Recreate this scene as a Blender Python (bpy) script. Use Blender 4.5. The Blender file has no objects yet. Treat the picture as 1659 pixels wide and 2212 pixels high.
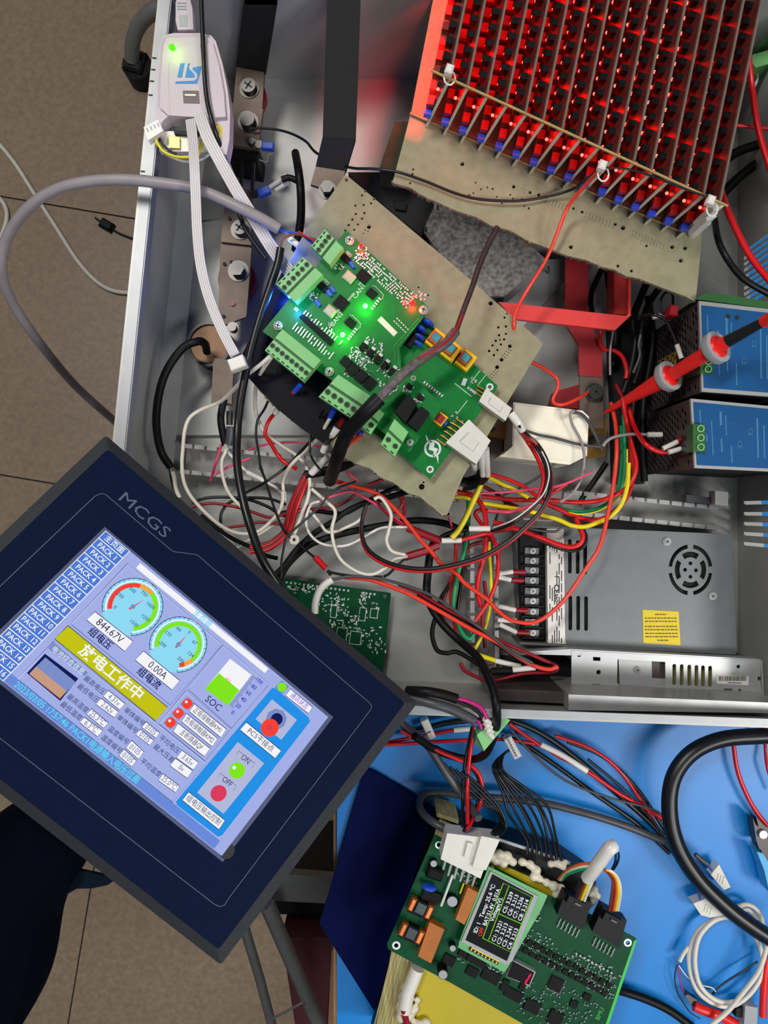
import bpy, bmesh, math, random
from mathutils import Vector, Matrix
random.seed(7)
SC = bpy.context.scene
COL = SC.collection
# ---------------------------------------------------------------- camera
H = 0.80            # height of the lens above the blue mat (metres)
F = 1661.0          # focal length in photograph pixels (1659 x 2212 frame)
CX, CY = 829.5, 1106.0
cam = bpy.data.cameras.new('camera')
cam.sensor_fit = 'VERTICAL'; cam.sensor_height = 36.0; cam.lens = F / 2212.0 * 36.0
cam.clip_start = 0.01; cam.clip_end = 30
camo = bpy.data.objects.new('camera', cam); COL.objects.link(camo)
camo.location = (0, 0, H)
SC.camera = camo
# ---------------------------------------------------------------- world, lights, exposure
SC.view_settings.view_transform = 'Standard'
SC.view_settings.look = 'None'
SC.view_settings.gamma = 1.0
SC.view_settings.use_curve_mapping = False
SC.view_settings.exposure = -0.14
world = bpy.data.worlds.new('world'); SC.world = world; world.use_nodes = True
bg = world.node_tree.nodes['Background']
bg.inputs[0].default_value = (0.80, 0.88, 1.0, 1); bg.inputs[1].default_value = 0.13
def area(name, loc, target, sx, sy, power, col):
    l = bpy.data.lights.new(name, 'AREA'); l.shape = 'RECTANGLE'; l.size = sx; l.size_y = sy
    l.energy = power; l.color = col
    o = bpy.data.objects.new(name, l); COL.objects.link(o); o.location = loc
    d = Vector(target) - Vector(loc); o.rotation_euler = d.to_track_quat('-Z', 'Y').to_euler()
    return o
area('ceiling_lamp_window_side', (1.45, -0.75, 1.75), (0.1, 0.0, 0.05), 0.5, 0.5, 22, (1.0, 0.97, 0.93))
area('ceiling_lamp_over_bench', (0.75, -1.35, 2.45), (0.1, -0.1, 0), 1.2, 0.35, 22, (0.95, 0.98, 1.0))
area('ceiling_lamp_back', (-0.75, 1.0, 2.2), (0, 0.1, 0), 0.9, 0.3, 36, (1.0, 0.97, 0.92))

# ---------------------------------------------------------------- helpers
def k(z): return (H - z) / F
def P(x, y, z=0.0):
    s = k(z); return Vector(((x - CX) * s, -(y - CY) * s, z))
def srgb(c):
    if isinstance(c, str):
        c = [int(c[i:i+2], 16) for i in (0, 2, 4)]
    r = []
    for v in c:
        v = v / 255.0
        r.append(v / 12.92 if v <= 0.04045 else ((v + 0.055) / 1.055) ** 2.4)
    return tuple(r)
MATS = {}
def M(name, col=None, rough=0.5, metal=0.0, var=0.10, scale=60.0, bump=0.0, bscale=400.0, emit=0.0, alpha=1.0, trans=0.0, spec=0.5, stretch=None):
    if name in MATS: return MATS[name]
    m = bpy.data.materials.new(name); m.use_nodes = True
    nt = m.node_tree; b = nt.nodes['Principled BSDF']; L = nt.links.new
    c = srgb(col)
    if var > 0:
        tc = nt.nodes.new('ShaderNodeTexCoord'); n = nt.nodes.new('ShaderNodeTexNoise')
        n.inputs['Scale'].default_value = scale; n.inputs['Detail'].default_value = 3
        vec = tc.outputs['Object']
        if stretch:
            mp = nt.nodes.new('ShaderNodeMapping'); mp.inputs['Scale'].default_value = stretch
            L(vec, mp.inputs[0]); vec = mp.outputs[0]
        L(vec, n.inputs['Vector'])
        r = nt.nodes.new('ShaderNodeValToRGB')
        r.color_ramp.elements[0].position = 0.3; r.color_ramp.elements[1].position = 0.7
        r.color_ramp.elements[0].color = tuple(v * (1 - var) for v in c) + (1,)
        r.color_ramp.elements[1].color = tuple(min(1, v * (1 + var)) for v in c) + (1,)
        L(n.outputs['Fac'], r.inputs[0]); L(r.outputs[0], b.inputs['Base Color'])
        if bump > 0:
            n2 = nt.nodes.new('ShaderNodeTexNoise'); n2.inputs['Scale'].default_value = bscale; n2.inputs['Detail'].default_value = 2
            L(vec, n2.inputs['Vector'])
            bp = nt.nodes.new('ShaderNodeBump'); bp.inputs['Strength'].default_value = bump; bp.inputs['Distance'].default_value = 0.001
            L(n2.outputs['Fac'], bp.inputs['Height']); L(bp.outputs[0], b.inputs['Normal'])
    else:
        b.inputs['Base Color'].default_value = c + (1,)
    b.inputs['Roughness'].default_value = rough; b.inputs['Metallic'].default_value = metal
    b.inputs['Specular IOR Level'].default_value = spec
    if emit > 0:
        b.inputs['Emission Color'].default_value = c + (1,); b.inputs['Emission Strength'].default_value = emit
    if trans > 0: b.inputs['Transmission Weight'].default_value = trans
    if alpha < 1: b.inputs['Alpha'].default_value = alpha
    MATS[name] = m; return m
def ME(name, col, s=1.0):
    """plain light-emitting print (screens, LEDs)"""
    if name in MATS: return MATS[name]
    m = bpy.data.materials.new(name); m.use_nodes = True; nt = m.node_tree
    nt.nodes.remove(nt.nodes['Principled BSDF'])
    e = nt.nodes.new('ShaderNodeEmission'); e.inputs[0].default_value = srgb(col) + (1,); e.inputs[1].default_value = s
    nt.links.new(e.outputs[0], nt.nodes['Material Output'].inputs[0])
    MATS[name] = m; return m
WORLD = {}
def tag(o, label=None, cat=None, group=None, kind=None):
    if label: o['label'] = label
    if cat: o['category'] = cat
    if group: o['group'] = group
    if kind: o['kind'] = kind
    return o
def thing(name, loc, label, cat, group=None, kind=None):
    o = bpy.data.objects.new(name, None); o.empty_display_size = 0.01
    COL.objects.link(o); o.location = loc; WORLD[o] = Vector(loc)
    return tag(o, label, cat, group, kind)
def put(name, me, parent=None, loc=(0, 0, 0), rot=0.0, mat=None, quat=None):
    """link a mesh object; loc is in world space"""
    o = bpy.data.objects.new(name, me); COL.objects.link(o)
    loc = Vector(loc)
    if parent is not None:
        o.parent = parent; o.location = loc - WORLD[parent]
    else: o.location = loc
    if quat is not None: o.rotation_mode = 'QUATERNION'; o.rotation_quaternion = quat
    else: o.rotation_euler = (0, 0, rot)
    WORLD[o] = loc
    if mat and not me.materials: me.materials.append(mat)
    return o
def rotp(cx, cy, u, v, a):
    c, s = math.cos(math.radians(a)), math.sin(math.radians(a))
    return (cx + u * c - v * s, cy + u * s + v * c)
class MB:
    def __init__(s): s.v = []; s.f = []; s.sm = set()
    def add(s, vs, fs, smooth=False):
        b = len(s.v); s.v += [Vector(q) for q in vs]
        for f in fs:
            if smooth: s.sm.add(len(s.f))
            s.f.append([b + i for i in f])
        return s
    def loft(s, A, B):
        """closed solid between two polygons (A bottom, B top), same count"""
        n = len(A); vs = list(A) + list(B)
        fs = [[i, (i + 1) % n, n + (i + 1) % n, n + i] for i in range(n)]
        fs += [list(range(n))[::-1], [n + i for i in range(n)]]
        return s.add(vs, fs)
    def poly(s, pts, z0, z1):
        """prism from photo-pixel outline traced at its top z1"""
        t = [P(x, y, z1) for x, y in pts]
        area = sum(t[i].x * t[(i+1) % len(t)].y - t[(i+1) % len(t)].x * t[i].y for i in range(len(t)))
        if area < 0: t = t[::-1]
        return s.loft([Vector((q.x, q.y, z0)) for q in t], t)
    def sheet(s, pts, th):
        """slab whose top outline is given as (px, py, z) points, thickness downwards"""
        t = [P(*q) for q in pts]
        area = sum(t[i].x * t[(i+1) % len(t)].y - t[(i+1) % len(t)].x * t[i].y for i in range(len(t)))
        if area < 0: t = t[::-1]
        return s.loft([q - Vector((0, 0, th)) for q in t], t)
    def box(s, cx, cy, w, h, a, z0, z1, bev=0.0):
        """oriented box, pixel size measured at its top; bev = top chamfer in px"""
        c = [(-w/2, -h/2), (w/2, -h/2), (w/2, h/2), (-w/2, h/2)]
        if bev <= 0: return s.poly([rotp(cx, cy, u, v, a) for u, v in c], z0, z1)
        zb = z1 - bev * k(z1)
        o = [P(*rotp(cx, cy, u, v, a), z1) for u, v in c][::-1]
        i = [P(*rotp(cx, cy, u * (1 - 2*bev/w), v * (1 - 2*bev/h), a), z1) for u, v in c][::-1]
        A = [Vector((q.x, q.y, z0)) for q in o]; B = [Vector((q.x, q.y, zb)) for q in o]
        vs = A + B + i
        fs = [[3, 2, 1, 0], [8, 9, 10, 11]]
        for j in range(4):
            n = (j + 1) % 4
            fs += [[j, n, 4 + n, 4 + j], [4 + j, 4 + n, 8 + n, 8 + j]]
        return s.add(vs, fs)
    def wbox(s, c, size, a=0.0):
        """world-space box centred at c, rotated about z by a (radians)"""
        R = Matrix.Rotation(a, 3, 'Z'); x, y, z = [q / 2 for q in size]; c = Vector(c)
        vs = [c + R @ Vector((i * x, j * y, l * z)) for l in (-1, 1) for j in (-1, 1) for i in (-1, 1)]
        return s.add(vs, [[0, 2, 3, 1], [4, 5, 7, 6], [0, 1, 5, 4], [2, 6, 7, 3], [0, 4, 6, 2], [1, 3, 7, 5]])
    def cyl(s, c, r, z0, z1, n=16, r2=None, smooth=True):
        r2 = r if r2 is None else r2; c = Vector(c)
        A = [Vector((c.x + r * math.cos(2*math.pi*i/n), c.y + r * math.sin(2*math.pi*i/n), z0)) for i in range(n)]
        B = [Vector((c.x + r2 * math.cos(2*math.pi*i/n), c.y + r2 * math.sin(2*math.pi*i/n), z1)) for i in range(n)]
        s.add(A + B, [[i, (i+1) % n, n + (i+1) % n, n + i] for i in range(n)], smooth)
        s.add(A, [list(range(n))[::-1]]); s.add(B, [list(range(n))])
        return s
    def pcyl(s, x, y, rpx, z0, z1, n=16, r2=None):
        q = P(x, y, z1); kk = k(z1)
        return s.cyl(q, rpx * kk, z0, z1, n, None if r2 is None else r2 * kk)
    def ring(s, c, r0, r1, z0, z1, n=20):
        c = Vector(c); vs = []
        for (r, z) in ((r0, z0), (r1, z0), (r1, z1), (r0, z1)):
            vs += [Vector((c.x + r * math.cos(2*math.pi*i/n), c.y + r * math.sin(2*math.pi*i/n), z)) for i in range(n)]
        fs = []
        for l in range(4):
            m = (l + 1) % 4
            fs += [[l*n + i, l*n + (i+1) % n, m*n + (i+1) % n, m*n + i] for i in range(n)]
        return s.add(vs, fs)
    def sphere(s, c, r, n=10, sz=1.0):
        c = Vector(c); vs = [c + Vector((0, 0, -r*sz))]; m = n // 2
        for j in range(1, m):
            t = -math.pi/2 + math.pi * j / m
            vs += [c + Vector((r*math.cos(t)*math.cos(2*math.pi*i/n), r*math.cos(t)*math.sin(2*math.pi*i/n), r*sz*math.sin(t))) for i in range(n)]
        vs.append(c + Vector((0, 0, r*sz))); fs = []
        for i in range(n): fs.append([0, 1 + (i+1) % n, 1 + i])
        for j in range(m - 2):
            for i in range(n): a = 1 + j*n; fs.append([a + i, a + (i+1) % n, a + n + (i+1) % n, a + n + i])
        a = 1 + (m-2)*n; t = len(vs) - 1
        for i in range(n): fs.append([a + i, a + (i+1) % n, t])
        return s.add(vs, fs, True)
    def tube(s, pts, rad, n=8, cap=True):
        """pts: world Vectors, rad: float or list"""
        pts = [p for i, p in enumerate(pts) if i == 0 or (p - pts[i-1]).length > 1e-6]
        m = len(pts); rr = rad if isinstance(rad, list) else [rad] * m
        up = Vector((0, 0, 1)); vs = []; prev = None
        for i, p in enumerate(pts):
            t = (pts[min(i+1, m-1)] - pts[max(i-1, 0)]).normalized()
            x = prev - t * prev.dot(t) if prev is not None else t.cross(up)
            if x.length < 1e-5: x = t.cross(Vector((1, 0, 0)))
            x.normalize(); prev = x; y = t.cross(x)
            r = rr[min(i, len(rr)-1)]
            vs += [p + x * r * math.cos(2*math.pi*j/n) + y * r * math.sin(2*math.pi*j/n) for j in range(n)]
        fs = [[i*n + j, i*n + (j+1) % n, (i+1)*n + (j+1) % n, (i+1)*n + j] for i in range(m-1) for j in range(n)]
        s.add(vs, fs, True)
        if cap: s.add(vs[:n], [list(range(n))[::-1]]); s.add(vs[-n:], [list(range(n))])
        return s
    def mesh(s, name, mat, off=Vector((0, 0, 0))):
        me = bpy.data.meshes.new(name)
        me.from_pydata([v - off for v in s.v], [], s.f)
        if s.sm:
            fl = [i in s.sm for i in range(len(s.f))]; me.polygons.foreach_set('use_smooth', fl)
        if mat: me.materials.append(mat)
        me.update(); return me
    def build(s, name, mat, parent=None, label=None):
        if parent is not None:
            off = WORLD[parent]
            o = put(name, s.mesh(name, mat, off), parent, off)
        else:
            c = sum(s.v, Vector()) / len(s.v); c.z = min(v.z for v in s.v)
            o = put(name, s.mesh(name, mat, c), None, c)
        if label: o['label'] = label
        return o
def catmull(pts, step=6):
    n = len(pts)
    if n < 3: return [pts[0].lerp(pts[1], i / step) for i in range(step + 1)]
    q = [2*pts[0] - pts[1]] + pts + [2*pts[-1] - pts[-2]]; out = []
    for i in range(1, n):
        a, b, c, d = q[i-1], q[i], q[i+1], q[i+2]
        for j in range(step):
            t = j / step
            out.append(0.5*((2*b) + (c-a)*t + (2*a-5*b+4*c-d)*t*t + (3*b-a-3*c+d)*t**3))
    out.append(pts[-1]); return out
def cm(p): return P(p[0], p[1], p[2] / 100.0)     # (px, py, height in cm)
def cable_mb(pts, rpx, n=8, step=6):
    w = [cm(p) for p in pts]; z = sum(p[2] for p in pts) / len(pts) / 100.0
    return MB().tube(catmull(w, step), rpx * k(z), n)
_fc = {}
def textmesh(s, size=1.0, align='CENTER', bold=0.0, shear=0.0):
    """flat lettering as a mesh in the xy plane, centred vertically"""
    cu = bpy.data.curves.new('lettering', 'FONT'); cu.body = s; cu.size = size; cu.align_x = align; cu.align_y = 'CENTER'
    cu.offset = bold; cu.shear = shear; cu.resolution_u = 2
    o = bpy.data.objects.new('lettering', cu); COL.objects.link(o)
    bpy.context.view_layer.update()
    me = bpy.data.meshes.new_from_object(o.evaluated_get(bpy.context.evaluated_depsgraph_get()))
    vs = [v.co.copy() for v in me.vertices]; fs = [list(p.vertices) for p in me.polygons]
    bpy.data.objects.remove(o); bpy.data.curves.remove(cu); bpy.data.meshes.remove(me)
    return vs, fs
def holed(outer, holes, z0, z1, name, mat, parent=None, nseg=10):
    """slab traced in photo pixels at z1 with real round holes [(x,y,rpx)] or outlines"""
    cu = bpy.data.curves.new(name, 'CURVE'); cu.dimensions = '2D'; cu.fill_mode = 'BOTH'; cu.extrude = (z1 - z0) / 2
    def spl(p2):
        sp = cu.splines.new('POLY'); sp.points.add(len(p2) - 1); sp.use_cyclic_u = True
        for i, q in enumerate(p2): sp.points[i].co = (q[0], q[1], 0, 1)
    spl([P(x, y, z1).xy for x, y in outer])
    for h in holes:
        if len(h) == 3 and not isinstance(h[0], tuple):
            c = P(h[0], h[1], z1); r = h[2] * k(z1)
            spl([(c.x + r*math.cos(2*math.pi*i/nseg), c.y + r*math.sin(2*math.pi*i/nseg)) for i in range(nseg)])
        else: spl([P(x, y, z1).xy for x, y in h])
    o = bpy.data.objects.new(name, cu); COL.objects.link(o); bpy.context.view_layer.update()
    me = bpy.data.meshes.new_from_object(o.evaluated_get(bpy.context.evaluated_depsgraph_get()))
    bpy.data.objects.remove(o); bpy.data.curves.remove(cu)
    zc = (z0 + z1) / 2; mb = MB()
    mb.add([v.co + Vector((0, 0, zc)) for v in me.vertices], [list(p.vertices) for p in me.polygons])
    bpy.data.meshes.remove(me)
    return mb.build(name, mat, parent)

# ---------------------------------------------------------------- materials
M('tile', (150, 130, 108), 0.45, var=0.14, scale=90, bump=0.05)
M('grout', (70, 58, 48), 0.9)
M('mat_blue', (16, 130, 214), 0.36, var=0.06, scale=8, bump=0.03, bscale=300, spec=0.4)
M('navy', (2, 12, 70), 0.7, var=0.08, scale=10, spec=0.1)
M('steel', (166, 167, 164), 0.40, 0.25, var=0.05, scale=25, bump=0.03, bscale=900)
M('galv', (168, 170, 170), 0.38, 0.45, var=0.09, scale=70)
M('alu', (190, 192, 192), 0.36, 0.55, var=0.05, scale=30)
M('duct', (170, 170, 168), 0.5, var=0.05)
M('tin', (104, 90, 80), 0.5, 0.5, var=0.16, scale=50)
M('chrome', (96, 94, 92), 0.36, 1.0, var=0.05)
M('brass', (190, 150, 80), 0.35, 0.8)
M('black', (11, 11, 13), 0.5, var=0.15, spec=0.25)
M('blackrub', (16, 17, 20), 0.36, var=0.12)
M('blackmatte', (10, 10, 11), 0.8, var=0.2)
M('red_wire', (205, 18, 26), 0.33, var=0.05)
M('dark_red', (140, 14, 30), 0.4, var=0.08)
M('pink_wire', (226, 74, 110), 0.35, var=0.05)
M('white_wire', (222, 216, 202), 0.38, var=0.05)
M('grey_wire', (150, 142, 146), 0.45, var=0.06)
M('dgrey_wire', (70, 72, 76), 0.4, var=0.06)
M('yellow_wire', (232, 214, 20), 0.35, var=0.05)
M('green_wire', (20, 150, 92), 0.35, var=0.05)
M('blue_wire', (28, 70, 190), 0.35, var=0.05)
M('orange_wire', (216, 104, 30), 0.35, var=0.05)
M('brown_wire', (120, 60, 30), 0.35, var=0.05)
M('white_pl', (226, 223, 216), 0.35, var=0.04)
M('ribbon_white', (222, 216, 218), 0.35, var=0.02)
M('cream_pl', (248, 243, 222), 0.4, var=0.04)
M('nylon', (226, 224, 214), 0.35, var=0.04, trans=0.12)
M('red_bar', (226, 62, 60), 0.5, var=0.06)
M('card', (146, 142, 114), 0.85, var=0.10, scale=120, bump=0.1)
M('cardedge', (120, 108, 84), 0.9, var=0.25, scale=300)
M('pcb', (10, 112, 46), 0.4, var=0.10, scale=160, spec=0.25)
M('pcb_dark', (4, 70, 40), 0.45, var=0.14, scale=160, spec=0.15)
M('pcb_edge', (60, 180, 80), 0.5)
M('term', (122, 190, 118), 0.42, var=0.04)
M('term_dark', (40, 92, 44), 0.5, var=0.06)
M('hole', (20, 30, 22), 0.6, var=0.0)
M('chip', (12, 13, 14), 0.6, var=0.1, spec=0.2)
M('solder', (214, 218, 216), 0.3, 0.45, var=0.05)
M('silk', (206, 214, 208), 0.7, var=0.02)
M('blue_pl', (30, 80, 200), 0.4, var=0.05)
M('blue_label', (22, 80, 132), 0.55, var=0.10, scale=20, spec=0.2)
M('fan_metal', (116, 120, 122), 0.45, 0.35, var=0.05, scale=70)
M('rim', (152, 154, 156), 0.42, 0.4, var=0.05)
M('psu_metal', (82, 72, 75), 0.45, 0.4, var=0.08)
M('yellow_lab', (226, 200, 20), 0.5, var=0.05)
M('ytrafo', (226, 184, 20), 0.45, var=0.06)
M('copper', (196, 112, 60), 0.32, 0.7, var=0.08)
M('kapton', (176, 100, 22), 0.5, var=0.10)
M('glue', (214, 206, 184), 0.35, var=0.06, bump=0.3, bscale=120)
M('yellow_board', (186, 168, 16), 0.5, var=0.07, scale=15)
M('ribbed', (160, 150, 100), 0.7, var=0.35, scale=60, stretch=(8, 0.3, 1))
M('olive', (58, 60, 40), 0.9, var=0.2)
M('hmi', (6, 20, 48), 0.6, var=0.04, spec=0.06)
M('hmi_side', (22, 26, 34), 0.6, var=0.12, scale=900, bump=0.4, bscale=1500)
M('hmi_line', (70, 84, 112), 0.5, var=0.0)
M('cloth_navy', (3, 6, 18), 0.95, var=0.2, scale=300, bump=0.2, spec=0.05)
M('skin', (190, 140, 110), 0.5, var=0.05)
M('frame_grey', (128, 130, 128), 0.5, 0.2, var=0.08)
M('maroon', (92, 34, 44), 0.7, var=0.08)
M('wood', (170, 130, 96), 0.7, var=0.12)
M('ink', (40, 40, 44), 0.7, var=0.0)
M('ink_blue', (60, 116, 162), 0.6, var=0.0)
M('red_probe', (226, 34, 30), 0.38, var=0.04)
M('grey_pl', (160, 164, 166), 0.45, var=0.04)
M('led_red_body', (120, 8, 8), 0.3, var=0.0)
M('glass_dark', (10, 11, 14), 0.45, var=0.0, spec=0.12)
# ================================================================ setting: floor, bench, mat, cabinet
FZ = -0.88
fl = MB().wbox((0, 0, FZ - 0.02), (5.0, 5.0, 0.03)).build('floor', MATS['grout'])
tag(fl, 'speckled brown floor tiles with dark joints below the bench', None, None, 'structure')
def floor_tiles():
    a = -math.radians(9.5); o = P(0, 424, FZ); R = Matrix.Rotation(a, 2)
    # one joint line passes through the photo points (0,424) and (172,2060)
    q = Matrix.Rotation(-a, 2) @ (P(172, 2060, FZ).xy - o.xy)
    x0 = q.x % 0.6; g = 0.0035; me = None
    for i in range(-5, 8):
        for j in range(-7, 6):
            c = o.xy + R @ Vector((x0 + (i + 0.5) * 0.6, (j + 0.5) * 0.6))
            if abs(c.x) > 2.3 or abs(c.y) > 2.3: continue
            if me is None:
                me = MB().wbox((0, 0, 0), (0.6 - g, 0.6 - g, 0.006)).mesh('tile', MATS['tile'])
            put('tile', me, fl, (c.x, c.y, FZ - 0.003), a)
floor_tiles()
# workbench carrying mat and cabinet
bench = thing('workbench', (0.3, -0.3, FZ), 'workbench with grey steel trestle frame under the blue mat', 'workbench')
LX = P(728, 2064, 0).x
MB().wbox((LX - 0.004 + 0.55, -0.1, -0.019), (1.1, 1.5, 0.026)).build('bench_top', MATS['wood'], bench)
MB().poly([(480, -50), (720, -50), (720, 1400), (480, 1400)], -0.032, -0.0065).build('shelf_board', MATS['wood'], bench)
for (pts, r) in (([(515, 1960, -25), (560, 2110, -33), (610, 2300, -45)], 11), ([(575, 1950, -25), (640, 2100, -33), (735, 2320, -45)], 17)):
    w = [cm(p) for p in pts]; MB().tube(w, r * k(-0.33), 4).build('leg', MATS['frame_grey'], bench)
MB().tube([cm((590, 2200, -36)), cm((655, 2165, -34))], 3 * k(-.35), 4).build('brace', MATS['frame_grey'], bench)
MB().poly([(500, 1878), (760, 1900), (760, 1955), (490, 1940)], -0.36, -0.34).build('cross_rail', MATS['frame_grey'], bench)
for (x, y) in ((1.0, -0.8), (1.0, 0.6), (-0.2, 0.6)):
    MB().wbox((x, y, (FZ - 0.03) / 2), (0.04, 0.04, -FZ - 0.03)).build('leg', MATS['frame_grey'], bench)
mat = MB().wbox(((LX + 1.05) / 2, -0.1, -0.003), (1.05 - LX, 1.48, 0.006)).build('bench_mat', MATS['mat_blue'])
tag(mat, 'bright blue antistatic mat covering the bench top', 'mat')
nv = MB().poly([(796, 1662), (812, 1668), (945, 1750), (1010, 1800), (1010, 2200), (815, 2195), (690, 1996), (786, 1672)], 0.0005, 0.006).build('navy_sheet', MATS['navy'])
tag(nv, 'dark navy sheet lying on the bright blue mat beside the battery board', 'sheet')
bx_ = thing('storage_box', P(665, 2060, FZ), 'maroon box with a pale edge standing on the floor under the bench', 'box')
MB().poly([(608, 2024), (716, 2024), (722, 2230), (640, 2230)], FZ, -0.50).build('body', MATS['maroon'], bx_)
MB().poly([(716, 2050), (731, 2068), (722, 2230), (708, 2230)], FZ, -0.495).build('edge_board', MATS['wood'], bx_)
dk = MB().poly([(575, 1935), (720, 1935), (720, 1975), (590, 1975)], FZ, -0.55).build('black_case', MATS['blackmatte'])
tag(dk, 'black case standing on the floor next to the maroon box', 'case')

# steel cabinet
RZ = 0.13; XR = 0.366; YT = 0.448; FT = 0.004
A_ = P(345, 0, RZ); B_ = P(190, 1514, RZ)
dirL = (A_ - B_).normalized()
TL = B_ + dirL * ((YT - B_.y) / dirL.y); BR = P(1826, 1574, RZ)
TR = Vector((XR, YT, RZ)); BL = B_
cab = thing('steel_cabinet', (0, 0.15, 0), 'open silver steel cabinet tray holding the wiring and power supplies', 'cabinet')
def flat(v, z): return Vector((v.x, v.y, z))
MB().loft([flat(v, 0.001) for v in (TL, BL, BR, TR)], [flat(v, FT) for v in (TL, BL, BR, TR)]).build('floor_plate', MATS['steel'], cab)
def wall(a, b, z0, z1, th=0.0018):
    d = (flat(b, 0) - flat(a, 0)).normalized(); n = Vector((d.y, -d.x, 0)) * th
    m = MB(); A = [flat(a, z0), flat(b, z0), flat(b, z0) + n, flat(a, z0) + n]
    return m.loft(A, [flat(v, z1) for v in A])
wall(TL, BL, FT, RZ).build('side_panel', MATS['steel'], cab)
wall(BL, BR, FT, RZ).build('side_panel', MATS['steel'], cab)
wall(TR, TL, FT, RZ).build('side_panel', MATS['steel'], cab)
# slotted right panel: solid strips around vertical vent slots
def slotted():
    m = MB(); y0, y1 = BR.y, TR.y
    def strip(ya, yb, za, zb):
        m.wbox((XR + 0.0009, (ya + yb) / 2, (za + zb) / 2), (0.0018, abs(yb - ya), zb - za))
    strip(y0, y1, FT, 0.018); strip(y0, y1, 0.068, RZ)
    slots = []
    for py in (588, 601, 613, 626, 638, 650, 534, 547, 560, 573): slots.append(-(py - CY) * 0.765 / F)
    for py in (1086, 1110, 1132, 1154, 1176): slots.append(-(py - CY) * 0.765 / F)
    cuts = sorted(slots); cur = y0
    for c in cuts: strip(cur, c - 0.0018, 0.018, 0.068); cur = c + 0.0018
    strip(cur, y1, 0.018, 0.068)
    return m
slotted().build('vented_panel', MATS['steel'], cab)
def flange(a, b, w, th=0.002, z=RZ, inward=True):
    d = (flat(b, 0) - flat(a, 0)).normalized(); n = Vector((-d.y, d.x, 0)) * (w if inward else -w)
    A = [flat(a, z - th), flat(b, z - th), flat(b, z - th) + n, flat(a, z - th) + n]
    if not inward: A = A[::-1]
    return MB().loft(A, [flat(v, z) for v in A])
flange(TL, BL, 0.009).build('rim_flange', MATS['rim'], cab)
wall(TL + Vector((0.010, 0, 0)), BL + Vector((0.010, 0, 0)), RZ - 0.014, RZ - 0.001).build('rim_flange', MATS['rim'], cab)
flange(BL, BR, 0.006).build('rim_flange', MATS['rim'], cab)
flange(TL, BL, 0.022, z=0.02).build('lower_rail', MATS['steel'], cab)
# mounting plate on the cabinet floor, under the left busbar
MB().poly([(402, 484), (520, 470), (700, 470), (700, 940), (378, 940)], FT, 0.010).build('mounting_plate', MATS['steel'], cab)
# black dashes punched along the rim
for y in (125, 150, 175, 205, 370):
    x = 345 - 0.1022 * y - 4
    MB().box(x + 5, y, 3, 9, 96, RZ - 0.0005, RZ + 0.0004).build('rim_slot', MATS['hole'], cab)
# ================================================================ hardware in the cabinet
def washer_bolt(parent, x, y, r, z, h=0.006, name='bolt', hexa=True, mat='chrome', cross=False):
    q = P(x, y, z + h); kk = k(z + h); m = MB()
    m.cyl(q, r * 1.0 * kk, z, z + 0.0012, 18)
    m.cyl(q, r * 0.72 * kk, z + 0.0012, z + h, 6 if hexa else 16, smooth=not hexa)
    o = m.build(name, MATS[mat], parent)
    if cross:
        for a in (35, 125): MB().box(x, y, r * 0.9, r * 0.16, a, z + h - 0.001, z + h + 0.0002).build('slot', MATS['hole'], o)
    return o
def bar(name, pts_l, pts_r, z, th, mat, label, cat, group=None):
    n = len(pts_l); o = thing(name, P(*pts_l[0], z - th), label, cat, group)
    MB().poly(list(pts_l) + list(pts_r)[::-1], z - th, z).build('bar', MATS[mat], o)
    return o
# top-left busbar
za = 0.046
b1 = thing('busbar', P(540, 190, za), 'tinned busbar with black sleeve coming in beside the white programmer', 'busbar')
MB().sheet([(530, -60, .165), (603, -60, .165), (597, 0, .145), (528, 0, .145)], .006).sheet([(528, 0, .145), (597, 0, .145), (585, 76, .094), (519, 70, .094)], .006).sheet([(519, 70, .094), (585, 76, .094), (572, 155, za + .001), (510, 143, za + .001)], .006).build('sleeve', MATS['blackmatte'], b1)
MB().poly([(511, 140), (571, 152), (566, 238), (504, 227)], za - 0.005, za).build('bar', MATS['tin'], b1)
MB().poly([(499, 222), (568, 236), (557, 322), (495, 312)], za - 0.002, za + 0.004).build('bar', MATS['tin'], b1)
washer_bolt(b1, 536, 183, 22, za, 0.007, cross=True, hexa=False)
washer_bolt(b1, 533, 255, 23, za + 0.004, 0.009, cross=False, hexa=False)
washer_bolt(b1, 543, 304, 10, za + 0.004, 0.005, hexa=False)
def standoff(x, y, r, z1, label, mat='dark_red'):
    o = thing('insulator', P(x, y, FT), label, 'insulator', 'busbar insulators'); q = P(x, y, z1); kk = k(z1)
    m = MB(); m.cyl(q, r*0.8*kk, FT + 0.0005, z1*0.35, 18); m.cyl(q, r*kk, z1*0.35, z1*0.65, 18); m.cyl(q, r*0.8*kk, z1*0.65, z1 - 0.002, 18)
    m.build('body', MATS[mat], o)
    MB().cyl(q, r*0.4*kk, z1 - 0.002, z1, 12).build('insert', MATS['brass'], o)
standoff(536, 188, 34, za - 0.006, 'dark red insulator under the sleeved busbar end by the programmer')
sh = thing('shunt_block', P(527, 335, FT), 'black block with two pins below the sleeved busbar', 'block')
MB().poly([(495, 312), (560, 322), (556, 358), (494, 345)], FT, za - 0.003).build('body', MATS['black'], sh)
for (x, y) in ((522, 352), (547, 356)): MB().poly([(x - 3, y - 6), (x + 3, y - 6), (x, y + 50), (x - 6, y + 50)], 0.05, 0.056).build('pin', MATS['blackrub'], sh)
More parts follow.
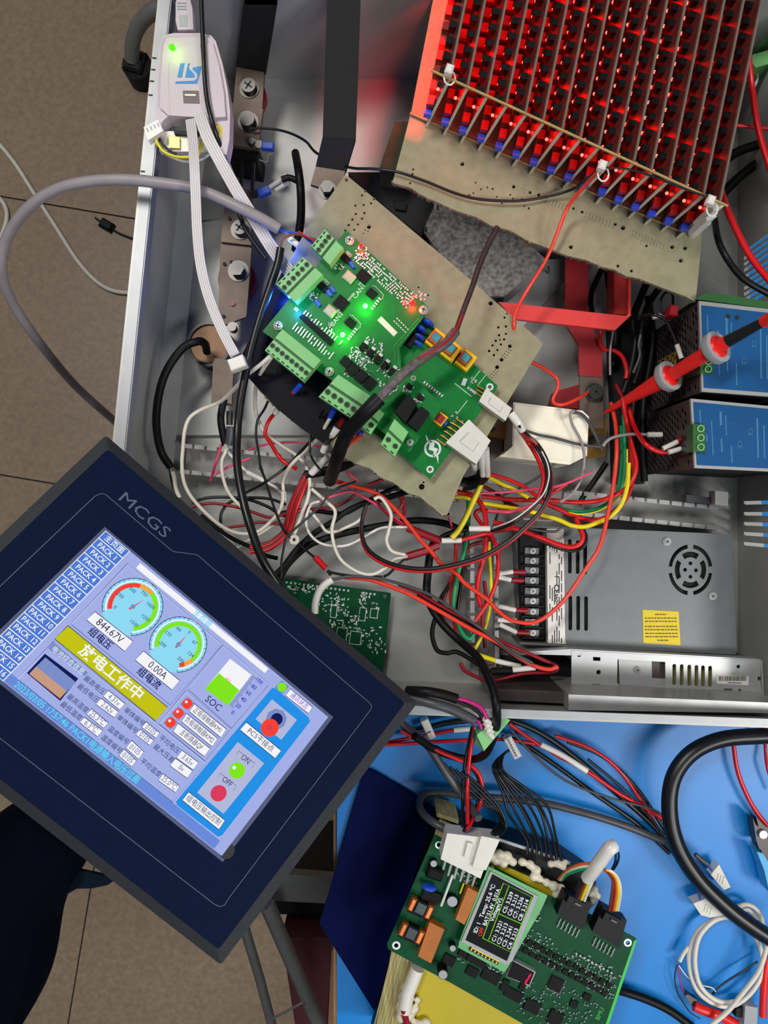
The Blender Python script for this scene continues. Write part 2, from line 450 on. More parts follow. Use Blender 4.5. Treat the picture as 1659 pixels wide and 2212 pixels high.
# second black bar
zb = 0.118
b2 = thing('busbar', P(725, 200, zb), 'long black sleeved busbar ending under the pointed cardboard corner', 'busbar')
MB().sheet([(708, -60, .15), (780, -60, .15), (768, 298, .135), (697, 295, .135)], .006).sheet([(697, 295, .135), (768, 298, .135), (747, 368, zb), (682, 358, zb)], .006).build('sleeve', MATS['blackmatte'], b2)
MB().poly([(683, 356), (746, 366), (736, 418), (671, 398)], zb - 0.006, zb - 0.001).build('bar', MATS['tin'], b2)
washer_bolt(b2, 706, 402, 20, zb - 0.001, 0.010)
standoff(726, 386, 12, zb - 0.006, 'thin steel post under the bolted end of the long black busbar', 'galv')
# left lower busbar over contactor
zc = 0.050
b3 = thing('busbar', P(505, 580, zc), 'bare tinned busbar with four screws beside the cable connector', 'busbar')
MB().poly([(488, 405), (545, 410), (543, 530), (477, 522)], zc - 0.002, zc + 0.003).build('bar', MATS['tin'], b3)
MB().poly([(477, 520), (544, 530), (532, 684), (470, 708), (464, 790), (456, 876), (500, 880), (508, 790), (520, 715)][:4] + [(470, 708)][1:] , zc - 0.006, zc - 0.001).build('bar', MATS['tin'], b3)
MB().poly([(461, 772), (505, 780), (500, 876), (456, 870)], zc - 0.012, zc - 0.006).build('bar', MATS['tin'], b3)
washer_bolt(b3, 517, 490, 22, zc + 0.003, 0.008, hexa=False, cross=True)
washer_bolt(b3, 511, 579, 23, zc - 0.001, 0.010)
washer_bolt(b3, 501, 706, 13, zc - 0.001, 0.005, hexa=False)
MB().pcyl(502, 655, 6, zc - 0.002, zc + 0.0005, 10).build('rivet', MATS['dark_red'], b3)
for (x, y) in ((485, 570), (500, 566), (483, 683), (496, 472)): MB().pcyl(x, y, 4, zc - 0.001, zc + 0.0004 + (0.004 if y < 500 else 0), 8).build('mark', MATS['ink'], b3)
standoff(505, 592, 42, zc - 0.0065, 'dark red insulator under the hex bolt of the bare busbar')
ct = thing('contactor', P(452, 745, FT), 'round black contactor with a tan face beside the bare busbar', 'contactor')
MB().pcyl(454, 745, 47, FT + 0.0003, 0.036, 28).build('body', MATS['black'], ct)
q = P(454, 745, 0.036); MB().cyl(q, 41*k(.036), 0.036, 0.0385, 28).build('face', MATS['wood'], ct)
MB().ring(q, 42*k(.036), 48*k(.036), 0.032, 0.041, 28).build('rim', MATS['blackrub'], ct)
# black bracket behind the cardboard gap
bb = thing('bracket_block', P(850, 420, FT), 'black bracket block in the gap between the two cardboard sheets', 'block')
MB().poly([(752, 372), (838, 372), (940, 428), (905, 505), (860, 470), (780, 400)], FT + .0004, 0.062).build('body', MATS['blackmatte'], bb)
MB().box(866, 444, 22, 18, 10, 0.062, 0.066).build('tab', MATS['chip'], bb)
# speckled galvanised plate
gp = thing('galvanised_bracket', P(1060, 560, FT), 'speckled galvanised bracket plate with thin studs below the drilled cardboard', 'bracket')
M('speck', (150, 146, 142), 0.6, 0.3, var=0.5, scale=260)
MB().poly([(915, 500), (940, 425), (1110, 500), (1180, 560), (1090, 640), (1050, 640), (960, 560)], 0.035, 0.040).build('plate', MATS['speck'], gp)
MB().poly([(1180, 560), (1262, 560), (1130, 705), (1085, 700), (1090, 640)], FT + .0004, 0.030).build('web', MATS['galv'], gp)
MB().poly([(930, 480), (1000, 480), (1000, 560), (930, 540)], FT + .0004, 0.035).build('foot', MATS['galv'], gp)
for (x, y) in ((946, 452), (921, 500), (1185, 585)): MB().tube([P(x, y + 6, 0.03), P(x, y - 8, 0.055)], 2.2*k(.04), 6).build('stud', MATS['chrome'], gp)
# red busbars
rb = thing('red_busbar', P(1200, 680, 0.06), 'coral red insulated busbar bent into a U under the drilled cardboard', 'busbar')
MB().sheet([(1077, 652, .086), (1345, 682, .086), (1362, 682, .086), (1329, 713, .086), (1110, 689, .086)], 0.005).build('strip', MATS['red_bar'], rb)
MB().sheet([(1357, 560, .088), (1363, 560, .088), (1363, 682, .088), (1346, 690, .086), (1357, 678, .088)], 0.004).build('bend', MATS['red_bar'], rb)
MB().sheet([(1327, 560, .060), (1359, 560, .060), (1358, 678, .060), (1327, 678, .060)], 0.026).build('strip', MATS['red_bar'], rb)
rd = thing('red_busbar', P(1260, 700, 0.04), 'dark red flat busbar running down to the white ceramic fuse', 'busbar')
M('red_bar2', (158, 26, 34), 0.55, var=0.06)
MB().poly([(1221, 560), (1272, 560), (1270, 666), (1288, 731), (1301, 748), (1302, 815), (1251, 811), (1251, 746), (1227, 707), (1221, 668)], 0.044, 0.049).build('sleeve', MATS['red_bar2'], rd)
MB().poly([(1252, 810), (1303, 814), (1303, 925), (1252, 925)], 0.045, 0.048).build('bar', MATS['tin'], rd)
washer_bolt(rd, 1288, 846, 21, 0.048, 0.008, hexa=False, cross=True)
MB().poly([(1200, 845), (1253, 830), (1253, 882), (1190, 882)], FT + .0004, 0.028).build('base', MATS['red_bar2'], rd)
standoff(1278, 870, 24, 0.0445, 'dark red insulator under the bolted end of the dark red busbar')
# white ceramic fuse
fz = thing('ceramic_fuse', P(1180, 940, FT), 'white square ceramic fuse block with bolted metal tabs', 'fuse')
pf = [(1109, 869), (1258, 887), (1272, 900), (1268, 985), (1230, 1004), (1078, 986), (1107, 964)]
MB().poly(pf, 0.018, 0.070).build('body', MATS['cream_pl'], fz)
MB().poly([(1112, 873), (1240, 889), (1236, 996), (1085, 983), (1110, 962)], 0.070, 0.0708).build('face', MATS['cream_pl'], fz)
MB().poly([(1268, 895), (1312, 905), (1308, 985), (1262, 992)], 0.010, 0.026).build('tab', MATS['brass'], fz)
MB().poly([(1050, 890), (1110, 880), (1100, 950), (1045, 940)], 0.010, 0.026).build('tab', MATS['brass'], fz)
washer_bolt(fz, 1300, 948, 15, 0.026, 0.028, hexa=False); washer_bolt(fz, 1068, 914, 13, 0.026, 0.028, hexa=False)
MB().poly([(1095, 880), (1260, 895), (1255, 990), (1090, 975)], FT + .0004, 0.018).build('base', MATS['black'], fz)

# ---------------------------------------------------------------- DIN rail supplies with honeycomb sides
def panel_holes(name, mat, parent, o, ex, ey, outer, holes, th, nrm):
    """slab in the plane (o, ex, ey) with polygonal openings; outline and holes in metres"""
    cu = bpy.data.curves.new(name, 'CURVE'); cu.dimensions = '2D'; cu.fill_mode = 'BOTH'
    for p2 in [outer] + holes:
        sp = cu.splines.new('POLY'); sp.points.add(len(p2) - 1); sp.use_cyclic_u = True
        for i, q in enumerate(p2): sp.points[i].co = (q[0], q[1], 0, 1)
    cu.extrude = th / 2
    ob = bpy.data.objects.new(name, cu); COL.objects.link(ob); bpy.context.view_layer.update()
    me = bpy.data.meshes.new_from_object(ob.evaluated_get(bpy.context.evaluated_depsgraph_get()))
    bpy.data.objects.remove(ob); bpy.data.curves.remove(cu)
    m = MB().add([o + ex * v.co.x + ey * v.co.y + nrm * v.co.z for v in me.vertices], [list(p.vertices) for p in me.polygons])
    bpy.data.meshes.remove(me)
    return m.build(name, mat, parent)
def din_supply(poly, ztop, label, term_y, hot, notes):
    o = thing('din_power_supply', P(1600, (poly[0][1] + poly[3][1]) / 2, FT), label, 'power supply', 'rail mounted power supplies')
    w = [P(x, y, ztop) for x, y in poly]
    ins = [Vector((w[0].x + .003, w[0].y - .002, 0)), Vector((w[1].x, w[1].y - .002, 0)), Vector((w[2].x, w[2].y + .002, 0)), Vector((w[3].x + .003, w[3].y + .002, 0))][::-1]
    MB().loft([flat(v, FT + 0.0003) for v in ins], [flat(v, ztop - 0.003) for v in ins]).build('body', MATS['blackmatte'], o)
    MB().poly(poly, ztop - 0.003, ztop).build('top_plate', MATS['alu'], o)
    # perforated side facing the wiring
    a, b = w[0], w[3]; L = (a - b).length; ex = (a - b).normalized(); ez = Vector((0, 0, 1)); nrm = Vector((-1, 0, 0))
    base = flat(b, FT + 0.0005) + Vector((0.0012, 0, 0)); Hh = ztop - 0.003 - FT - 0.0006; holes = []
    r = 0.0033; row = 0
    yy = 0.008
    while yy < Hh - 0.006:
        xx = 0.006 + (row % 2) * 0.0035
        while xx < L - 0.005:
            if not (yy > Hh * 0.72 and hot[0] - 0.006 < xx < hot[1] + 0.006) and not (yy > Hh * .80 and random.random() < .25):
                holes.append([(xx + r * math.cos(t * math.pi / 3 + math.pi/6), yy + r * math.sin(t * math.pi / 3 + math.pi/6)) for t in range(6)])
            xx += 0.0070
        yy += 0.0062; row += 1
    panel_holes('honeycomb_panel', MATS['psu_metal'], o, base, ex, ez, [(0, 0), (L, 0), (L, Hh), (0, Hh)], holes, 0.0012, nrm)
    # connector let into the side
    c = base + ex * (sum(hot) / 2) + ez * Hh * 0.86 - Vector((0.001, 0, 0))
    MB().wbox(c, (0.004, hot[1] - hot[0], Hh * 0.2)).build('socket', MATS['blackrub'], o)
    # blue label with white border, printed lines
    def ln(u, v):   # bilinear inside the face
        t = (poly[0][0] + (poly[1][0] - poly[0][0]) * u, poly[0][1] + (poly[1][1] - poly[0][1]) * u)
        d = (poly[3][0] + (poly[2][0] - poly[3][0]) * u, poly[3][1] + (poly[2][1] - poly[3][1]) * u)
        return (t[0] + (d[0] - t[0]) * v, t[1] + (d[1] - t[1]) * v)
    lab = MB().poly([ln(.022, .045), ln(1, .045), ln(1, .955), ln(.022, .955)], ztop, ztop + 0.0005).build('blue_label', MATS['blue_label'], o)
    rnd = random.Random(len(label))
    m = MB()
    for (u, v0, v1, t) in notes: m.poly([ln(u, v0), ln(u + t, v0), ln(u + t, v1), ln(u, v1)], ztop + 0.0005, ztop + 0.0007)
    m.build('printed_lines', MATS['ink_blue'], lab)['kind'] = 'stuff'
    for (s, u, v, sz) in (('CE', .42, .62, 15), ('!', .36, .32, 13), ('CE', .52, .42, 14)):
        vs, fs = textmesh(s, 1.0); cx, cy = ln(u, v); kk = k(ztop) * sz; c = P(cx, cy, ztop + 0.0008)
        MB().add([c + Vector((-q.y * -1 * kk, -q.x * kk, 0)) for q in vs], fs).build('printed_mark', MATS['ink_blue'], lab)
    # three way screw terminal
    x, y0, y1 = term_y
    tb = MB().poly([(x, y0), (x + 26, y0 + 1), (x + 27, y1), (x, y1)], ztop - 0.01, ztop + 0.004).build('screw_terminal', MATS['term_dark'], o)
    for i in range(3):
        c = P(x + 16, y0 + (i + .5) * (y1 - y0) / 3, ztop + .004)
        MB().ring(c, 5.5*k(ztop), 8*k(ztop), ztop + .004, ztop + .0052, 16).build('terminal_ring', MATS['term'], tb)
    return o
nts = [(.07, .15, .75, .012), (.12, .5, .6, .012), (.17, .3, .8, .01), (.25, .15, .35, .02), (.25, .55, .75, .015), (.30, .2, .5, .01), (.34, .65, .9, .012), (.58, .2, .8, .015), (.64, .3, .8, .012)]
zp = 0.14
psu1 = din_supply([(1510, 650), (1735, 676), (1735, 862), (1516, 846)], zp, 'blue labelled rail power supply nearest the vented wall slots', (1513, 755, 806), (0.015, 0.03), nts)
psu2 = din_supply([(1492, 861), (1735, 884), (1735, 1022), (1501, 1011)], zp, 'blue labelled rail power supply nearer the mesh fan supply', (1497, 916, 976), (0.012, 0.03), nts)
MB().poly([(1503, 646), (1524, 633), (1552, 634), (1700, 658), (1735, 664), (1735, 676)], zp - 0.05, zp - 0.001).build('terminal_strip', MATS['term_dark'], psu1)
for (x, y) in ((1573, 683), (1592, 686)): MB().pcyl(x, y, 5, zp, zp + 0.0009, 12).build('adjust_hole', MATS['hole'], psu1)
MB().wbox((P(1510, 650, zp).x + .0024, P(1513, 765, zp).y, .058), (.0007, .030, .05)).build('inner_coil', M('coil_yellow', (176, 150, 50), .6, var=.2, scale=200), psu1)
# ---------------------------------------------------------------- mesh fan supply
zm = 0.050
mp = thing('enclosed_power_supply', P(1350, 1270, FT), 'flat grey metal power supply with fan grille and yellow warning label', 'power supply')
def slot(x0, y0, x1, y1):
    r = (x1 - x0) / 2; c = (x0 + x1) / 2; out = []
    for i in range(7): t = math.pi + math.pi * i / 6; out.append((c + r*math.cos(t), y0 + r + r*math.sin(t)))
    for i in range(7): t = math.pi * i / 6; out.append((c + r*math.cos(t), y1 - r + r*math.sin(t)))
    return out
def arc(cx, cy, r0, r1, a0, a1, sy=1.16, n=8):
    out = []
    for i in range(n + 1): t = math.radians(a0 + (a1 - a0) * i / n); out.append((cx + r1*math.cos(t), cy + sy*r1*math.sin(t)))
    for i in range(n, -1, -1): t = math.radians(a0 + (a1 - a0) * i / n); out.append((cx + r0*math.cos(t), cy + sy*r0*math.sin(t)))
    return out
hl = [slot(x - 4, y0, x + 4, y1) for x, y0, y1 in ((1231, 1165, 1239), (1248, 1167, 1240), (1264, 1168, 1241), (1232, 1287, 1362), (1249, 1287, 1362), (1266, 1288, 1363))]
for i in range(4):
    hl.append(arc(1491.5, 1231, 40, 47.5, i*90 + 8, i*90 + 82)); hl.append(arc(1491.5, 1231, 23.5, 34, i*90 + 57, i*90 + 123))
for (dx, dy) in ((0, -14), (0, 15), (-11.5, 0), (12, 1)): hl.append((1491.5 + dx, 1231 + dy, 4.2))
holed([(1218, 1140), (1577, 1158), (1588, 1408), (1222, 1391)], hl, zm - 0.0012, zm, 'cover', MATS['fan_metal'], mp)
MB().poly([(1222, 1146), (1572, 1164), (1582, 1402), (1226, 1386)], FT + .0003, zm - 0.004).build('inside', MATS['blackmatte'], mp)
for (p_, nm) in (([(1577, 1158), (1581, 1158), (1592, 1411), (1588, 1408)], 'side'), ([(1122, 1387), (1588, 1408), (1590, 1414), (1122, 1392)], 'side'), ([(1112, 1134), (1577, 1154), (1577, 1158), (1112, 1138)], 'side')):
    MB().poly(p_, FT + .0003, zm - 0.0002).build(nm, MATS['fan_metal'], mp)
MB().poly([(1112, 1136), (1222, 1142), (1226, 1392), (1122, 1387)], FT + .0003, 0.024).build('base', MATS['fan_metal'], mp)
tbk = MB().poly([(1124, 1160), (1180, 1162), (1184, 1386), (1128, 1384)], 0.0242, 0.040).build('terminal_block', MATS['black'], mp)
strip = MB().poly([(1181, 1142), (1219, 1142), (1222, 1391), (1184, 1389)], 0.0242, zm - .0006).build('label_strip', MATS['white_pl'], mp)
m = MB(); rr = random.Random(3)
for c in range(6):
    y = 1170
    while y < 1380:
        l = rr.uniform(10, 34)
        if rr.random() < .7: m.poly([(1187 + c*5, y), (1189 + c*5, y), (1189 + c*5, y + l), (1187 + c*5, y + l)], zm - .0006, zm - .0004)
        y += l + rr.uniform(4, 14)
m.build('small_print', MATS['ink'], strip)['kind'] = 'stuff'
for (s, y, sz) in (('CE', 1272, 16), ('EAC', 1292, 9), ('!', 1246, 12)):
    vs, fs = textmesh(s, 1.0, bold=.03); kk = k(zm) * sz; c = P(1202, y, zm - .0002)
    MB().add([c + Vector((q.y * kk, -q.x * kk, 0)) for q in vs], fs).build('printed_mark', MATS['ink'], strip)
for i, y in enumerate((1190.5, 1211.8, 1232.7, 1254.6, 1277.5, 1299, 1322, 1345, 1368)):
    t = MB().box(1149, y, 30, 15, 2, .040, .0425).build('terminal_clamp', MATS['fan_metal'], tbk)
    washer_bolt(mp, 1152, y, 7, .0425, .003, 'terminal_screw', False, 'solder', True)
    MB().box(1152, y + 10.5, 46, 3, 2, .040, .046).build('divider', MATS['black'], tbk)
yl = MB().poly([(1388, 1317), (1466, 1321), (1470, 1394), (1390, 1389)], zm, zm + .0004).build('warning_label', MATS['yellow_lab'], mp)
m = MB()
for i, (y, x0, x1) in enumerate(((1326, 1415, 1440), (1334, 1393, 1462), (1341, 1393, 1462), (1352, 1393, 1464), (1359, 1393, 1464), (1367, 1394, 1465), (1374, 1394, 1465), (1382, 1420, 1445))):
    x = x0
    while x < x1:
        l = rr.uniform(3, 9); m.poly([(x, y), (min(x + l, x1), y + .2), (min(x + l, x1), y + 2.6), (x, y + 2.4)], zm + .0004, zm + .0006); x += l + 1.6
m.build('small_print', M('ink_olive', (110, 96, 10), .7, var=0), yl)['kind'] = 'stuff'
for (x, y) in ((1442, 1170), (1541, 1288)): washer_bolt(mp, x, y, 9, zm, .002, 'screw', False, 'galv', True)
# ---------------------------------------------------------------- slim silver supply standing by the front wall
zs = 0.066
sp = thing('slim_power_supply', P(1440, 1460, FT), 'slim silver perforated power supply along the front cabinet wall', 'power supply')
hl = [slot(x - 4, 1434 + i*.8, x + 4, 1480 + i*.8) for i, x in enumerate((1456.6, 1472.6, 1489, 1504.5, 1518.6, 1534))]
hl += [(1251, 1415, 4.5), (1293, 1452, 5), (1595, 1440, 4), (1598, 1493, 4.5), (1253, 1414, .1)][:4]
hl += [[(1281, 1419), (1297, 1420), (1297, 1428), (1281, 1427)]]
hl += [[(1334, 1424), (1437, 1430), (1438, 1482), (1339, 1482), (1333, 1474)]]
holed([(1234.5, 1405), (1643, 1427), (1643, 1462), (1637, 1462), (1637, 1470), (1643, 1470), (1647, 1509), (1234.5, 1493)], hl, zs - .0012, zs, 'cover', MATS['alu'], sp)
MB().poly([(1336, 1424), (1437, 1430), (1438, 1482), (1339, 1482)], zs - .010, zs - .006).build('recessed_plate', MATS['alu'], sp)
MB().poly([(1409, 1428), (1437, 1430), (1437, 1466), (1409, 1464)], zs - .006, zs - .0055).build('notch', MATS['psu_metal'], sp)
washer_bolt(sp, 1378, 1448, 8, zs - .006, .002, 'screw', False, 'galv', True)
MB().poly([(1260, 1428), (1640, 1441), (1640, 1500), (1260, 1490)], FT + .0003, zs - .012).build('inside', M('inner_olive', (120, 120, 60), .7), sp)
MB().poly([(1234.5, 1493), (1647, 1509), (1647, 1512), (1234.5, 1496)], FT + .0003, zs - .0006).build('side', MATS['alu'], sp)
MB().poly([(1643, 1427), (1647, 1427), (1651, 1509), (1647, 1509)], FT + .0003, zs - .0006).build('side', MATS['alu'], sp)
MB().poly([(1130, 1408), (1234, 1402), (1643, 1424), (1643, 1427), (1130, 1413)], .0515, zs - .0006).build('side', MATS['alu'], sp)
MB().poly([(1092, 1428), (1236, 1428), (1236, 1492), (1100, 1488)], FT + .0003, zs - .03).build('terminal_bay', MATS['black'], sp)
MB().poly([(1110, 1474), (1234, 1480), (1234, 1484), (1110, 1479)], FT + .0003, zs - .02).build('circuit_edge', MATS['white_pl'], sp)
MB().poly([(1100, 1488), (1234, 1494), (1234, 1498), (1100, 1492)], FT + .0003, zs - .022).build('circuit_edge', MATS['galv'], sp)
MB().poly([(1228, 1500), (1690, 1519), (1690, 1541), (1228, 1534)], FT + .0003, .112).build('base_rail', MATS['galv'], sp)
MB().poly([(1060, 1488), (1224, 1494), (1224, 1520), (1060, 1512)], FT + .0003, .095).build('base_rail', MATS['psu_metal'], sp)
lb = MB().poly([(1549, 1458), (1617, 1461), (1617, 1480), (1549, 1477)], zs, zs + .0004).build('barcode_label', MATS['white_pl'], sp)
m = MB(); x = 1553
while x < 1613: w_ = rr.uniform(.8, 2.2); m.poly([(x, 1460.5), (x + w_, 1460.6), (x + w_, 1471), (x, 1471)], zs + .0004, zs + .0006); x += w_ + rr.uniform(1, 2)
m.poly([(1572, 1474), (1602, 1475), (1602, 1476.5), (1572, 1475.5)], zs + .0004, zs + .0006)
m.build('bar_code', MATS['ink'], lb)['kind'] = 'stuff'
for (x, y) in ((1288, 1479), (1288, 1487), (1573, 1489), (1573, 1497)): MB().box(x, y, 18, 2.4, 2, zs - .0004, zs + .0003).build('punched_line', MATS['psu_metal'], sp)
# ---------------------------------------------------------------- slotted wire ducts
def duct(name, ends, wpx, z1, label, pitch=0.0125, cover=False, skip=()):
    a, b = [P(*e, z1) for e in ends]; d = flat(b - a, 0); L = d.length; d.normalize(); n = Vector((d.y, -d.x, 0)); w = wpx * k(z1)
    o = thing(name, flat((a + b) / 2, FT), label, 'wire duct', 'slotted wire ducts')
    ang = math.atan2(d.y, d.x)
    mid = (a + b) / 2
    MB().wbox((mid.x, mid.y, FT + .0015), (L, w, .002), ang).build('base', MATS['duct'], o)
    for s in (-1, 1):
        c = mid + n * s * w / 2; MB().wbox((c.x, c.y, FT + .0085), (L, .0015, .012), ang).build('lower_wall', MATS['duct'], o)
    fm = MB().wbox((0, 0, 0), (pitch * .80, .0015, z1 - .0155 - FT)).mesh('finger', MATS['duct'])
    lip = MB().wbox((0, 0, 0), (pitch * .80, .004, .0015)).mesh('finger_lip', MATS['duct'])
    for s in (-1, 1):
        for i in range(int(L / pitch)):
            c = a + d * (i + .5) * pitch + n * s * w / 2
            put('finger', fm, o, (c.x, c.y, (FT + .0145 + z1) / 2), ang)
            put('finger_lip', lip, o, (c.x - n.x * s * .0015, c.y - n.y * s * .0015, z1 + .0002), ang)
    return o
duct('wire_duct', ((388, 990), (1000, 1052)), 62, .030, 'slotted wire duct crossing the cabinet under the tangled wires')
duct('wire_duct', ((1230, 1085), (1575, 1122)), 50, .034, 'slotted wire duct between the rail supplies and the fan supply')
duct('wire_duct', ((1045, 1165), (1048, 1450)), 58, .040, 'upright slotted wire duct beside the fan supply terminals', .0148)
# cable trough blocks in the duct end
for i in range(3):
    pass
db = MB().poly([(1483, 1068), (1540, 1075), (1540, 1090), (1483, 1084)], FT + .028, .0405).build('grey_connector', MATS['dgrey_wire']); tag(db, 'dark grey connector block lying on the wire duct end', 'connector')
wl = MB().poly([(1545, 1060), (1573, 1063), (1573, 1093), (1545, 1090)], .0355, .05).build('white_label_tab', MATS['white_pl']); tag(wl, 'white tab standing on the wire duct near the vented wall', 'tab')
# ---------------------------------------------------------------- bare board in a bag under the panel
gb = thing('spare_circuit_board', P(730, 1350, FT), 'flat dark green spare circuit board lying below the touch panel edge', 'circuit board')
zg = .016
holed([(560, 1240), (613, 1249), (844.5, 1281), (829, 1440), (828, 1452), (560, 1430)], [(831, 1289, 4)], zg - .0016, zg, 'board', MATS['pcb_dark'], gb)
MB().box(700, 1400, 200, 200, 5, FT + .0002, zg - .0016).build('foam_pad', MATS['duct'], gb)
m = MB(); rr = random.Random(11)
for i in range(8): m.pcyl(619 + i*9.4, 1258 + i*1.2, 2.7, zg, zg + .0006, 8)
for i in range(6): m.pcyl(706 + i*9.2, 1270 + i*1.2, 2.7, zg, zg + .0006, 8)
for i in range(4): m.pcyl(783 + i*8.6, 1281 + i*.9, 2.7, zg, zg + .0006, 8)
m.build('solder_rings', MATS['solder'], gb)['kind'] = 'stuff'
m = MB()
for (cx, cy, w, h, n) in ((660, 1274, 80, 16, 34), (712, 1300, 46, 40, 40), (740, 1310, 30, 40, 26), (784, 1310, 18, 60, 34), (808, 1310, 24, 50, 18), (765, 1345, 24, 40, 24), (730, 1348, 40, 18, 16), (800, 1375, 50, 40, 22), (815, 1400, 40, 20, 14), (730, 1375, 60, 20, 14)):
    for i in range(n):
        m.box(cx + rr.uniform(-w/2, w/2), cy + rr.uniform(-h/2, h/2), rr.choice((3, 4, 6)), rr.choice((2, 3)), rr.choice((6, 96)), zg, zg + .0005)
m.build('solder_pads', MATS['silk'], gb)['kind'] = 'stuff'
for (x, y, w, h) in ((721, 1321, 11, 24), (783, 1327, 12, 26), (738, 1372, 20, 30), (768, 1378, 22, 26), (808, 1325, 14, 18)):
    MB().box(x, y, w + 3, h + 3, 7, zg, zg + .0004).build('footprint_outline', MATS['silk'], gb); MB().box(x, y, w, h, 7, zg + .0004, zg + .0007).build('footprint', MATS['pcb_dark'], gb)
# green plug connectors hanging at the top right wall
gc = thing('terminal_plug', P(1640, 95, .06), 'pale green terminal plugs with red ferrules at the upper right wall', 'connector')
MB().poly([(1625, 118), (1690, 100), (1690, 130), (1632, 146), (1622, 132)], .05, .075).build('plug', MATS['term'], gc)
MB().poly([(1628, 40), (1690, 55), (1690, 90), (1650, 92), (1632, 70)], .05, .070).build('socket', MATS['term'], gc)
for i in range(4): MB().poly([(1624 + i*8, 128 + i*3), (1630 + i*8, 126 + i*3), (1633 + i*8, 143 + i*3), (1627 + i*8, 146 + i*3)], .03, .05).build('ferrule', MATS['dark_red'], gc)
MB().poly([(1612, -20), (1700, -10), (1700, 38), (1640, 30)], FT, .06).build('bracket', MATS['white_pl'], gc)
# ================================================================ cardboard sheets and controller boards
def c3(*l): return [(820 + x / 1.977, y / 1.977, r / 1.977) for x, y, r in l]
ZC2 = 0.1345
h2 = c3((353,700,9),(143,723,5),(140,743,5),(130,782,5),(410,780,4),(460,800,4),(433,808,4),(483,806,5),(573,797,8),(400,825,4),(382,833,4),(558,832,4),(500,840,4),(522,868,4),(570,848,4),(607,852,4),(643,822,7),(680,832,7),(618,880,4),(637,889,5),(828,890,6),(865,905,7),(1007,958,7),(1040,973,10),(1250,1055,9),(1305,1060,9),(1287,1113,9),(817,1055,9),(1140,1050,6),(1018,1136,7),(1076,1157,7))
for i in range(5):
    for j in range(2): h2 += c3((592 + i*11 - j*4, 798 + i*5 + j*11, 1.8))
for i in range(8):
    for j in range(3): h2 += c3((714 + i*14 - j*3, 848 + i*5.2 + j*9, 2.0))
for i in range(9):
    for j in range(3): h2 += c3((884 + i*14.5 - j*3, 906 + i*5.8 + j*10, 2.0))
for i in range(11):
    for j in range(3): h2 += c3((1084 + i*13 - j*3, 990 + i*5.2 + j*10, 2.0))
out2 = [(1000, -330), (888, 243), (848, 394), (862, 399), (886, 405), (908, 420), (941, 435), (985, 455), (1032, 470), (1060, 487), (1103, 498), (1140, 520), (1184, 536), (1225, 552), (1265, 561), (1300, 576), (1326, 582), (1352, 596), (1381, 602), (1432, 622), (1480, 640), (1502, 652), (1506, 620), (1512, 560), (1518, 485), (1575, 250), (1700, -330)]
cd2 = thing('cardboard_sheet', P(1180, 500, ZC2 - .006), 'large drilled cardboard sheet under the glowing red card stack', 'cardboard')
holed(out2, h2, ZC2 - .004, ZC2, 'sheet', MATS['card'], cd2)
MB().poly([(x + (1180 - x)*.02, y + (300 - y)*.03) for x, y in out2], ZC2 - .0052, ZC2 - .0042).build('hole_shade', M('hole_shade', (30, 27, 22), .9), cd2)  # dark sheet added under the card so its holes look shaded
m = MB(); rr = random.Random(5)
for i in range(2, 20):     # torn fibres along the cut edge
    a, b = out2[i], out2[i+1]
    for t in range(4):
        x = a[0] + (b[0]-a[0]) * (t + rr.random()) / 4; y = a[1] + (b[1]-a[1]) * (t + rr.random()) / 4
        m.box(x, y - 1.5, rr.uniform(5, 11), rr.uniform(3, 5), rr.uniform(0, 60), ZC2 - .006, ZC2 - .0008)
m.build('torn_edge', MATS['cardedge'], cd2)['kind'] = 'stuff'
sc_ = thing('cardboard_strip', P(860, 320, FT), 'narrow olive cardboard strip standing behind the red lit sheet', 'cardboard')
MB().poly([(853, 264), (884, 262), (862, 372), (820, 362)], FT + .0003, .100).build('strip', MATS['olive'], sc_)
# supports under the sheets
for (x, y, z1, lb_) in ((1330, 330, ZC2 - .0055, 'grey foam block hidden under the large drilled cardboard'), (1060, 180, ZC2 - .0055, 'grey foam block hidden under the red lit end of the cardboard'), (860, 760, .1225, 'grey foam block hidden under the controller cardboard')):
    fb = MB().box(x, y, 120, 120, 10, FT + .0003, z1).build('foam_block', MATS['dgrey_wire']); tag(fb, lb_, 'foam block')

ZC1 = 0.128
h1 = [(748,389,4),(789,413.5,2.4),(782,422,2.6),(808,430,2.6),(801.5,439,2.6),(785.5,442.5,2.6),(767.5,444,2.6),(787,460,2.8),(768.6,462,2.6),(782,472,2.6),(761,474,2.8),(773,484.6,2.6),(753,486,2.8),(796.7,490,4.6),(765,496,2.4),(745.5,497.7,2.4),(789,497,1.5),(795,499,1.5),(785,504,1.5),(904,620.7,2.2),(924.5,637.5,2.2),
 (1095,678,2.5),(1090,686,2.5),(1076.6,707,2.8),(1093,705,2.8),(1078,724,2.8),(1093,721,2.6),(1071,736,2.8),(1080,734,2),(1089,733,2.8),(1064,746,2.6),(1082,744,2.6),(1056.6,758,3),(1074.6,756,2.6),(1067,767,2.8),(1083.6,777,4.2),(1101.5,747.7,4.2),(1074,793,4.4),(1060,655,5),(911,1051.6,6.5),(915,1042,2.2)]
for i in range(4):
    for j in range(2): h1.append((1098 - i*4.2 + j*5, 754 + i*5 + j*3, 1.3)); h1.append((1070 - i*4 + j*5, 799 + i*4.5 + j*3, 1.3))
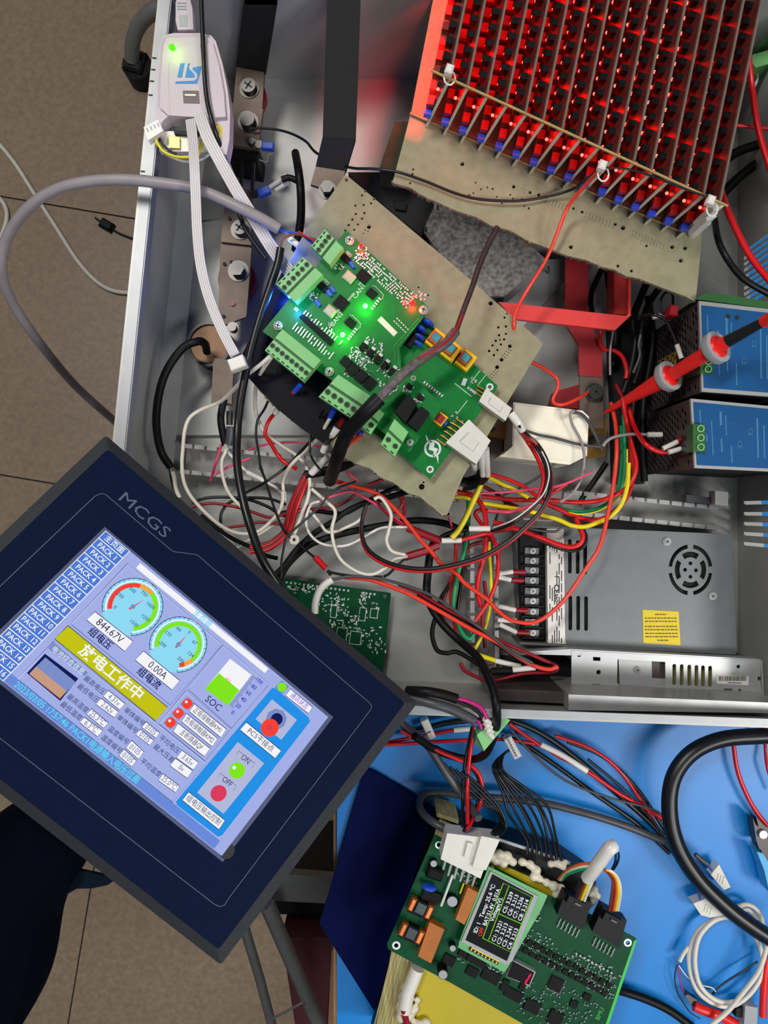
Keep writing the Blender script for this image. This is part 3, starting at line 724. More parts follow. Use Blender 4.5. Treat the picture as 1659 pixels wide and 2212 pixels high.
out1 = [(745, 378), (752, 381), (960, 556), (1165, 734), (1172, 744), (1105, 855), (1000, 1030), (966, 1112), (955, 1114), (940, 1100), (905, 1072), (880, 1065), (850, 1043), (820, 1030), (800, 1012), (770, 1002), (735, 985), (715, 960), (690, 945), (660, 922), (630, 905), (600, 882), (560, 845), (535, 800), (600, 610), (664, 491), (716, 420)]
cd1 = thing('cardboard_sheet', P(850, 760, ZC1 - .006), 'diamond shaped cardboard sheet carrying the green controller boards', 'cardboard')
holed(out1, h1, ZC1 - .004, ZC1, 'sheet', MATS['card'], cd1)
MB().poly([(x + (850 - x)*.03, y + (760 - y)*.03) for x, y in out1], ZC1 - .0052, ZC1 - .0042).build('hole_shade', MATS['hole_shade'], cd1)  # same added dark layer, shading the holes of this sheet
m = MB()
for i in range(6, 22):
    a, b = out1[i], out1[i+1]
    for t in range(5):
        x = a[0] + (b[0]-a[0]) * (t + rr.random()) / 5; y = a[1] + (b[1]-a[1]) * (t + rr.random()) / 5
        m.box(x + 1, y - 2, rr.uniform(6, 14), rr.uniform(4, 8), rr.uniform(10, 60), ZC1 - .009, ZC1 - .0006)
m.build('torn_edge', MATS['cardedge'], cd1)['kind'] = 'stuff'
bf = MB().poly([(512, 790), (578, 648), (618, 570), (700, 600), (800, 880), (705, 962), (650, 925), (600, 884)], ZC1, ZC1 + .0015).build('black_pad', M('pad', (10, 11, 16), .6, var=.1, spec=.15))
tag(bf, 'black insulating pad on the cardboard under the controller board edge', 'pad')

def label3d(parent, s, x, y, size, ang, z, mat='silk', bold=0.0, name='lettering', sx=1.0):
    vs, fs = textmesh(s, 1.0, bold=bold); kk = k(z) * size; c = P(x, y, z); a = -math.radians(ang)
    R = Matrix.Rotation(a, 3, 'Z')
    return MB().add([c + R @ Vector((q.x * kk * sx, q.y * kk, 0)) for q in vs], fs).build(name, MATS[mat] if isinstance(mat, str) else mat, parent)
def terminal(parent, f0, f1, d, n, z0, h=0.013, split=.5, name='terminal_block', mat='term', slots=True, hr=5.6):
    """pluggable screw terminal: front edge f0-f1 (screw side), depth vector d, in pixels at the top"""
    z1 = z0 + h
    def q(t, s): return (f0[0] + (f1[0]-f0[0])*t + d[0]*s, f0[1] + (f1[1]-f0[1])*t + d[1]*s)
    b = MB().poly([q(0, 0), q(1, 0), q(1, 1), q(0, 1)], z0, z1 - .002).build(name, MATS[mat], parent)
    MB().poly([q(.01, .02), q(.99, .02), q(.99, split), q(.01, split)], z1 - .002, z1).build('screw_face', MATS[mat], b)
    MB().poly([q(0, split + .10), q(1, split + .10), q(1, .97), q(0, .97)], z1 - .002, z1 + .001).build('plug_back', MATS[mat], b)
    MB().poly([q(0, split + .01), q(1, split + .01), q(1, split + .08), q(0, split + .08)], z1 - .002, z1 - .0008).build('groove', MATS['term_dark'], b)
    ang = math.degrees(math.atan2(f1[1]-f0[1], f1[0]-f0[0]))
    for i in range(n):
        x, y = q((i + .5) / n, split * .62); c = P(x, y, z1)
        MB().ring(c, hr*.72*k(z1), hr*k(z1), z1 - .001, z1 + .0006, 14).build('screw_ring', MATS['term_dark'], b)
        MB().cyl(c, hr*.7*k(z1), z1 - .001, z1 + .0003, 12).build('screw', MATS['hole'], b)
        if slots:
            x, y = q((i + .5) / n, split * .14); MB().box(x, y, hr * 1.3, hr * .5, ang, z1 - .001, z1 + .0004).build('wire_slot', MATS['hole'], b)
    return b
def screw(parent, x, y, z, r=8, h=.004):
    c = P(x, y, z + h); kk = k(z + h); o = MB().cyl(c, r*kk, z, z + h*.5, 16, r*.98*kk).cyl(c, r*.95*kk, z + h*.5, z + h, 16, r*.5*kk).build('screw', MATS['solder'], parent)
    for a in (20, 110): MB().box(x, y, r*.95, r*.22, a, z + h - .0006, z + h + .0003).build('slot', MATS['hole'], o)
def smd(m, x, y, w, h, a, z, t=.0012): m.box(x, y, w, h, a, z, z + t)
def pointlight(name, loc, col, e, r=.003):
    l = bpy.data.lights.new(name, 'POINT'); l.energy = e; l.color = col; l.shadow_soft_size = r
    o = bpy.data.objects.new(name, l); COL.objects.link(o); o.location = loc; return o
ME('led_red', (255, 22, 20), 7); ME('led_green', (70, 255, 80), 12); ME('led_blue', (60, 110, 255), 6)
def led(parent, x, y, z, mat, col, e, r=4.0):
    o = MB().box(x, y, 9, 7, 40, z, z + .0012).build('led', MATS['white_pl'], parent)
    MB().sphere(P(x, y, z + .0018), r * k(z), 10, .7).build('lit_lens', MATS[mat], o)
    pointlight('led_glow', P(x, y, z + .009), col, e, .002)
# ---- power board (lower)
ZL = 0.1375
pb = thing('power_board', P(930, 860, ZC1), 'lower green board with yellow transformers and white lightning logo', 'circuit board')
holed([(905, 680), (1075, 833), (1072, 842), (1023, 910), (929, 1035), (770, 905), (700, 760)], [(929, 1014, 4), (1058, 836, 4.5)], ZL - .0016, ZL, 'board', MATS['pcb'], pb)
for (x, y) in ((929, 1014), (1058, 836)): MB().ring(P(x, y, ZL), 4.2*k(ZL), 8*k(ZL), ZL, ZL + .0003, 18).build('pad_ring', MATS['silk'], pb)
for (x, y) in ((940, 1000), (1030, 850), (800, 850), (890, 740)): MB().pcyl(x, y, 5, ZC1, ZL - .0016, 10).build('spacer', MATS['brass'], pb)
def disc_cap(parent, x, y, r, ang, z, mat='blue_pl', th=.35):
    c = P(x, y, z + r * k(z) * .8); R = Matrix.Rotation(-math.radians(ang), 3, 'Z'); m = MB().sphere((0, 0, 0), r * k(z), 14)
    m.v = [c + R @ Vector((v.x, v.y * th, v.z)) for v in m.v]; return m.build('disc_capacitor', MATS[mat], parent)
for (x, y, r, a) in ((925, 697, 15, 35), (912, 712, 15, 40), (906, 728, 14, 30), (902, 742, 13, 30)): disc_cap(pb, x, y, r, a, ZL, 'blue_pl', .42)
MB().box(884, 730, 30, 30, 35, ZL, ZL + .008).build('varistor', MATS['chip'], pb)
def yellow_coil(x, y, a):
    o = MB().box(x, y, 34, 40, a, ZL, ZL + .009, 2).build('transformer', MATS['ytrafo'], pb)
    MB().box(x - 3, y - 3, 24, 26, a, ZL + .009, ZL + .0125, 2).build('winding', MATS['copper'], o)
    MB().box(x - 1, y - 5, 17, 16, a, ZL + .0125, ZL + .0132).build('tape', M('teal', (50, 140, 160), .5), o)
yellow_coil(943, 733, 38); yellow_coil(975, 757, 38); yellow_coil(1007, 777, 38)
rt = MB().box(952, 905, 22, 26, 38, ZL, ZL + .009, 1.5).build('small_transformer', MATS['ytrafo'], pb)
MB().box(952, 905, 14, 18, 38, ZL + .009, ZL + .0112).build('winding', MATS['dark_red'], rt)
disc_cap(pb, 962, 914, 8, 100, ZL, 'blue_pl', .6)
m = MB()
for i in range(8): smd(m, 917 + i*5.4, 826 + i*4.1, 4, 6, 38, ZL)
for i in range(7): smd(m, 1012 + i*5, 838 + i*3.6, rr.choice((4, 7)), 5, 38 + rr.choice((0, 90)), ZL)
for i in range(14): smd(m, 973 + rr.uniform(0, 26), 890 + rr.uniform(0, 26), 4, 3, 38, ZL)
for i in range(10): smd(m, 1018 + rr.uniform(0, 14), 816 + rr.uniform(0, 12), 4, 3, 38, ZL)
m.build('small_components', MATS['solder'], pb)['kind'] = 'stuff'
MB().box(1003, 825, 9, 16, 20, ZL, ZL + .003).build('crystal', MATS['solder'], pb)
for (x, y, w, h) in ((920, 862, 2, 30), (1000, 842, 46, 1.4), (1028, 812, 1.2, 30), (1040, 822, 1.2, 30), (998, 880, 1.2, 38)): MB().box(x, y, w, h, 38, ZL, ZL + .0002).build('silk_line', MATS['silk'], pb)
def connector(parent, poly, z0, z1, pins, name='nylon_connector'):
    o = MB().poly(poly, z0, z1).build(name, MATS['nylon'], parent)
    cx = sum(p[0] for p in poly) / 4; cy = sum(p[1] for p in poly) / 4
    MB().poly([(cx + (p[0]-cx)*.42, cy + (p[1]-cy)*.42) for p in poly], z1, z1 + .0015).build('latch', MATS['nylon'], o)
    for (a, b) in pins: MB().tube([P(*a, z0 + .004), P(*b, z0 + .001)], 1.8*k(z0), 6).build('pin', MATS['brass'], o)
connector(pb, [(1050, 839), (1106, 882), (1092, 909), (1035, 867)], ZL, ZL + .011, [((1045 - i*1.5, 842 + i*8), (1030 - i*1.5, 833 + i*8)) for i in range(3)])
connector(pb, [(1013, 906), (1060, 952), (1029, 1003), (963, 956)], ZL, ZL + .014, [((1005 - i*9, 918 + i*9), (985 - i*7, 904 + i*9)) for i in range(5)] + [((998 - i*9, 926 + i*9), (972 - i*7, 912 + i*9)) for i in range(5)])
lg = MB().ring(P(934.5, 969, ZL), 14*k(ZL), 18.5*k(ZL), ZL, ZL + .0003, 32).build('logo_ring', MATS['silk'], pb)
MB().poly([(919, 937), (926, 951), (922, 953)], ZL, ZL + .0003).build('logo_spike', MATS['silk'], pb)
MB().poly([(947, 1002), (942, 985), (947, 984)], ZL, ZL + .0003).build('logo_spike', MATS['silk'], pb)
MB().poly([(929, 952), (939, 957), (937, 966), (947, 970), (935, 990), (937, 975), (926, 971)], ZL, ZL + .0003).build('logo_bolt', MATS['silk'], pb)
# ---- controller board (upper)
ZU = 0.150
ub = thing('controller_board', P(740, 660, ZC1), 'upper green controller board with lit green and red indicator lights', 'circuit board')
holed([(748, 497), (925, 663), (915, 685), (864, 752), (867, 797), (840, 850), (800, 880), (640, 768), (567, 716)], [(848, 714.5, 2.6)], ZU - .0016, ZU, 'board', MATS['pcb'], ub)
for (x, y) in ((755, 517), (600, 702), (711, 802), (915, 668)):
    screw(ub, x, y, ZU, 10); MB().pcyl(x, y, 6, ZC1 + .0016, ZU - .0016, 10).build('spacer', MATS['brass'], ub)
T = terminal
T(ub, (672, 532), (701, 495), (41, 41), 4, ZU, .013)
T(ub, (596, 614), (654, 555), (44, 39), 6, ZU, .013)
T(ub, (655, 824), (572, 757), (38, -46), 8, ZU, .013)
T(ub, (757, 903), (688, 857), (43, -48), 5, ZU, .013, hr=6.5)
for (x, y, w, h) in ((785, 596, 26, 24), (737, 654, 27, 26), (747, 558, 20, 14), (697, 620, 20, 15), (803, 634, 20, 18), (757, 697, 20, 18)): MB().box(x, y, w, h, 40, ZU, ZU + .0022).build('chip', MATS['chip'], ub)
for (x, y) in ((754, 597), (713, 671)): MB().box(x, y, 25, 21, 40, ZU, ZU + .0035, 3).build('inductor', M('indu', (196, 178, 156), .5), ub)
for (x, y) in ((760, 571), (711, 632), (686, 653), (718, 624)): MB().box(x, y, 8, 16, -35, ZU, ZU + .003, 1.5).build('blue_resistor', MATS['blue_pl'], ub)
m = MB(); ca, sa = math.cos(math.radians(42)), math.sin(math.radians(42))
for i in range(26):                                # resistor field along the far edge
    for j in range(5):
        if rr.random() < .12: continue
        u = 8 + i*6.1; v = 6 + j*8 + rr.uniform(-1, 1)
        smd(m, 790 + u*ca*.93 - v*sa, 542 + u*sa*.93 + v*ca*.75 - 4, 5.5, 2.6, 42 + rr.choice((0, 90)), ZU)
m.build('resistor_field', MATS['solder'], ub)['kind'] = 'stuff'
m = MB()
for i in range(15):                                # dashes around the black header
    for s in (-26, -18, 16, 24, 32):
        if rr.random() < .2: continue
        smd(m, 648 + i*5.6 + s*-.45, 691 + i*4.6 + s*.62 - 2, 2.6, 6, 40, ZU)
for i in range(9):
    for s in (-16, 16): smd(m, 776 + i*3.1*.8 - s*.5 + 8, 598 + i*-3.0 + s*.5 + 8, 5, 1.5, 40, ZU); smd(m, 728 + i*3.1*.8 - s*.5 + 8, 658 + i*-3.0 + s*.5 + 8, 5, 1.5, 40, ZU)
for (x, y, a) in ((812, 656, -52), (761, 722, -52)):
    for t in range(5): smd(m, x + t*4 - 8, y - t*5.2 + 10, 7, 3.4, 38, ZU)
for (cx, cy, w, h, n) in ((732, 574, 22, 14, 16), (678, 640, 18, 22, 16), (780, 545, 26, 26, 26), (905, 640, 30, 22, 14), (880, 655, 22, 20, 14), (716, 705, 10, 30, 12), (790, 762, 70, 46, 60), (840, 815, 50, 40, 40), (770, 790, 60, 46, 44), (800, 735, 20, 20, 12)):
    for i in range(n): smd(m, cx + rr.uniform(-w/2, w/2), cy + rr.uniform(-h/2, h/2), rr.choice((3, 4, 6)), 2.8, rr.choice((40, 130)), ZU)
m.build('small_components', MATS['solder'], ub)['kind'] = 'stuff'
MB().poly([(646, 684), (655, 678), (722, 736), (713, 746)], ZU, ZU + .003).build('black_header', MATS['chip'], ub)
for i in range(4): MB().box(747 + i*18, 781 + i*15, 21, 20, 40, ZU, ZU + .0026).build('power_transistor', MATS['chip'], ub)
for i in range(3): MB().box(741 + i*19 + 14, 799 + i*16 + 4, 20, 10, 40, ZU, ZU + .002).build('power_transistor', MATS['chip'], ub)
for i in range(5):
    x, y = 784 + i*15.5, 748 + i*13.5
    MB().box(x, y, 11, 17, 38, ZU, ZU + .004).build('tall_component', MATS['chip'], ub); MB().box(x + 7, y - 8, 9, 8, 38, ZU, ZU + .003).build('tall_component', MATS['solder'], ub)
MB().box(837, 705, 50, 12, 45, ZU, ZU + .0003).build('white_label', MATS['silk'], ub)
label3d(ub, 'CAN1', 776, 629, 14, -52, ZU + .0003); label3d(ub, 'CAN2', 727, 690, 14, -52, ZU + .0003)
label3d(ub, '485_1', 757, 553, 11, 48, ZU + .0003); label3d(ub, '485_2', 708, 613, 11, 48, ZU + .0003)
for (x0, y0) in ((806, 640), (757, 703)):
    pts = [P(x0 + a, y0 + b, ZU + .0003) for a, b in ((-2, -23), (4, -22), (22, -4), (21, 4), (16, 8))]; MB().tube(pts, .8*k(ZU), 4).build('silk_line', MATS['silk'], ub)
for i, pts in enumerate(([(910, 690), (858, 750), (862, 790)], [(904, 688), (851, 748), (853, 775)])): MB().tube([P(x, y, ZU) for x, y in pts], .7*k(ZU), 4).build('copper_trace', MATS['pcb_edge'], ub)
m = MB()
for j in range(2):
    for i in range(6): m.box(858 + i*4.6 - j*6, 688 + i*4.6 + j*6, 4, 2, 45, ZU, ZU + .0003)
m.build('small_print', MATS['silk'], ub)['kind'] = 'stuff'
led(ub, 780, 530, ZU, 'led_red', (1, .01, .01), .022, 5); led(ub, 892, 654, ZU, 'led_red', (1, .01, .01), .05, 6)
led(ub, 789, 661, ZU, 'led_green', (.02, 1, .03), .020, 6); led(ub, 740, 723, ZU, 'led_green', (.02, 1, .03), .020, 6)
led(ub, 640, 668, ZU, 'led_blue', (.02, .25, 1), .03, 2.5)
pointlight('blue_led_glow', P(622, 655, ZC1 + .006), (.02, .10, 1), .16, .004)
bl = MB().box(634, 520, 26, 12, 40, ZC1 + .012, ZC1 + .016, 2).build('blue_terminal_sleeve', MATS['white_pl']); tag(bl, 'pale sleeve lit blue beside the four way terminal block', 'sleeve')
pointlight('blue_led_glow', P(612, 535, .135), (.05, .15, 1), .05, .004)
# ---- relay board
ZR = 0.153
rl = thing('relay_board', P(880, 890, ZL), 'small green relay board with two black relays', 'circuit board')
MB().poly([(885, 808), (958, 877), (884, 977), (868, 966), (790, 905), (850, 800)], ZR - .0016, ZR).build('board', MATS['pcb'], rl)
MB().poly([(883, 850), (901, 872), (876, 914), (854, 889)], ZR, ZR + .013).build('relay', MATS['chip'], rl)
MB().poly([(910, 877), (929, 892), (902, 931), (881, 914)], ZR, ZR + .013).build('relay', MATS['chip'], rl)
m = MB()
for (cx, cy, w, h, n) in ((880, 838, 26, 16, 16), (905, 862, 22, 18, 14), (850, 842, 20, 18, 10)):
    for i in range(n): smd(m, cx + rr.uniform(-w/2, w/2), cy + rr.uniform(-h/2, h/2), rr.choice((4, 6)), 3, rr.choice((40, 130)), ZR)
m.build('small_components', MATS['solder'], rl)['kind'] = 'stuff'
for (x, y) in ((884, 835), (908, 858)): MB().box(x, y, 14, 12, 40, ZR, ZR + .0025).build('chip', MATS['chip'], rl)
screw(rl, 886, 955, ZR, 8); MB().pcyl(886, 955, 5, ZL, ZR - .0016, 10).build('spacer', MATS['brass'], rl); screw(rl, 893, 816, ZR, 6); MB().pcyl(893, 816, 5, ZL, ZR - .0016, 10).build('spacer', MATS['brass'], rl)
T(rl, (800, 939), (771, 914), (30, -46), 2, ZR - .004, .013, hr=6)
T(rl, (852, 988), (822, 960), (30, -55), 2, ZR, .012, hr=6)
# ================================================================ stack of upright cards glowing red
ZT = 0.208; ZB = ZC2 + 0.0004
tops = [(300,335),(375,375),(457,415),(540,455),(622,492),(697,528),(780,560),(857,597),(937,630),(1017,660),(1087,695),(1160,738),(1237,770),(1310,800),(1385,835),(1455,865)]
bots = [(200,540),(275,575),(347,610),(423,640),(497,675),(570,708),(642,740),(713,773),(785,803),(855,835),(925,867),(995,897),(1065,928),(1133,957),(1205,985),(1272,1013)]
M('card_edge', (104, 94, 84), 0.5, var=.1); M('trim_blue', (30, 70, 200), .35, var=.05)
ME('stack_led', (255, 60, 50), 11)
CD = Vector((0.205, 1.0, 0)).normalized(); CL = 0.19; TH = 0.0016
pitch = 0.0126; rows = 15
ordn = ['first', 'second', 'third', 'fourth', 'fifth', 'sixth', 'seventh', 'eighth', 'ninth', 'tenth', 'eleventh', 'twelfth', 'thirteenth', 'fourteenth', 'fifteenth', 'sixteenth']
trimm = chipm = lensm = None
for i in range(16):
    tf = P(820 + tops[i][0] / 1.977, tops[i][1] / 1.977, ZT); bf = P(820 + bots[i][0] / 1.977, bots[i][1] / 1.977, ZB)
    n = Vector((-CD.y, CD.x, 0))                     # face towards the left gap
    lb_ = 'tall red-lit circuit card, %s in the stack counted from the bare cardboard end' % ordn[i]
    o = thing('load_card', bf, lb_, 'circuit card', 'upright cards of the glowing stack')
    q = [bf, bf + CD * CL, tf + CD * CL, tf]
    MB().loft([v - n * TH / 2 for v in q], [v + n * TH / 2 for v in q]).build('board', MATS['card_edge'], o)
    fe = [bf - CD * .0006, bf + CD * .0006, tf + CD * .0006, tf - CD * .0006]; MB().loft([v - n * .0011 for v in fe], [v + n * .0011 for v in fe]).build('front_edge', M('pale_edge', (196, 200, 176), .5, var=.05), o)
    up = (tf - bf); ang = math.atan2(CD.y, CD.x)
    # dark component faces
    fq = [bf + up * .06 + CD * .002, bf + up * .06 + CD * (CL - .002), bf + up * .97 + CD * (CL - .002), bf + up * .97 + CD * .002]
    MB().loft([v + n * TH / 2 for v in fq], [v + n * (TH / 2 + .0002) for v in fq]).build('mask', M('mask_dark', (100, 40, 36), .35, var=.2), o)
    if trimm is None:
        trimm = MB().wbox((0, 0, 0), (.0078, .0062, .0100)).mesh('trimmer', M('trim_red_lit', (150, 30, 30), .35, var=.05)); bluem = MB().wbox((0, 0, 0), (.0045, .0062, .0060)).mesh('blue_trimmer', MATS['trim_blue'])  # trimmer red stands for LED light falling on blue plastic
        chipm = MB().wbox((0, 0, 0), (.0050, .0060, .0080)).mesh('relay_chip', MATS['chip'])
        lensm = MB().sphere((0, 0, 0), .0014, 8).mesh('led', MATS['stack_led'])
        capm = MB().wbox((0, 0, 0), (.0050, .0030, .0030)).mesh('resistor', MATS['chip'])
    for r in range(rows):
        s = .0055 + r * pitch
        b = bf + CD * s
        c = b + up * .36 + n * (TH / 2 + .0033); put('trimmer', trimm, o, c, ang)
        c = b + up * .60 + CD * .002 + n * (TH / 2 + .0022); put('led', lensm, o, c, ang)
        c = b + up * .78 + CD * .0066 + n * (TH / 2 + .0026); put('relay_chip', chipm, o, c, ang)
        c = b + up * .55 + CD * .0072 + n * (TH / 2 + .0016); put('resistor', capm, o, c, ang)
    put('blue_trimmer', bluem, o, bf + CD * -.0012 + up * .30 + n * (TH / 2 + .0034), ang)
    for s in (.012, .047, .082, .117, .152):
        lo = pointlight('card_led_glow', bf + CD * s + up * (.66 if i else .62) + n * (.0085 if i else .012), (1, .0, .0), .26 if i == 0 else .017 * (1 - i / 17), .004)
        if i == 0:
            lo.data.type = 'SPOT'; lo.data.spot_size = math.radians(66); lo.data.spot_blend = .25
            lo.rotation_euler = (n * .05 - Vector((0, 0, 1))).to_track_quat('-Z', 'Y').to_euler()
def rail(name, a, b, z, w, label, mat='brass'):
    o = MB().tube([P(*a, z), P(*b, z)], w * k(z), 4).build(name, MATS[mat]); tag(o, label, 'rod', 'brass rods across the card stack'); return o
M('rail_tan', (176, 150, 96), .5, .2, var=.12)
rail('brass_rod', (932, 152), (1572, 445), ZT + .0022, 3.6, 'tan rod across the upper front corners of the card stack', 'rail_tan')
rail('brass_rod', (886, 244), (1478, 503), ZB + .0026, 3.2, 'tan rod lying along the lower front corners of the card stack', 'rail_tan')
def tie(x, y, z, label):
    o = thing('cable_tie', P(x, y, z - .01), label, 'cable tie', 'white ties on the card stack')
    MB().box(x, y, 17, 20, 20, z, z + .006, 3).build('head', MATS['white_pl'], o)
    pts = [P(x + 12*math.cos(t), y + 22 + 16*math.sin(t), z - .002) for t in [math.pi*2*j/10 for j in range(11)]]
    MB().tube(pts, 2.2*k(z), 6).build('loop', MATS['white_pl'], o)
tie(971, 146, ZT + .004, 'white cable tie on the left end of the upper tan rod')
tie(1303, 354, ZT + .004, 'white cable tie with a long tail midway on the upper tan rod')
tie(1538, 430, ZT + .004, 'white cable tie near the right end of the upper tan rod')
nut = thing('nylon_spacer', P(1545, 470, ZB), 'white nylon spacers and nut at the right corner of the card stack', 'spacer')
MB().box(1550, 444, 26, 14, -25, .17, .205, 2).build('hex_spacer', MATS['nylon'], nut); MB().box(1536, 466, 24, 14, -25, .155, .19, 2).build('hex_spacer', MATS['nylon'], nut)
MB().pcyl(1527, 478, 10, ZB, .165, 12).build('nut', MATS['nylon'], nut)
# ================================================================ touch panel held over the cabinet corner
HD = 0.58
def ray(p): return Vector(((p[0] - CX) / F, -(p[1] - CY) / F, -1.0))
CAMP = Vector((0, 0, H))
hc = [CAMP + ray(p) * (HD * d) for p, d in (((228, 938), 1.0), ((905, 1518), 1.06053581), ((478, 2088), .93472586), ((-326, 1464), .87419004))]
HO, HU, HV = hc[0], hc[1] - hc[0], hc[3] - hc[0]
HN = HV.cross(HU).normalized() if HV.cross(HU).z > 0 else HU.cross(HV).normalized()
HUh, HVh = HU.normalized(), HV.normalized()
def hp(x, y, off=0.0):
    """point of the panel plane seen at photo pixel (x, y), lifted by off"""
    r = ray((x, y)); o = HO + HN * off
    return CAMP + r * ((o - CAMP).dot(HN) / r.dot(HN))
def huv(u, v, w): return HO + HU * u + HV * v + HN * w
pan = thing('touch_panel', huv(.5, .5, -.05), 'dark navy operator touch panel with a lit battery screen', 'touch panel')
def ringloft(m, loops):
    b = len(m.v); n = len(loops[0])
    for l in loops: m.v += l
    for j in range(len(loops) - 1):
        for i in range(n): m.f.append([b + j*n + i, b + j*n + (i+1) % n, b + (j+1)*n + (i+1) % n, b + (j+1)*n + i])
    return m
def rrect(u0, v0, u1, v1, ru, w, n=5):
    rv = ru * HU.length / HV.length; out = []
    for (cu, cv, a0) in ((u1 - ru, v1 - rv, 0), (u0 + ru, v1 - rv, 90), (u0 + ru, v0 + rv, 180), (u1 - ru, v0 + rv, 270)):
        for i in range(n + 1):
            t = math.radians(a0 + 90*i/n); out.append(huv(cu + ru*math.cos(t), cv + rv*math.sin(t), w))
    return out
m = MB(); l0 = rrect(0, 0, 1, 1, .008, -.010); l1 = rrect(0, 0, 1, 1, .008, -.003); l2 = rrect(.028, .032, .972, .968, .008, .0)
b0 = rrect(.05, .05, .95, .95, .01, -.010); b1 = rrect(.05, .05, .95, .95, .01, -.030)
ringloft(m, [b1, b0, l0, l1, l2]); m.f.append(list(range(len(b1))))
m.build('housing', MATS['hmi_side'], pan)
m = MB(); m.v = list(l2); m.f = [list(range(len(l2)))]; gp_ = m.build('front_film', MATS['hmi'], pan)
def hquad(name, pts, mat, parent, off):
    top = [hp(x, y, off) for x, y in pts]; a = (top[1] - top[0]).cross(top[2] - top[1]).dot(HN)
    if a < 0: top = top[::-1]
    return MB().loft([q - HN * .00008 for q in top], top).build(name, MATS[mat] if isinstance(mat, str) else mat, parent)
def hline(name, pts, wpx, mat, parent, off):
    return MB().tube([hp(x, y, off) for x, y in pts], wpx * HD / F / 2, 4).build(name, MATS[mat], parent)
def hcirc(name, x, y, r, mat, parent, off, n=24, a0=0, a1=360, r0=0.0):
    c = hp(x, y, off); s = HD / F; vs = []
    N_ = n if a1 - a0 >= 360 else n + 1
    ang = [math.radians(a0 + (a1 - a0) * i / n) for i in range(N_)]
    O = [c + (HUh * math.cos(t) + HVh * math.sin(t)) * r * s for t in ang]
    m = MB()
    if r0 > 0:
        I = [c + (HUh * math.cos(t) + HVh * math.sin(t)) * r0 * s for t in ang]; L_ = len(ang)
        m.add(O + I, [[i, i + 1, L_ + i + 1, L_ + i] for i in range(L_ - 1)] + ([[L_ - 1, 0, L_, 2*L_ - 1]] if N_ == n else []))
    else: m.add(O, [list(range(len(O)))])
    return m.build(name, MATS[mat], parent)
def htext(s, x, y, size, mat, parent, off, align='CENTER', bold=0.0, sx=1.0, name='lettering'):
    vs, fs = textmesh(s, 1.0, align, bold); c = hp(x, y, off); kk = size * HD / F
    return MB().add([c + HUh * q.x * kk * sx - HVh * q.y * kk for q in vs], fs).build(name, MATS[mat], parent)
# printed outline, brand lettering, highlight edges
W1 = .0004
hline('printed_line', [(-192, 1449), (205, 1072), (218, 1066), (228, 1068), (372, 1190), (378, 1192), (420, 1197), (428, 1200), (798, 1518), (803, 1526), (801, 1532), (494, 1940), (485, 1955), (474, 1958), (462, 1952), (-60, 1548), (-190, 1456), (-192, 1449)], 2.6, 'hmi_line', pan, W1)
htext('MCGS', 312, 1113, 34, 'hmi_line', pan, W1, sx=1.45)
hcirc('speaker_dot', 490, 1838, 16, 'hmi_side', pan, W1)
S = {'s_bg': (160, 172, 226), 's_frame': (214, 220, 246), 's_dark': (86, 98, 158), 's_btn': (78, 120, 206), 's_white': (240, 240, 244), 's_ink': (34, 38, 92), 's_cyan': (140, 214, 240), 's_red': (240, 66, 52), 's_or': (244, 162, 56), 's_green': (126, 226, 30), 's_yel': (192, 192, 22), 's_bar': (104, 136, 214), 's_teal': (92, 214, 236), 's_blue': (36, 142, 226), 's_navy': (20, 28, 84), 's_purple': (110, 40, 210), 's_rose': (214, 60, 92), 's_grey': (176, 182, 216), 's_slate': (120, 140, 196), 's_tankink': (30, 60, 190)}
for n_, c_ in S.items(): ME(n_, c_, 1.14)
Z0, Z1, Z2, Z3, Z4 = .0006, .0008, .0010, .0012, .0014
ST, SR, SB, SL = (228, 1146), (709, 1549), (479, 1849), (-52, 1425)
scr = hquad('screen', [ST, SR, SB, SL], 's_bg', pan, Z0)
hquad('screen_edge', [(226, 1138), (720, 1549), (481, 1862), (-66, 1425)], M('scr_edge', (60, 72, 110), .5), pan, .0003)
# exact map from the 800 x 480 display raster to the panel plane
_c = [hp(*q, Z1) for q in (ST, SR, SB, SL)]
def sp_(s, t):
    u, v = s / 800.0, t / 480.0
    p = (_c[0] * (1-u) + _c[1] * u) * (1-v) + (_c[3] * (1-u) + _c[2] * u) * v
    d = p - CAMP; return (CX + d.x / -d.z * F, CY - d.y / -d.z * F)
for i in range(17):
    t0 = i * 28.2 + 1.6; t1 = (i + 1) * 28.2 - 1
    hquad('menu_button', [sp_(2, t0), sp_(83, t0), sp_(83, t1), sp_(2, t1)], 's_btn', scr, Z2)
    x, y = sp_(43, (t0 + t1) / 2); htext('主页面' if i == 0 else 'PACK %d' % i, x, y, 15 if i == 0 else 15.5, 's_white', scr, Z3, bold=.012, sx=.95 if i else 1.1)
hquad('menu_backing', [sp_(0, 0), sp_(85, 0), sp_(85, 480), sp_(0, 480)], 's_white', scr, Z1)
hquad('title_bar', [(302.6, 1216.4), (580, 1444.5), (572, 1454), (294, 1227)], 's_white', scr, Z1)
htext('主页面', 437, 1337, 16, 'ink_teal' if False else 's_teal', scr, Z2, bold=.01)
def frame(pts, name='panel_outline'):
    hline(name, pts + [pts[0]], 1.6, 's_dark', scr, Z1); hline(name, [(pts[3][0] + 1, pts[3][1] + 1), (pts[0][0] + 1, pts[0][1] + 1.5), (pts[1][0], pts[1][1] + 1.5)], 1.2, 's_frame', scr, Z2)
frame([(275, 1217.6), (480, 1392), (367.6, 1523), (153, 1348)])
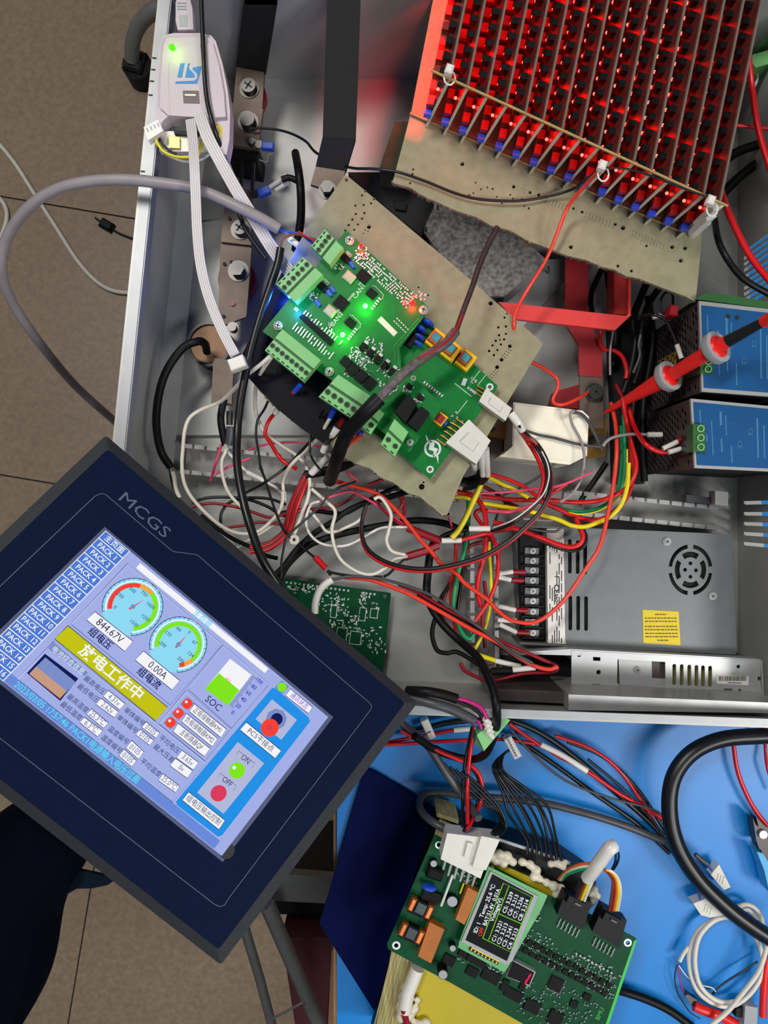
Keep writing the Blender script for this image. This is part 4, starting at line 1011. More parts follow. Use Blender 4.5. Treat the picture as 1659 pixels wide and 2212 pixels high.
def gauge(x, y, r, segs, nums, needle):
    hcirc('dial_face', x, y, r, 's_cyan', scr, Z1, 40)
    hcirc('dial_rim', x, y, r, 's_navy', scr, Z2, 40, 130, 410, r - 1.3)
    hcirc('dial_track', x, y, r - 6, 's_white', scr, Z2, 40, 130, 410, r - 9)
    for a0, a1, c_ in segs: hcirc('dial_band', x, y, r - 11, c_, scr, Z2, 16, a0, a1, r - 20)
    for i in range(0, 29):
        a = math.radians(130 + i * 10); s = HD / F; c = hp(x, y, Z3); d = HUh * math.cos(a) + HVh * math.sin(a)
        MB().tube([c + d * (r - (7 if i % 4 == 0 else 4)) * s, c + d * r * s], .5 * s, 4).build('dial_tick', MATS['s_navy'], scr)
    for a, tx in nums:
        t = math.radians(a); c = hp(x, y, Z3); s = HD / F; d = HUh * math.cos(t) + HVh * math.sin(t); q = c + d * (r - 26) * s; dq = q - CAMP
        htext(tx, CX + dq.x / -dq.z * F, CY - dq.y / -dq.z * F, 10.5, 's_navy', scr, Z3)
    t = math.radians(needle); c = hp(x, y, Z3); s = HD / F; d = HUh * math.cos(t) + HVh * math.sin(t); e = HN.cross(d)
    MB().add([c - d * 9 * s + e * 2.2 * s, c - d * 9 * s - e * 2.2 * s, c + d * 29 * s], [[0, 1, 2]]).build('dial_needle', MATS['s_red'], scr)
    hcirc('dial_hub', x, y, 5, 's_slate', scr, Z4, 12)
gauge(287, 1310.5, 61, [(134, 246, 's_red'), (246, 282, 's_or'), (282, 406, 's_green')], [(138, '0'), (182, '250'), (226, '500'), (268, '750'), (316, '1000'), (362, '1250'), (404, '1500')], 286)
gauge(385.5, 1392, 59, [(134, 368, 's_green'), (368, 392, 's_or'), (392, 406, 's_red')], [(142, '-200'), (186, '-133'), (228, '-66'), (270, '0'), (314, '67'), (360, '134'), (400, '200')], 270)
def vbox(pts, s, size, tc='s_ink', sx=.9, border=True, bold=0.0, mat='s_white', name='value_box'):
    if border: hline('box_outline', pts + [pts[0]], 1.4, 's_navy', scr, Z2)
    hquad(name, pts, mat, scr, Z1 + .00008)
    cx = sum(p[0] for p in pts) / 4; cy = sum(p[1] for p in pts) / 4
    if s: htext(s, cx, cy, size, tc, scr, Z3, sx=sx, bold=bold)
vbox([(205, 1321), (287, 1385), (269, 1407), (187, 1339)], '844.67V', 22)
vbox([(310, 1406), (388, 1470), (371, 1490), (292, 1426)], '0.00A', 21)
htext('组电压', 216, 1380, 19, 's_ink', scr, Z2, bold=.015); htext('组电流', 321.5, 1466, 19, 's_ink', scr, Z2, bold=.015)
vbox([(147, 1351.5), (361.7, 1527.5), (336, 1557.6), (118, 1380)], '放电工作中', 29, 's_white', 1.1, True, .02, 's_yel', 'banner')
hquad('heading_tab', [(116, 1386), (190, 1453), (183, 1461), (103, 1400)], 's_slate', scr, Z1); htext('电池综合信息', 147, 1427, 13.5, 's_white', scr, Z2)
hquad('battery_icon', [(97, 1412), (169, 1466), (130, 1514), (58, 1454)], 's_navy', scr, Z1); hquad('battery_icon', [(98, 1420), (164, 1474), (130, 1508), (63, 1455)], 's_slate', scr, Z2)
for i in range(20):
    x = 78 + i * 3.3; y = 1440 + i * 2.65; hquad('battery_bar', [(x, y), (x + 1.9, y + 1.4), (x - 11.5, y + 19), (x - 13.4, y + 17.6)], 's_or', scr, Z3)
frame([(116, 1385), (446, 1648), (373, 1733), (37, 1467)])
for tx, x, y in (('最高电压', 204, 1480.5), ('最低电压', 190, 1497.6), ('最高温度', 168, 1520), ('最低温度', 153.7, 1536.5), ('单体编号', 290.5, 1549), ('单体编号', 275, 1565), ('温度编号', 255.5, 1589), ('温度编号', 241, 1608), ('平均电压', 366, 1608.5), ('最大压差', 354, 1628), ('平均温度', 325.5, 1659)): htext(tx, x, y, 13, 's_ink', scr, Z2)
G_ = 's_dark'
for tx, pts in (('4.31v', [(234, 1491), (270, 1520), (258, 1533.5), (223, 1504.6)]), ('2.62v', [(218, 1508), (255.6, 1537), (246, 1550), (207, 1521.5)]), ('25.3℃', [(198, 1531), (234, 1561), (223, 1573), (187, 1543)]), ('6.3℃', [(182, 1549), (222, 1578), (210, 1591), (172, 1561)]), ('0105', [(316, 1559), (345, 1583), (336, 1594), (306, 1571)]), ('0105', [(303, 1575), (332, 1599), (323, 1610), (293, 1587)]), ('0105', [(284, 1599), (311, 1624), (299, 1640), (272, 1616)]), ('0105', [(268, 1618), (295, 1643), (284, 1656), (257, 1633)]), ('3.65v', [(393, 1620.5), (429, 1647), (417, 1663), (381, 1637)]), ('0v', [(379, 1638), (416, 1665), (404, 1681), (367, 1654)]), ('25.0℃', [(352, 1671), (388, 1698), (378.5, 1712), (342, 1686)])): vbox(pts, tx, 15, G_, .85)
hquad('status_bar', [sp_(86, 452), sp_(772, 452), sp_(772, 478), sp_(86, 478)], 's_bar', scr, Z1)
x, y = sp_(110, 465); htext('2023/03/05 17:57:46 PACK1电源输入电压过高', x, y, 18.5, 's_teal', scr, Z2, 'LEFT', .01, .87)
# charge tank
frame([(481.4, 1393.7), (581, 1478), (500, 1573.6), (404.5, 1487.5)])
hquad('charge_tank', [(497, 1423), (543, 1458), (492, 1524), (443, 1487.5)], 's_white', scr, Z1); hquad('charge_level', [(473, 1454), (517, 1491), (492, 1524), (443, 1487.5)], 's_green', scr, Z2)
htext('50%', 493, 1469, 8, 's_red', scr, Z3); htext('SOC', 461, 1520, 21, 's_ink', scr, Z2, sx=.95)
for v_, x, y in ((100, 910, 945), (80, 873, 990), (60, 835, 1032), (40, 800, 1078), (20, 762, 1122), (0, 725, 1168)):
    htext(str(v_), 280 + x / 3.252, 1180 + y / 3.252, 12, 's_tankink', scr, Z2, bold=.01)
for i in range(21):
    x = 542 - i * 2.42 + 3; y = 1460 + i * 3.1; hline('scale_tick', [(x, y), (x + (8 if i % 4 == 0 else 5), y + (6.4 if i % 4 == 0 else 4))], .9, 's_navy', scr, Z2)
frame([(401, 1492), (498, 1575), (443, 1644), (343, 1563)])
for (x, y, tx, pts) in ((404.5, 1520, '正极接触器KM1', [(420, 1520), (489, 1575), (477, 1593.6), (409, 1537)]), (385.5, 1541, '负极接触器KM2', [(403, 1541), (470, 1595), (458, 1613), (392, 1559)]), (368.5, 1561, '主断路器QF', [(384.5, 1562), (454, 1617), (441, 1634), (374, 1581)])):
    hquad('lamp_square', [(x, y - 15), (x + 16, y - 1), (x, y + 15), (x - 16, y + 1)], 's_slate', scr, Z1); hcirc('lamp', x, y, 10.5, 's_red', scr, Z2, 20); hcirc('lamp_glint', x - 2, y - 4, 3, 's_white', scr, Z3, 8); vbox(pts, tx, 14, 's_ink', .78)
# right hand control column
def c6(x, y): return (280 + x / 3.252, 1180 + y / 3.252)
hquad('control_column', [c6(1000, 995), c6(1030, 1000), c6(1255, 1200), c6(1268, 1230), c6(650, 2030), c6(620, 2040), c6(335, 1820), c6(325, 1795)][0:8], 's_blue', scr, Z1)
def hq6(name, pts, mat, off): return hquad(name, [c6(*p) for p in pts], mat, scr, off)
hq6('button_plate', [(1000, 1075), (1175, 1220), (1065, 1360), (885, 1215)], 's_grey', Z2)
x, y = c6(1030, 1215); hcirc('button_collar', x, y, 23, 's_slate', scr, Z3, 8); hcirc('button_hole', x + 1, y, 13, 's_navy', scr, Z4, 16)
x, y = c6(985, 1275); hcirc('red_button', x, y, 19, 's_red', scr, Z4 + .0002, 20); hcirc('red_button_glint', x - 1, y, 6, 's_rose', scr, Z4 + .0004, 12)
vbox([c6(*p) for p in ((820, 1235), (1065, 1435), (1020, 1490), (775, 1290))], 'PCS干接点', 15, 's_ink', 1.0)
hq6('switch_plate', [(760, 1375), (945, 1525), (660, 1880), (475, 1730)], 's_grey', Z2)
for tx, p, q, c_ in (('ON', (815, 1498), (755, 1575), 's_green'), ('OFF', (685, 1655), (625, 1735), 's_rose')):
    htext(tx, *c6(*p), 17, 's_ink', scr, Z3, sx=.8); hcirc('switch_lamp', *c6(*q), 16.5, c_, scr, Z3, 22)
    hline('bracket_line', [c6(p[0] - 60, p[1] - 35), c6(p[0] - 50, p[1] - 62), c6(p[0] + 65, p[1] + 28), c6(p[0] + 45, p[1] + 60)], 1.2, 's_dark', scr, Z3)
hcirc('lamp_glint', *c6(735, 1555), 4, 's_white', scr, Z4, 8)
vbox([c6(*p) for p in ((415, 1725), (670, 1925), (625, 1990), (370, 1785))], '组电压输出控制', 15, 's_ink', .85)
x, y = c6(1070, 990); hquad('lamp_square', [(x, y - 15), (x + 16, y - 1), (x, y + 15), (x - 16, y + 1)], 's_slate', scr, Z1); hcirc('status_lamp', x, y, 10, 's_green', scr, Z2, 18)
vbox([c6(*p) for p in ((1130, 1000), (1285, 1130), (1255, 1175), (1095, 1050))], '通讯状态', 14, 's_purple', .85)
# ================================================================ battery pack with monitor board on the mat
ZK = 0.050
pk = thing('battery_pack', P(1040, 2040, 0), 'black and yellow battery pack with ribbed tan edges on the blue mat', 'battery pack')
MB().poly([(948, 1768), (1075, 1812), (1225, 1862), (1288, 1905), (1180, 2270), (800, 2270)], .0065, ZK).build('case', MATS['black'], pk)
MB().poly([(960, 1815), (1262, 1945), (1165, 2262), (866, 2262), (905, 2085)], ZK, ZK + .002).build('yellow_plate', MATS['yellow_board'], pk)
MB().poly([(846, 2055), (908, 2086), (868, 2212), (862, 2262), (803, 2262)], ZK, ZK + .003).build('ribbed_edge', MATS['ribbed'], pk)
for i in range(9):
    t = i / 8; a = (848 + 58*t, 2058 + 29*t); b = (806 + 54*t, 2225); MB().tube([P(*a, ZK + .003), P(*b, ZK + .003)], 1.6*k(ZK), 5).build('rib', MATS['ribbed'], pk)
MB().poly([(950, 1771), (994, 1790), (982, 1818), (938, 1806)], ZK, ZK + .003).build('ribbed_edge', MATS['ribbed'], pk)
for i in range(7): MB().tube([P(953 + i*6, 1772 + i*2.7, ZK + .003), P(943 + i*6, 1806 + i*2, ZK + .003)], 1.4*k(ZK), 5).build('rib', MATS['ribbed'], pk)
MB().poly([(945, 1756), (992, 1772), (990, 1780), (943, 1764)], .0065, ZK + .001).build('rim_strip', MATS['ribbed'], pk)
MB().poly([(1060, 1805), (1232, 1862), (1230, 1868), (1060, 1811)], ZK, ZK + .002).build('rim_strip', MATS['grey_pl'], pk)
ZM = 0.066
bm = thing('monitor_board', P(1100, 2010, ZK), 'green battery monitor board with small voltage display and red digit', 'circuit board')
holed([(939, 1803), (1000, 1838), (1052, 1864), (1174, 1930), (1285, 1980), (1373, 2027), (1370, 2034), (1300, 2240), (1180, 2240), (975, 2124), (907, 2088), (838, 2050), (836, 2040)], [(948, 1825, 4), (856, 2042, 4), (1356, 2036, 5)], ZM - .0016, ZM, 'board', MATS['pcb_dark'], bm)
MB().poly([(1370, 2032), (1376, 2030), (1306, 2240), (1299, 2240)], ZM - .0018, ZM + .0001).build('board_rim', M('rimgreen', (40, 190, 60), .4), bm)
for (x, y, r) in ((948, 1825, 8), (856, 2042, 9), (1356, 2036, 8.5)): MB().ring(P(x, y, ZM), 5*k(ZM), r*k(ZM), ZM, ZM + .0004, 18).build('pad_ring', MATS['solder'], bm)
for (x, y) in ((950, 1880), (1080, 2060), (1200, 2000), (1200, 2180)): MB().pcyl(x, y, 8, ZK + .002, ZM - .0016, 10).build('spacer', MATS['nylon'], bm)
nc = MB().poly([(966, 1800), (1070, 1812), (1038, 1898), (952, 1856)], ZM, ZM + .022).build('nylon_connector', MATS['nylon'], bm)
MB().box(1012, 1838, 12, 34, 14, ZM + .022, ZM + .025).build('latch', MATS['nylon'], nc)
MB().poly([(1040, 1806), (1080, 1814), (1050, 1880), (1020, 1875)], ZM + .01, ZM + .026).build('plug', MATS['nylon'], nc)
for i in range(6): MB().tube([P(962 + i*13, 1860 + i*6, ZM + .006), P(955 + i*13, 1885 + i*6, ZM + .001)], 3*k(ZM), 6).build('pin', MATS['solder'], nc)
MB().tube([P(978, 1890, ZM + .004), P(953, 1957, ZM + .004)], 3*k(ZM), 6).build('light_bar', MATS['silk'], bm)
MB().tube([P(1002, 1908, ZM + .003), P(994, 1930, ZM + .003)], 2.2*k(ZM), 6).build('light_bar', MATS['yellow_wire'], bm)
disc_cap(bm, 927, 1916, 17, 10, ZM, 'blue_pl', .4)
MB().box(940, 1890, 36, 24, 20, ZM, ZM + .008, 4).build('relay_block', MATS['chip'], bm); MB().box(932, 1938, 40, 24, 22, ZM, ZM + .004).build('dark_module', MATS['chip'], bm)
for (x, y) in ((909, 1964), (889, 2018)):
    o = MB().box(x, y, 50, 34, 25, ZM, ZM + .007).build('coil', MATS['chip'], bm)
    MB().box(x, y, 24, 26, 25, ZM + .007, ZM + .0105, 2).build('core', M('core_teal', (20, 46, 50), .3), o)
    for s in (-1, 1):
        cx, cy = rotp(x, y, 20*s, 0, 25); MB().box(cx, cy, 13, 30, 25, ZM + .004, ZM + .0115, 3).build('winding', MATS['copper'], o)
MB().poly([(1011, 1917), (1036, 1930), (1003, 1998), (984, 1986)], ZM, ZM + .009).build('film_capacitor', MATS['kapton'], bm)
MB().poly([(928, 1992), (960, 2008), (931, 2081), (903, 2066)], ZM, ZM + .010).build('film_capacitor', MATS['kapton'], bm)
for (x, y, r, h) in ((977, 1948, 11, .006), (978, 2049, 6.5, .008), (957, 2106, 9.5, .014), (937, 1866, 7, .006)):
    o = MB().pcyl(x, y, r, ZM, ZM + h, 18).build('electrolytic', MATS['grey_pl'], bm); MB().ring(P(x, y, ZM + h), r*.85*k(ZM), r*1.15*k(ZM), ZM, ZM + h - .0005, 18).build('sleeve', MATS['black'], o)
rr = random.Random(21); m = MB(); md = []
def field(cx, cy, w, h, a, n, mm, sizes, t=.0012):
    for i in range(n):
        x, y = rotp(cx, cy, rr.uniform(-w/2, w/2), rr.uniform(-h/2, h/2), a); mm.box(x, y, rr.choice(sizes), rr.choice((2.4, 3)), a + rr.choice((0, 90)), ZM, ZM + t)
field(1215, 2075, 210, 34, 28.5, 120, m, (2.4, 3)); field(1220, 2050, 190, 14, 28.5, 24, m, (3, 5)); field(1240, 2110, 200, 14, 28.5, 46, m, (3, 6)); field(1295, 2110, 80, 60, 28, 50, m, (4, 7))
field(1225, 2170, 120, 70, 26, 90, m, (3, 4)); field(1150, 2150, 60, 70, 26, 40, m, (3, 5)); field(1040, 2085, 110, 30, 28, 40, m, (3, 5)); field(1180, 2205, 140, 30, 26, 40, m, (3, 4)); field(1155, 1985, 20, 30, 28, 10, m, (3, 4)); field(1015, 1900, 60, 30, 28, 30, m, (3, 4))
m.build('small_components', M('dimsolder', (104, 116, 110), .35, .8), bm)['kind'] = 'stuff'
for i in range(14):
    for j in range(2): md.append((1130 + i*14.2 - j*9, 2030 + i*7.6 + j*17, 11, 12, 28.5))
md += [(1030, 2076, 44, 20, 28), (1060, 2110, 40, 24, 28), (1020, 2100, 26, 20, 28), (1110, 2150, 40, 22, 28), (1150, 2175, 34, 26, 26), (1200, 2200, 30, 30, 26), (1240, 2170, 16, 16, 26), (1268, 2155, 16, 14, 26), (1090, 2130, 14, 26, 26), (1130, 2130, 12, 24, 26), (970, 2075, 26, 22, 28), (1000, 2060, 18, 18, 28)]
for (x, y, w, h, a) in md: MB().box(x, y, w, h, a, ZM, ZM + .002).build('chip', MATS['chip'], bm)
MB().box(1201, 2127, 34, 34, 25, ZM, ZM + .0006).build('processor_pins', MATS['dgrey_wire'], bm); MB().box(1201, 2127, 29, 29, 25, ZM + .0006, ZM + .0024).build('processor', MATS['chip'], bm)
for i in range(10): MB().sphere(P(1245 + i*8.4, 2060 + i*4.6, ZM + .002), 3.2*k(ZM), 6).build('solder_bead', MATS['solder'], bm)
label3d(bm, 'BMU', 1296, 2190, 14, -65, ZM + .0004, 'pcb_edge')
for (poly, px) in (([(1221, 1931), (1278, 1950), (1260, 2008), (1203, 1976)], (1212, 1985)), ([(1303, 1960), (1354, 1989), (1337, 2048), (1279, 2012)], (1288, 2026))):
    o = MB().poly(poly, ZM, ZM + .014).build('black_connector', MATS['black'], bm); cx = sum(p[0] for p in poly) / 4; cy = sum(p[1] for p in poly) / 4
    MB().box(cx + 4, cy - 14, 40, 18, 28, ZM + .014, ZM + .019).build('plug', MATS['black'], o); MB().box(cx + 8, cy - 12, 14, 4, 28, ZM + .019, ZM + .0205).build('latch', MATS['dgrey_wire'], o)
    for i in range(6):
        for j in range(2): MB().tube([P(px[0] + i*8 - j*4, px[1] + i*4.6 + j*9, ZM + .002), P(px[0] + i*8 - 5 - j*4, px[1] + i*4.6 + 8 + j*9, ZM + .0006)], 1.5*k(ZM), 5).build('pin', MATS['solder'], o)
# display module
def lc(x, y): return (960 + x / 5.925, 1840 + y / 5.925)
lcd = MB().poly([lc(565, 190), lc(1320, 560), lc(1240, 740), lc(815, 1480), lc(770, 1545), lc(175, 1225), lc(190, 1150)], ZM + .008, ZM + .0096).build('display_board', M('lcdgreen', (90, 170, 100), .4), bm)
for (x, y) in (lc(620, 250), lc(1180, 560), lc(250, 1200), lc(760, 1480)): MB().pcyl(x, y, 5, ZM, ZM + .008, 8).build('display_spacer', MATS['brass'], bm)
ZD = ZM + .0096
MB().poly([lc(590, 250), lc(1200, 570), lc(1180, 620), lc(870, 1400), lc(800, 1450), lc(215, 1150)], ZD, ZD + .0015).build('display_bezel', MATS['grey_pl'], lcd)
MB().poly([lc(615, 285), lc(1140, 565), lc(800, 1400), lc(270, 1130)], ZD + .0015, ZD + .0018).build('display_glass', MATS['glass_dark'], lcd)
ZS = ZD + .0019
def ltxt(s, x, y, size, mat, align='LEFT', sx=1.0):
    vs, fs = textmesh(s, 1.0, align, .012); px, py = lc(x, y); c = P(px, py, ZS); kk = k(ZS) * size; u = Vector((.364, .931, 0)); v = Vector((.931, -.364, 0))
    MB().add([c + u * q.x * kk * sx - v * q.y * kk for q in vs], fs).build('display_lettering', MATS[mat], lcd)
ME('l_white', (236, 240, 250), 1.15); ME('l_green', (120, 230, 40), 1.15); ME('l_red', (250, 60, 60), 1.15); ME('seg_red', (255, 20, 60), 2.0)
ltxt('ID: 1   Temp: 25.6 ℃', 392, 1040, 12.5, 'l_white', sx=1.02); ltxt('OFF', 450, 1082, 12.5, 'l_red', sx=.9); ltxt('BAT:51.4V  0.01A', 512, 945, 12.5, 'l_white', sx=.93); ltxt('Voltage(V).', 668, 735, 12.5, 'l_white', 'CENTER')
for i, (a, b) in enumerate((('C1: 3.221', 'C5: 3.239'), ('C2: 3.213', 'C6: 3.213'), ('C3: 3.241', 'C7: 3.236'), ('C4: 3.213', 'C8: 3.214'))):
    ltxt(a, 625 + i*66, 1150 + i*33, 12.5, 'l_white', sx=1.0); ltxt(b, 762 + i*66, 785 + i*33, 12.5, 'l_white', sx=1.0)
for pts in ([(490, 1105), (755, 400), (1120, 580), (850, 1285), (490, 1105)], [(565, 1130), (825, 440)], [(690, 790), (980, 920)]): MB().tube([P(*lc(*p), ZS) for p in pts], .75*k(ZS), 4).build('display_line', MATS['l_green'], lcd)
hs = MB().poly([lc(330, 1220), lc(700, 1400), lc(685, 1450), lc(310, 1260)], ZD, ZD + .001).build('header_strip', MATS['hole'], lcd)
MB().poly([lc(350, 1222), lc(700, 1400), lc(696, 1412), lc(346, 1234)], ZD + .001, ZD + .0014).build('header_frame', MATS['yellow_wire'], hs)
for i in range(8): MB().pcyl(*lc(345 + i*46, 1255 + i*24), 1.9, ZD, ZD + .003, 8).build('header_pin', MATS['brass'], hs)
MB().box(*lc(1215, 665), 20, 24, 25, ZM, ZM + .006, 3).build('teal_capacitor', M('teal2', (30, 150, 130), .5), bm)
sg = MB().poly([lc(880, 1390), lc(1170, 1540), lc(1090, 1718), lc(795, 1600)], ZM, ZM + .007).build('digit_display', MATS['grey_pl'], bm)
MB().poly([lc(878, 1400), lc(1150, 1545), lc(1085, 1705), lc(800, 1598)], ZM + .007, ZM + .0072).build('digit_face', MATS['glass_dark'], sg)
def seg(a, b, mat): MB().tube([P(*lc(*a), ZM + .0074), P(*lc(*b), ZM + .0074)], 1.9*k(ZM), 6).build('digit_segment', MATS[mat], sg)
ME('seg_off', (60, 54, 56), .6)
for (x, y) in ((905, 1535), (1040, 1610)):
    Lx, Ly = -38, 62; Wx, Wy = 62, 22
    c = [(x - Wx/2 - Lx, y - Wy/2 - Ly), (x + Wx/2 - Lx, y + Wy/2 - Ly), (x - Wx/2, y - Wy/2), (x + Wx/2, y + Wy/2), (x - Wx/2 + Lx, y - Wy/2 + Ly), (x + Wx/2 + Lx, y + Wy/2 + Ly)]
    second = x > 1000
    for a, b, right in ((0, 1, 0), (2, 3, 0), (4, 5, 0), (0, 2, 0), (2, 4, 0), (1, 3, 1), (3, 5, 1)): seg(c[a], c[b], 'seg_red' if second and right else 'seg_off')
# hot glue and cable sleeve
def blob(parent, pts, z, name='hot_glue', mat='glue'):
    m = MB()
    for (x, y, r) in pts: m.sphere(P(x, y, z), r*k(z), 10, .8)
    o = m.build(name, MATS[mat], parent)
    rm = o.modifiers.new('r', 'REMESH'); rm.mode = 'VOXEL'; rm.voxel_size = .0013; rm.use_smooth_shade = True
    sm_ = o.modifiers.new('s', 'SMOOTH'); sm_.iterations = 3
    return o
blob(pk, [(1060, 1850, 12), (1078, 1845, 12), (1095, 1850, 13), (1108, 1862, 10), (1088, 1866, 10), (1070, 1862, 8)], ZM - .004)
blob(pk, [(1128, 1862, 10), (1145, 1868, 11), (1158, 1880, 12), (1152, 1895, 10), (1165, 1898, 9), (1180, 1906, 10), (1196, 1914, 12), (1212, 1918, 10), (1200, 1932, 9), (1222, 1926, 7)], ZM - .004)
blob(pk, [(1190, 1866, 9), (1205, 1866, 10), (1216, 1872, 9), (1222, 1862, 7)], ZK + .006)
blob(pk, [(1276, 1930, 9), (1284, 1920, 9), (1290, 1935, 9), (1280, 1948, 9), (1270, 1958, 8)], ZM - .004)
blob(pk, [(897, 2102, 14), (890, 2118, 16), (882, 2136, 17), (876, 2156, 17), (872, 2175, 18), (880, 2190, 18), (896, 2178, 10), (902, 2160, 8), (868, 2196, 14), (920, 2210, 12), (900, 2215, 14)], ZK + .006)
# ================================================================ cables and wires (pixel, pixel, height in cm)
def wire(label, mat, r, pts, name='wire', group='loose wires in the cabinet', cat=None, n=8, step=6):
    o = cable_mb(pts, r, n, step).build(name, MATS[mat]); return tag(o, label, cat or name, group)
def zed(l, z): return [p if len(p) == 3 else (p[0], p[1], z) for p in l]
def W(label, mat, r, z, pts, **kw): return wire(label, mat, r, zed(pts, z), **kw)
M('coral_wire', (232, 62, 44), .35, var=.05); M('magenta', (190, 30, 120), .35, var=.05); M('wrap', (92, 84, 84), .6, var=.5, scale=220, bump=.5, bscale=260); M('maroonwrap', (46, 20, 24), .6, var=.6, scale=200, bump=.5, bscale=260)
# --- panel lead, programmer leads
W('thick black cable from the blue lit connector down to the touch panel', 'blackrub', 9, 15, [(606, 536), (600, 570), (585, 615), (560, 690), (541, 760), (530, 810), (519, 870), (513, 930), (512, 1000, 16), (525, 1080, 17), (545, 1150, 17.5), (570, 1215, 17.5), (610, 1275, 16.5)], name='cable')
W('black lead crossing the white programmer and passing under the ribbons', 'blackrub', 5, 15.5, [(434, -30), (437, 60), (445, 200), (462, 275), (484, 340, 14), (505, 420, 13.5), (530, 495, 13.5), (575, 560, 14)], name='cable')
def ribbon(label, ctr, w, z, n, cat='ribbon cable'):
    o = thing('ribbon_cable', cm(zed(ctr, z)[0]), label, cat, 'white ribbon cables of the programmer')
    c = catmull([cm(p) for p in zed(ctr, z)], 6)
    for i in range(n):
        off = (i - (n-1)/2) * w / n; pts = []
        for j, p in enumerate(c):
            t = (c[min(j+1, len(c)-1)] - c[max(j-1, 0)]).normalized(); s = Vector((-t.y, t.x, 0)).normalized(); pts.append(p + s * off * k(p.z))
        MB().tube(pts, w / n * .52 * k(z/100), 8).build('strand', MATS['ribbon_white'], o)
    return o
r1 = ribbon('white flat ribbon hanging from the programmer to a loose plug', [(411, 258, 15), (416, 300, 16), (420, 360, 17), (423, 430, 17), (426, 500, 16.8), (433, 570, 16.6), (450, 640, 16.5), (478, 710, 16.4), (508, 768, 16.3)], 22, 16.5, 5)
ribbon('white flat ribbon running from the programmer to the controller board', [(430, 240, 15), (446, 290, 15.5), (474, 345, 15.5), (510, 410, 15), (548, 472, 14.4), (590, 540, 14), (636, 600, 14.2)], 27, 14.8, 5)
pl = thing('ribbon_plug', cm((512, 782, 15.5)), 'white four way plug dangling at the end of the ribbon', 'connector')
MB().box(511, 783, 36, 26, -20, .157, .169, 2).build('body', MATS['white_pl'], pl)
for i in range(4): MB().box(502 + i*8, 799 - i*3, 5, 7, -20, .159, .167).build('pin_slot', MATS['nylon'], pl)
W('thick grey network cable looping over the floor and the cabinet rim', 'grey_wire', 10, 15, [(400, 1050, -86), (330, 985, -50), (250, 912, -20), (160, 830, -10), (70, 720, 0), (20, 640, 5), (4, 580, 8), (14, 515, 10), (60, 450, 12.5), (120, 410, 14), (190, 392, 14.8), (270, 388, 15.2), (350, 396, 15.5), (430, 410, 15.5), (510, 445, 15.8), (560, 470, 15.5), (603, 494, 15)], name='cable')
W('blue stripped core between the grey cable end and the four way terminal', 'blue_wire', 3, 14.8, [(600, 494), (625, 502), (650, 505), (668, 520), (680, 528)])
W('brown stripped core bending back beside the grey cable end', 'brown_wire', 2.6, 15, [(606, 540), (608, 522), (620, 510), (640, 506), (668, 514), (690, 520)])
W('red stripped core entering the four way terminal', 'red_wire', 2, 15.2, [(645, 500), (664, 512), (682, 522)])
# --- upper left lugs
W('black sleeved lead with two ferrules running under the pointed cardboard corner', 'black', 9, 8, [(638, 330, 5), (645, 370), (650, 420), (649, 480, 9), (638, 540, 10)], name='cable')
W('short black branch feeding the two white ferrule sleeves', 'black', 7, 7, [(645, 392), (625, 384), (608, 388)], name='cable')
W('upper white ferrule sleeve beside the blue lug', 'white_wire', 5, 7, [(583, 404, 6), (622, 378)], name='sleeve')
W('lower white ferrule sleeve beside the blue lug', 'white_wire', 5, 6.6, [(596, 411, 6), (625, 393)], name='sleeve')
def lug(x, y, w, h, a, z, label):
    o = thing('crimp_lug', P(x, y, z), label, 'crimp lug', 'blue crimp lugs'); MB().box(x, y, w, h, a, z, z + .006, 2).build('barrel', MATS['blue_pl'], o)
    cx, cy = rotp(x, y, -w * .75, 0, a); MB().pcyl(cx, cy, h * .55, z + .001, z + .003, 12).build('ring', MATS['chrome'], o)
lug(569, 411, 28, 17, -20, .056, 'blue crimp lug with white sleeves near the pointed cardboard corner'); lug(578, 313, 26, 16, 5, .050, 'blue crimp lug beside the black pin block')
W('thin grey loop under the blue lug', 'grey_wire', 1.6, 5, [(560, 345), (576, 350), (580, 335), (600, 330)])
W('thin black wire from the busbar bolt across to the card stack tie', 'blackrub', 3, 14, [(543, 277, 5.6), (585, 278, 5.5), (625, 287, 6), (660, 305, 7), (686, 332, 9), (752, 361, 12.2), (810, 365, 13.6), (860, 372), (920, 392), (985, 418), (1040, 431), (1120, 434), (1190, 423), (1245, 405, 15), (1278, 378, 18), (1300, 362, 21)])
W('thin black wire bridging the ties along the upper tan rod', 'blackrub', 2.2, 21.5, [(1310, 362), (1360, 366), (1420, 385), (1490, 412), (1545, 430)])
W('slim red wire hanging from the card stack down to the dark red busbar', 'coral_wire', 4, 15, [(1300, 365, 21), (1270, 395, 18), (1228, 445, 15.5), (1205, 500), (1180, 560, 14), (1140, 625, 13), (1116, 670, 13), (1110, 700, 13), (1114, 735, 12), (1140, 775, 11), (1175, 796, 10), (1200, 815, 9), (1206, 835, 9), (1194, 866, 9), (1215, 874, 9), (1250, 860, 8), (1268, 848, 6)])
tw = thing('twisted_harness', cm((870, 810, 17)), 'twisted red and grey harness crossing the yellow transformers', 'cable')
cable_mb(zed([(1075, 490), (1054, 530), (1035, 575), (1020, 620), (1003, 665), (985, 715)], 17), 6).build('twisted_end', MATS['maroonwrap'], tw)
cable_mb([(985, 715, 17), (962, 742, 17.3), (925, 766, 17.5), (885, 795, 17.6), (845, 832, 17.5), (815, 865, 17.4)], 11).build('wrapped_middle', MATS['wrap'], tw)
cable_mb([(820, 860, 17.4), (795, 885, 17.3), (770, 912, 16.5), (748, 940, 15.4), (732, 978, 14.2), (722, 1010, 12), (712, 1038, 9)], 16).build('black_sleeve', MATS['black'], tw)
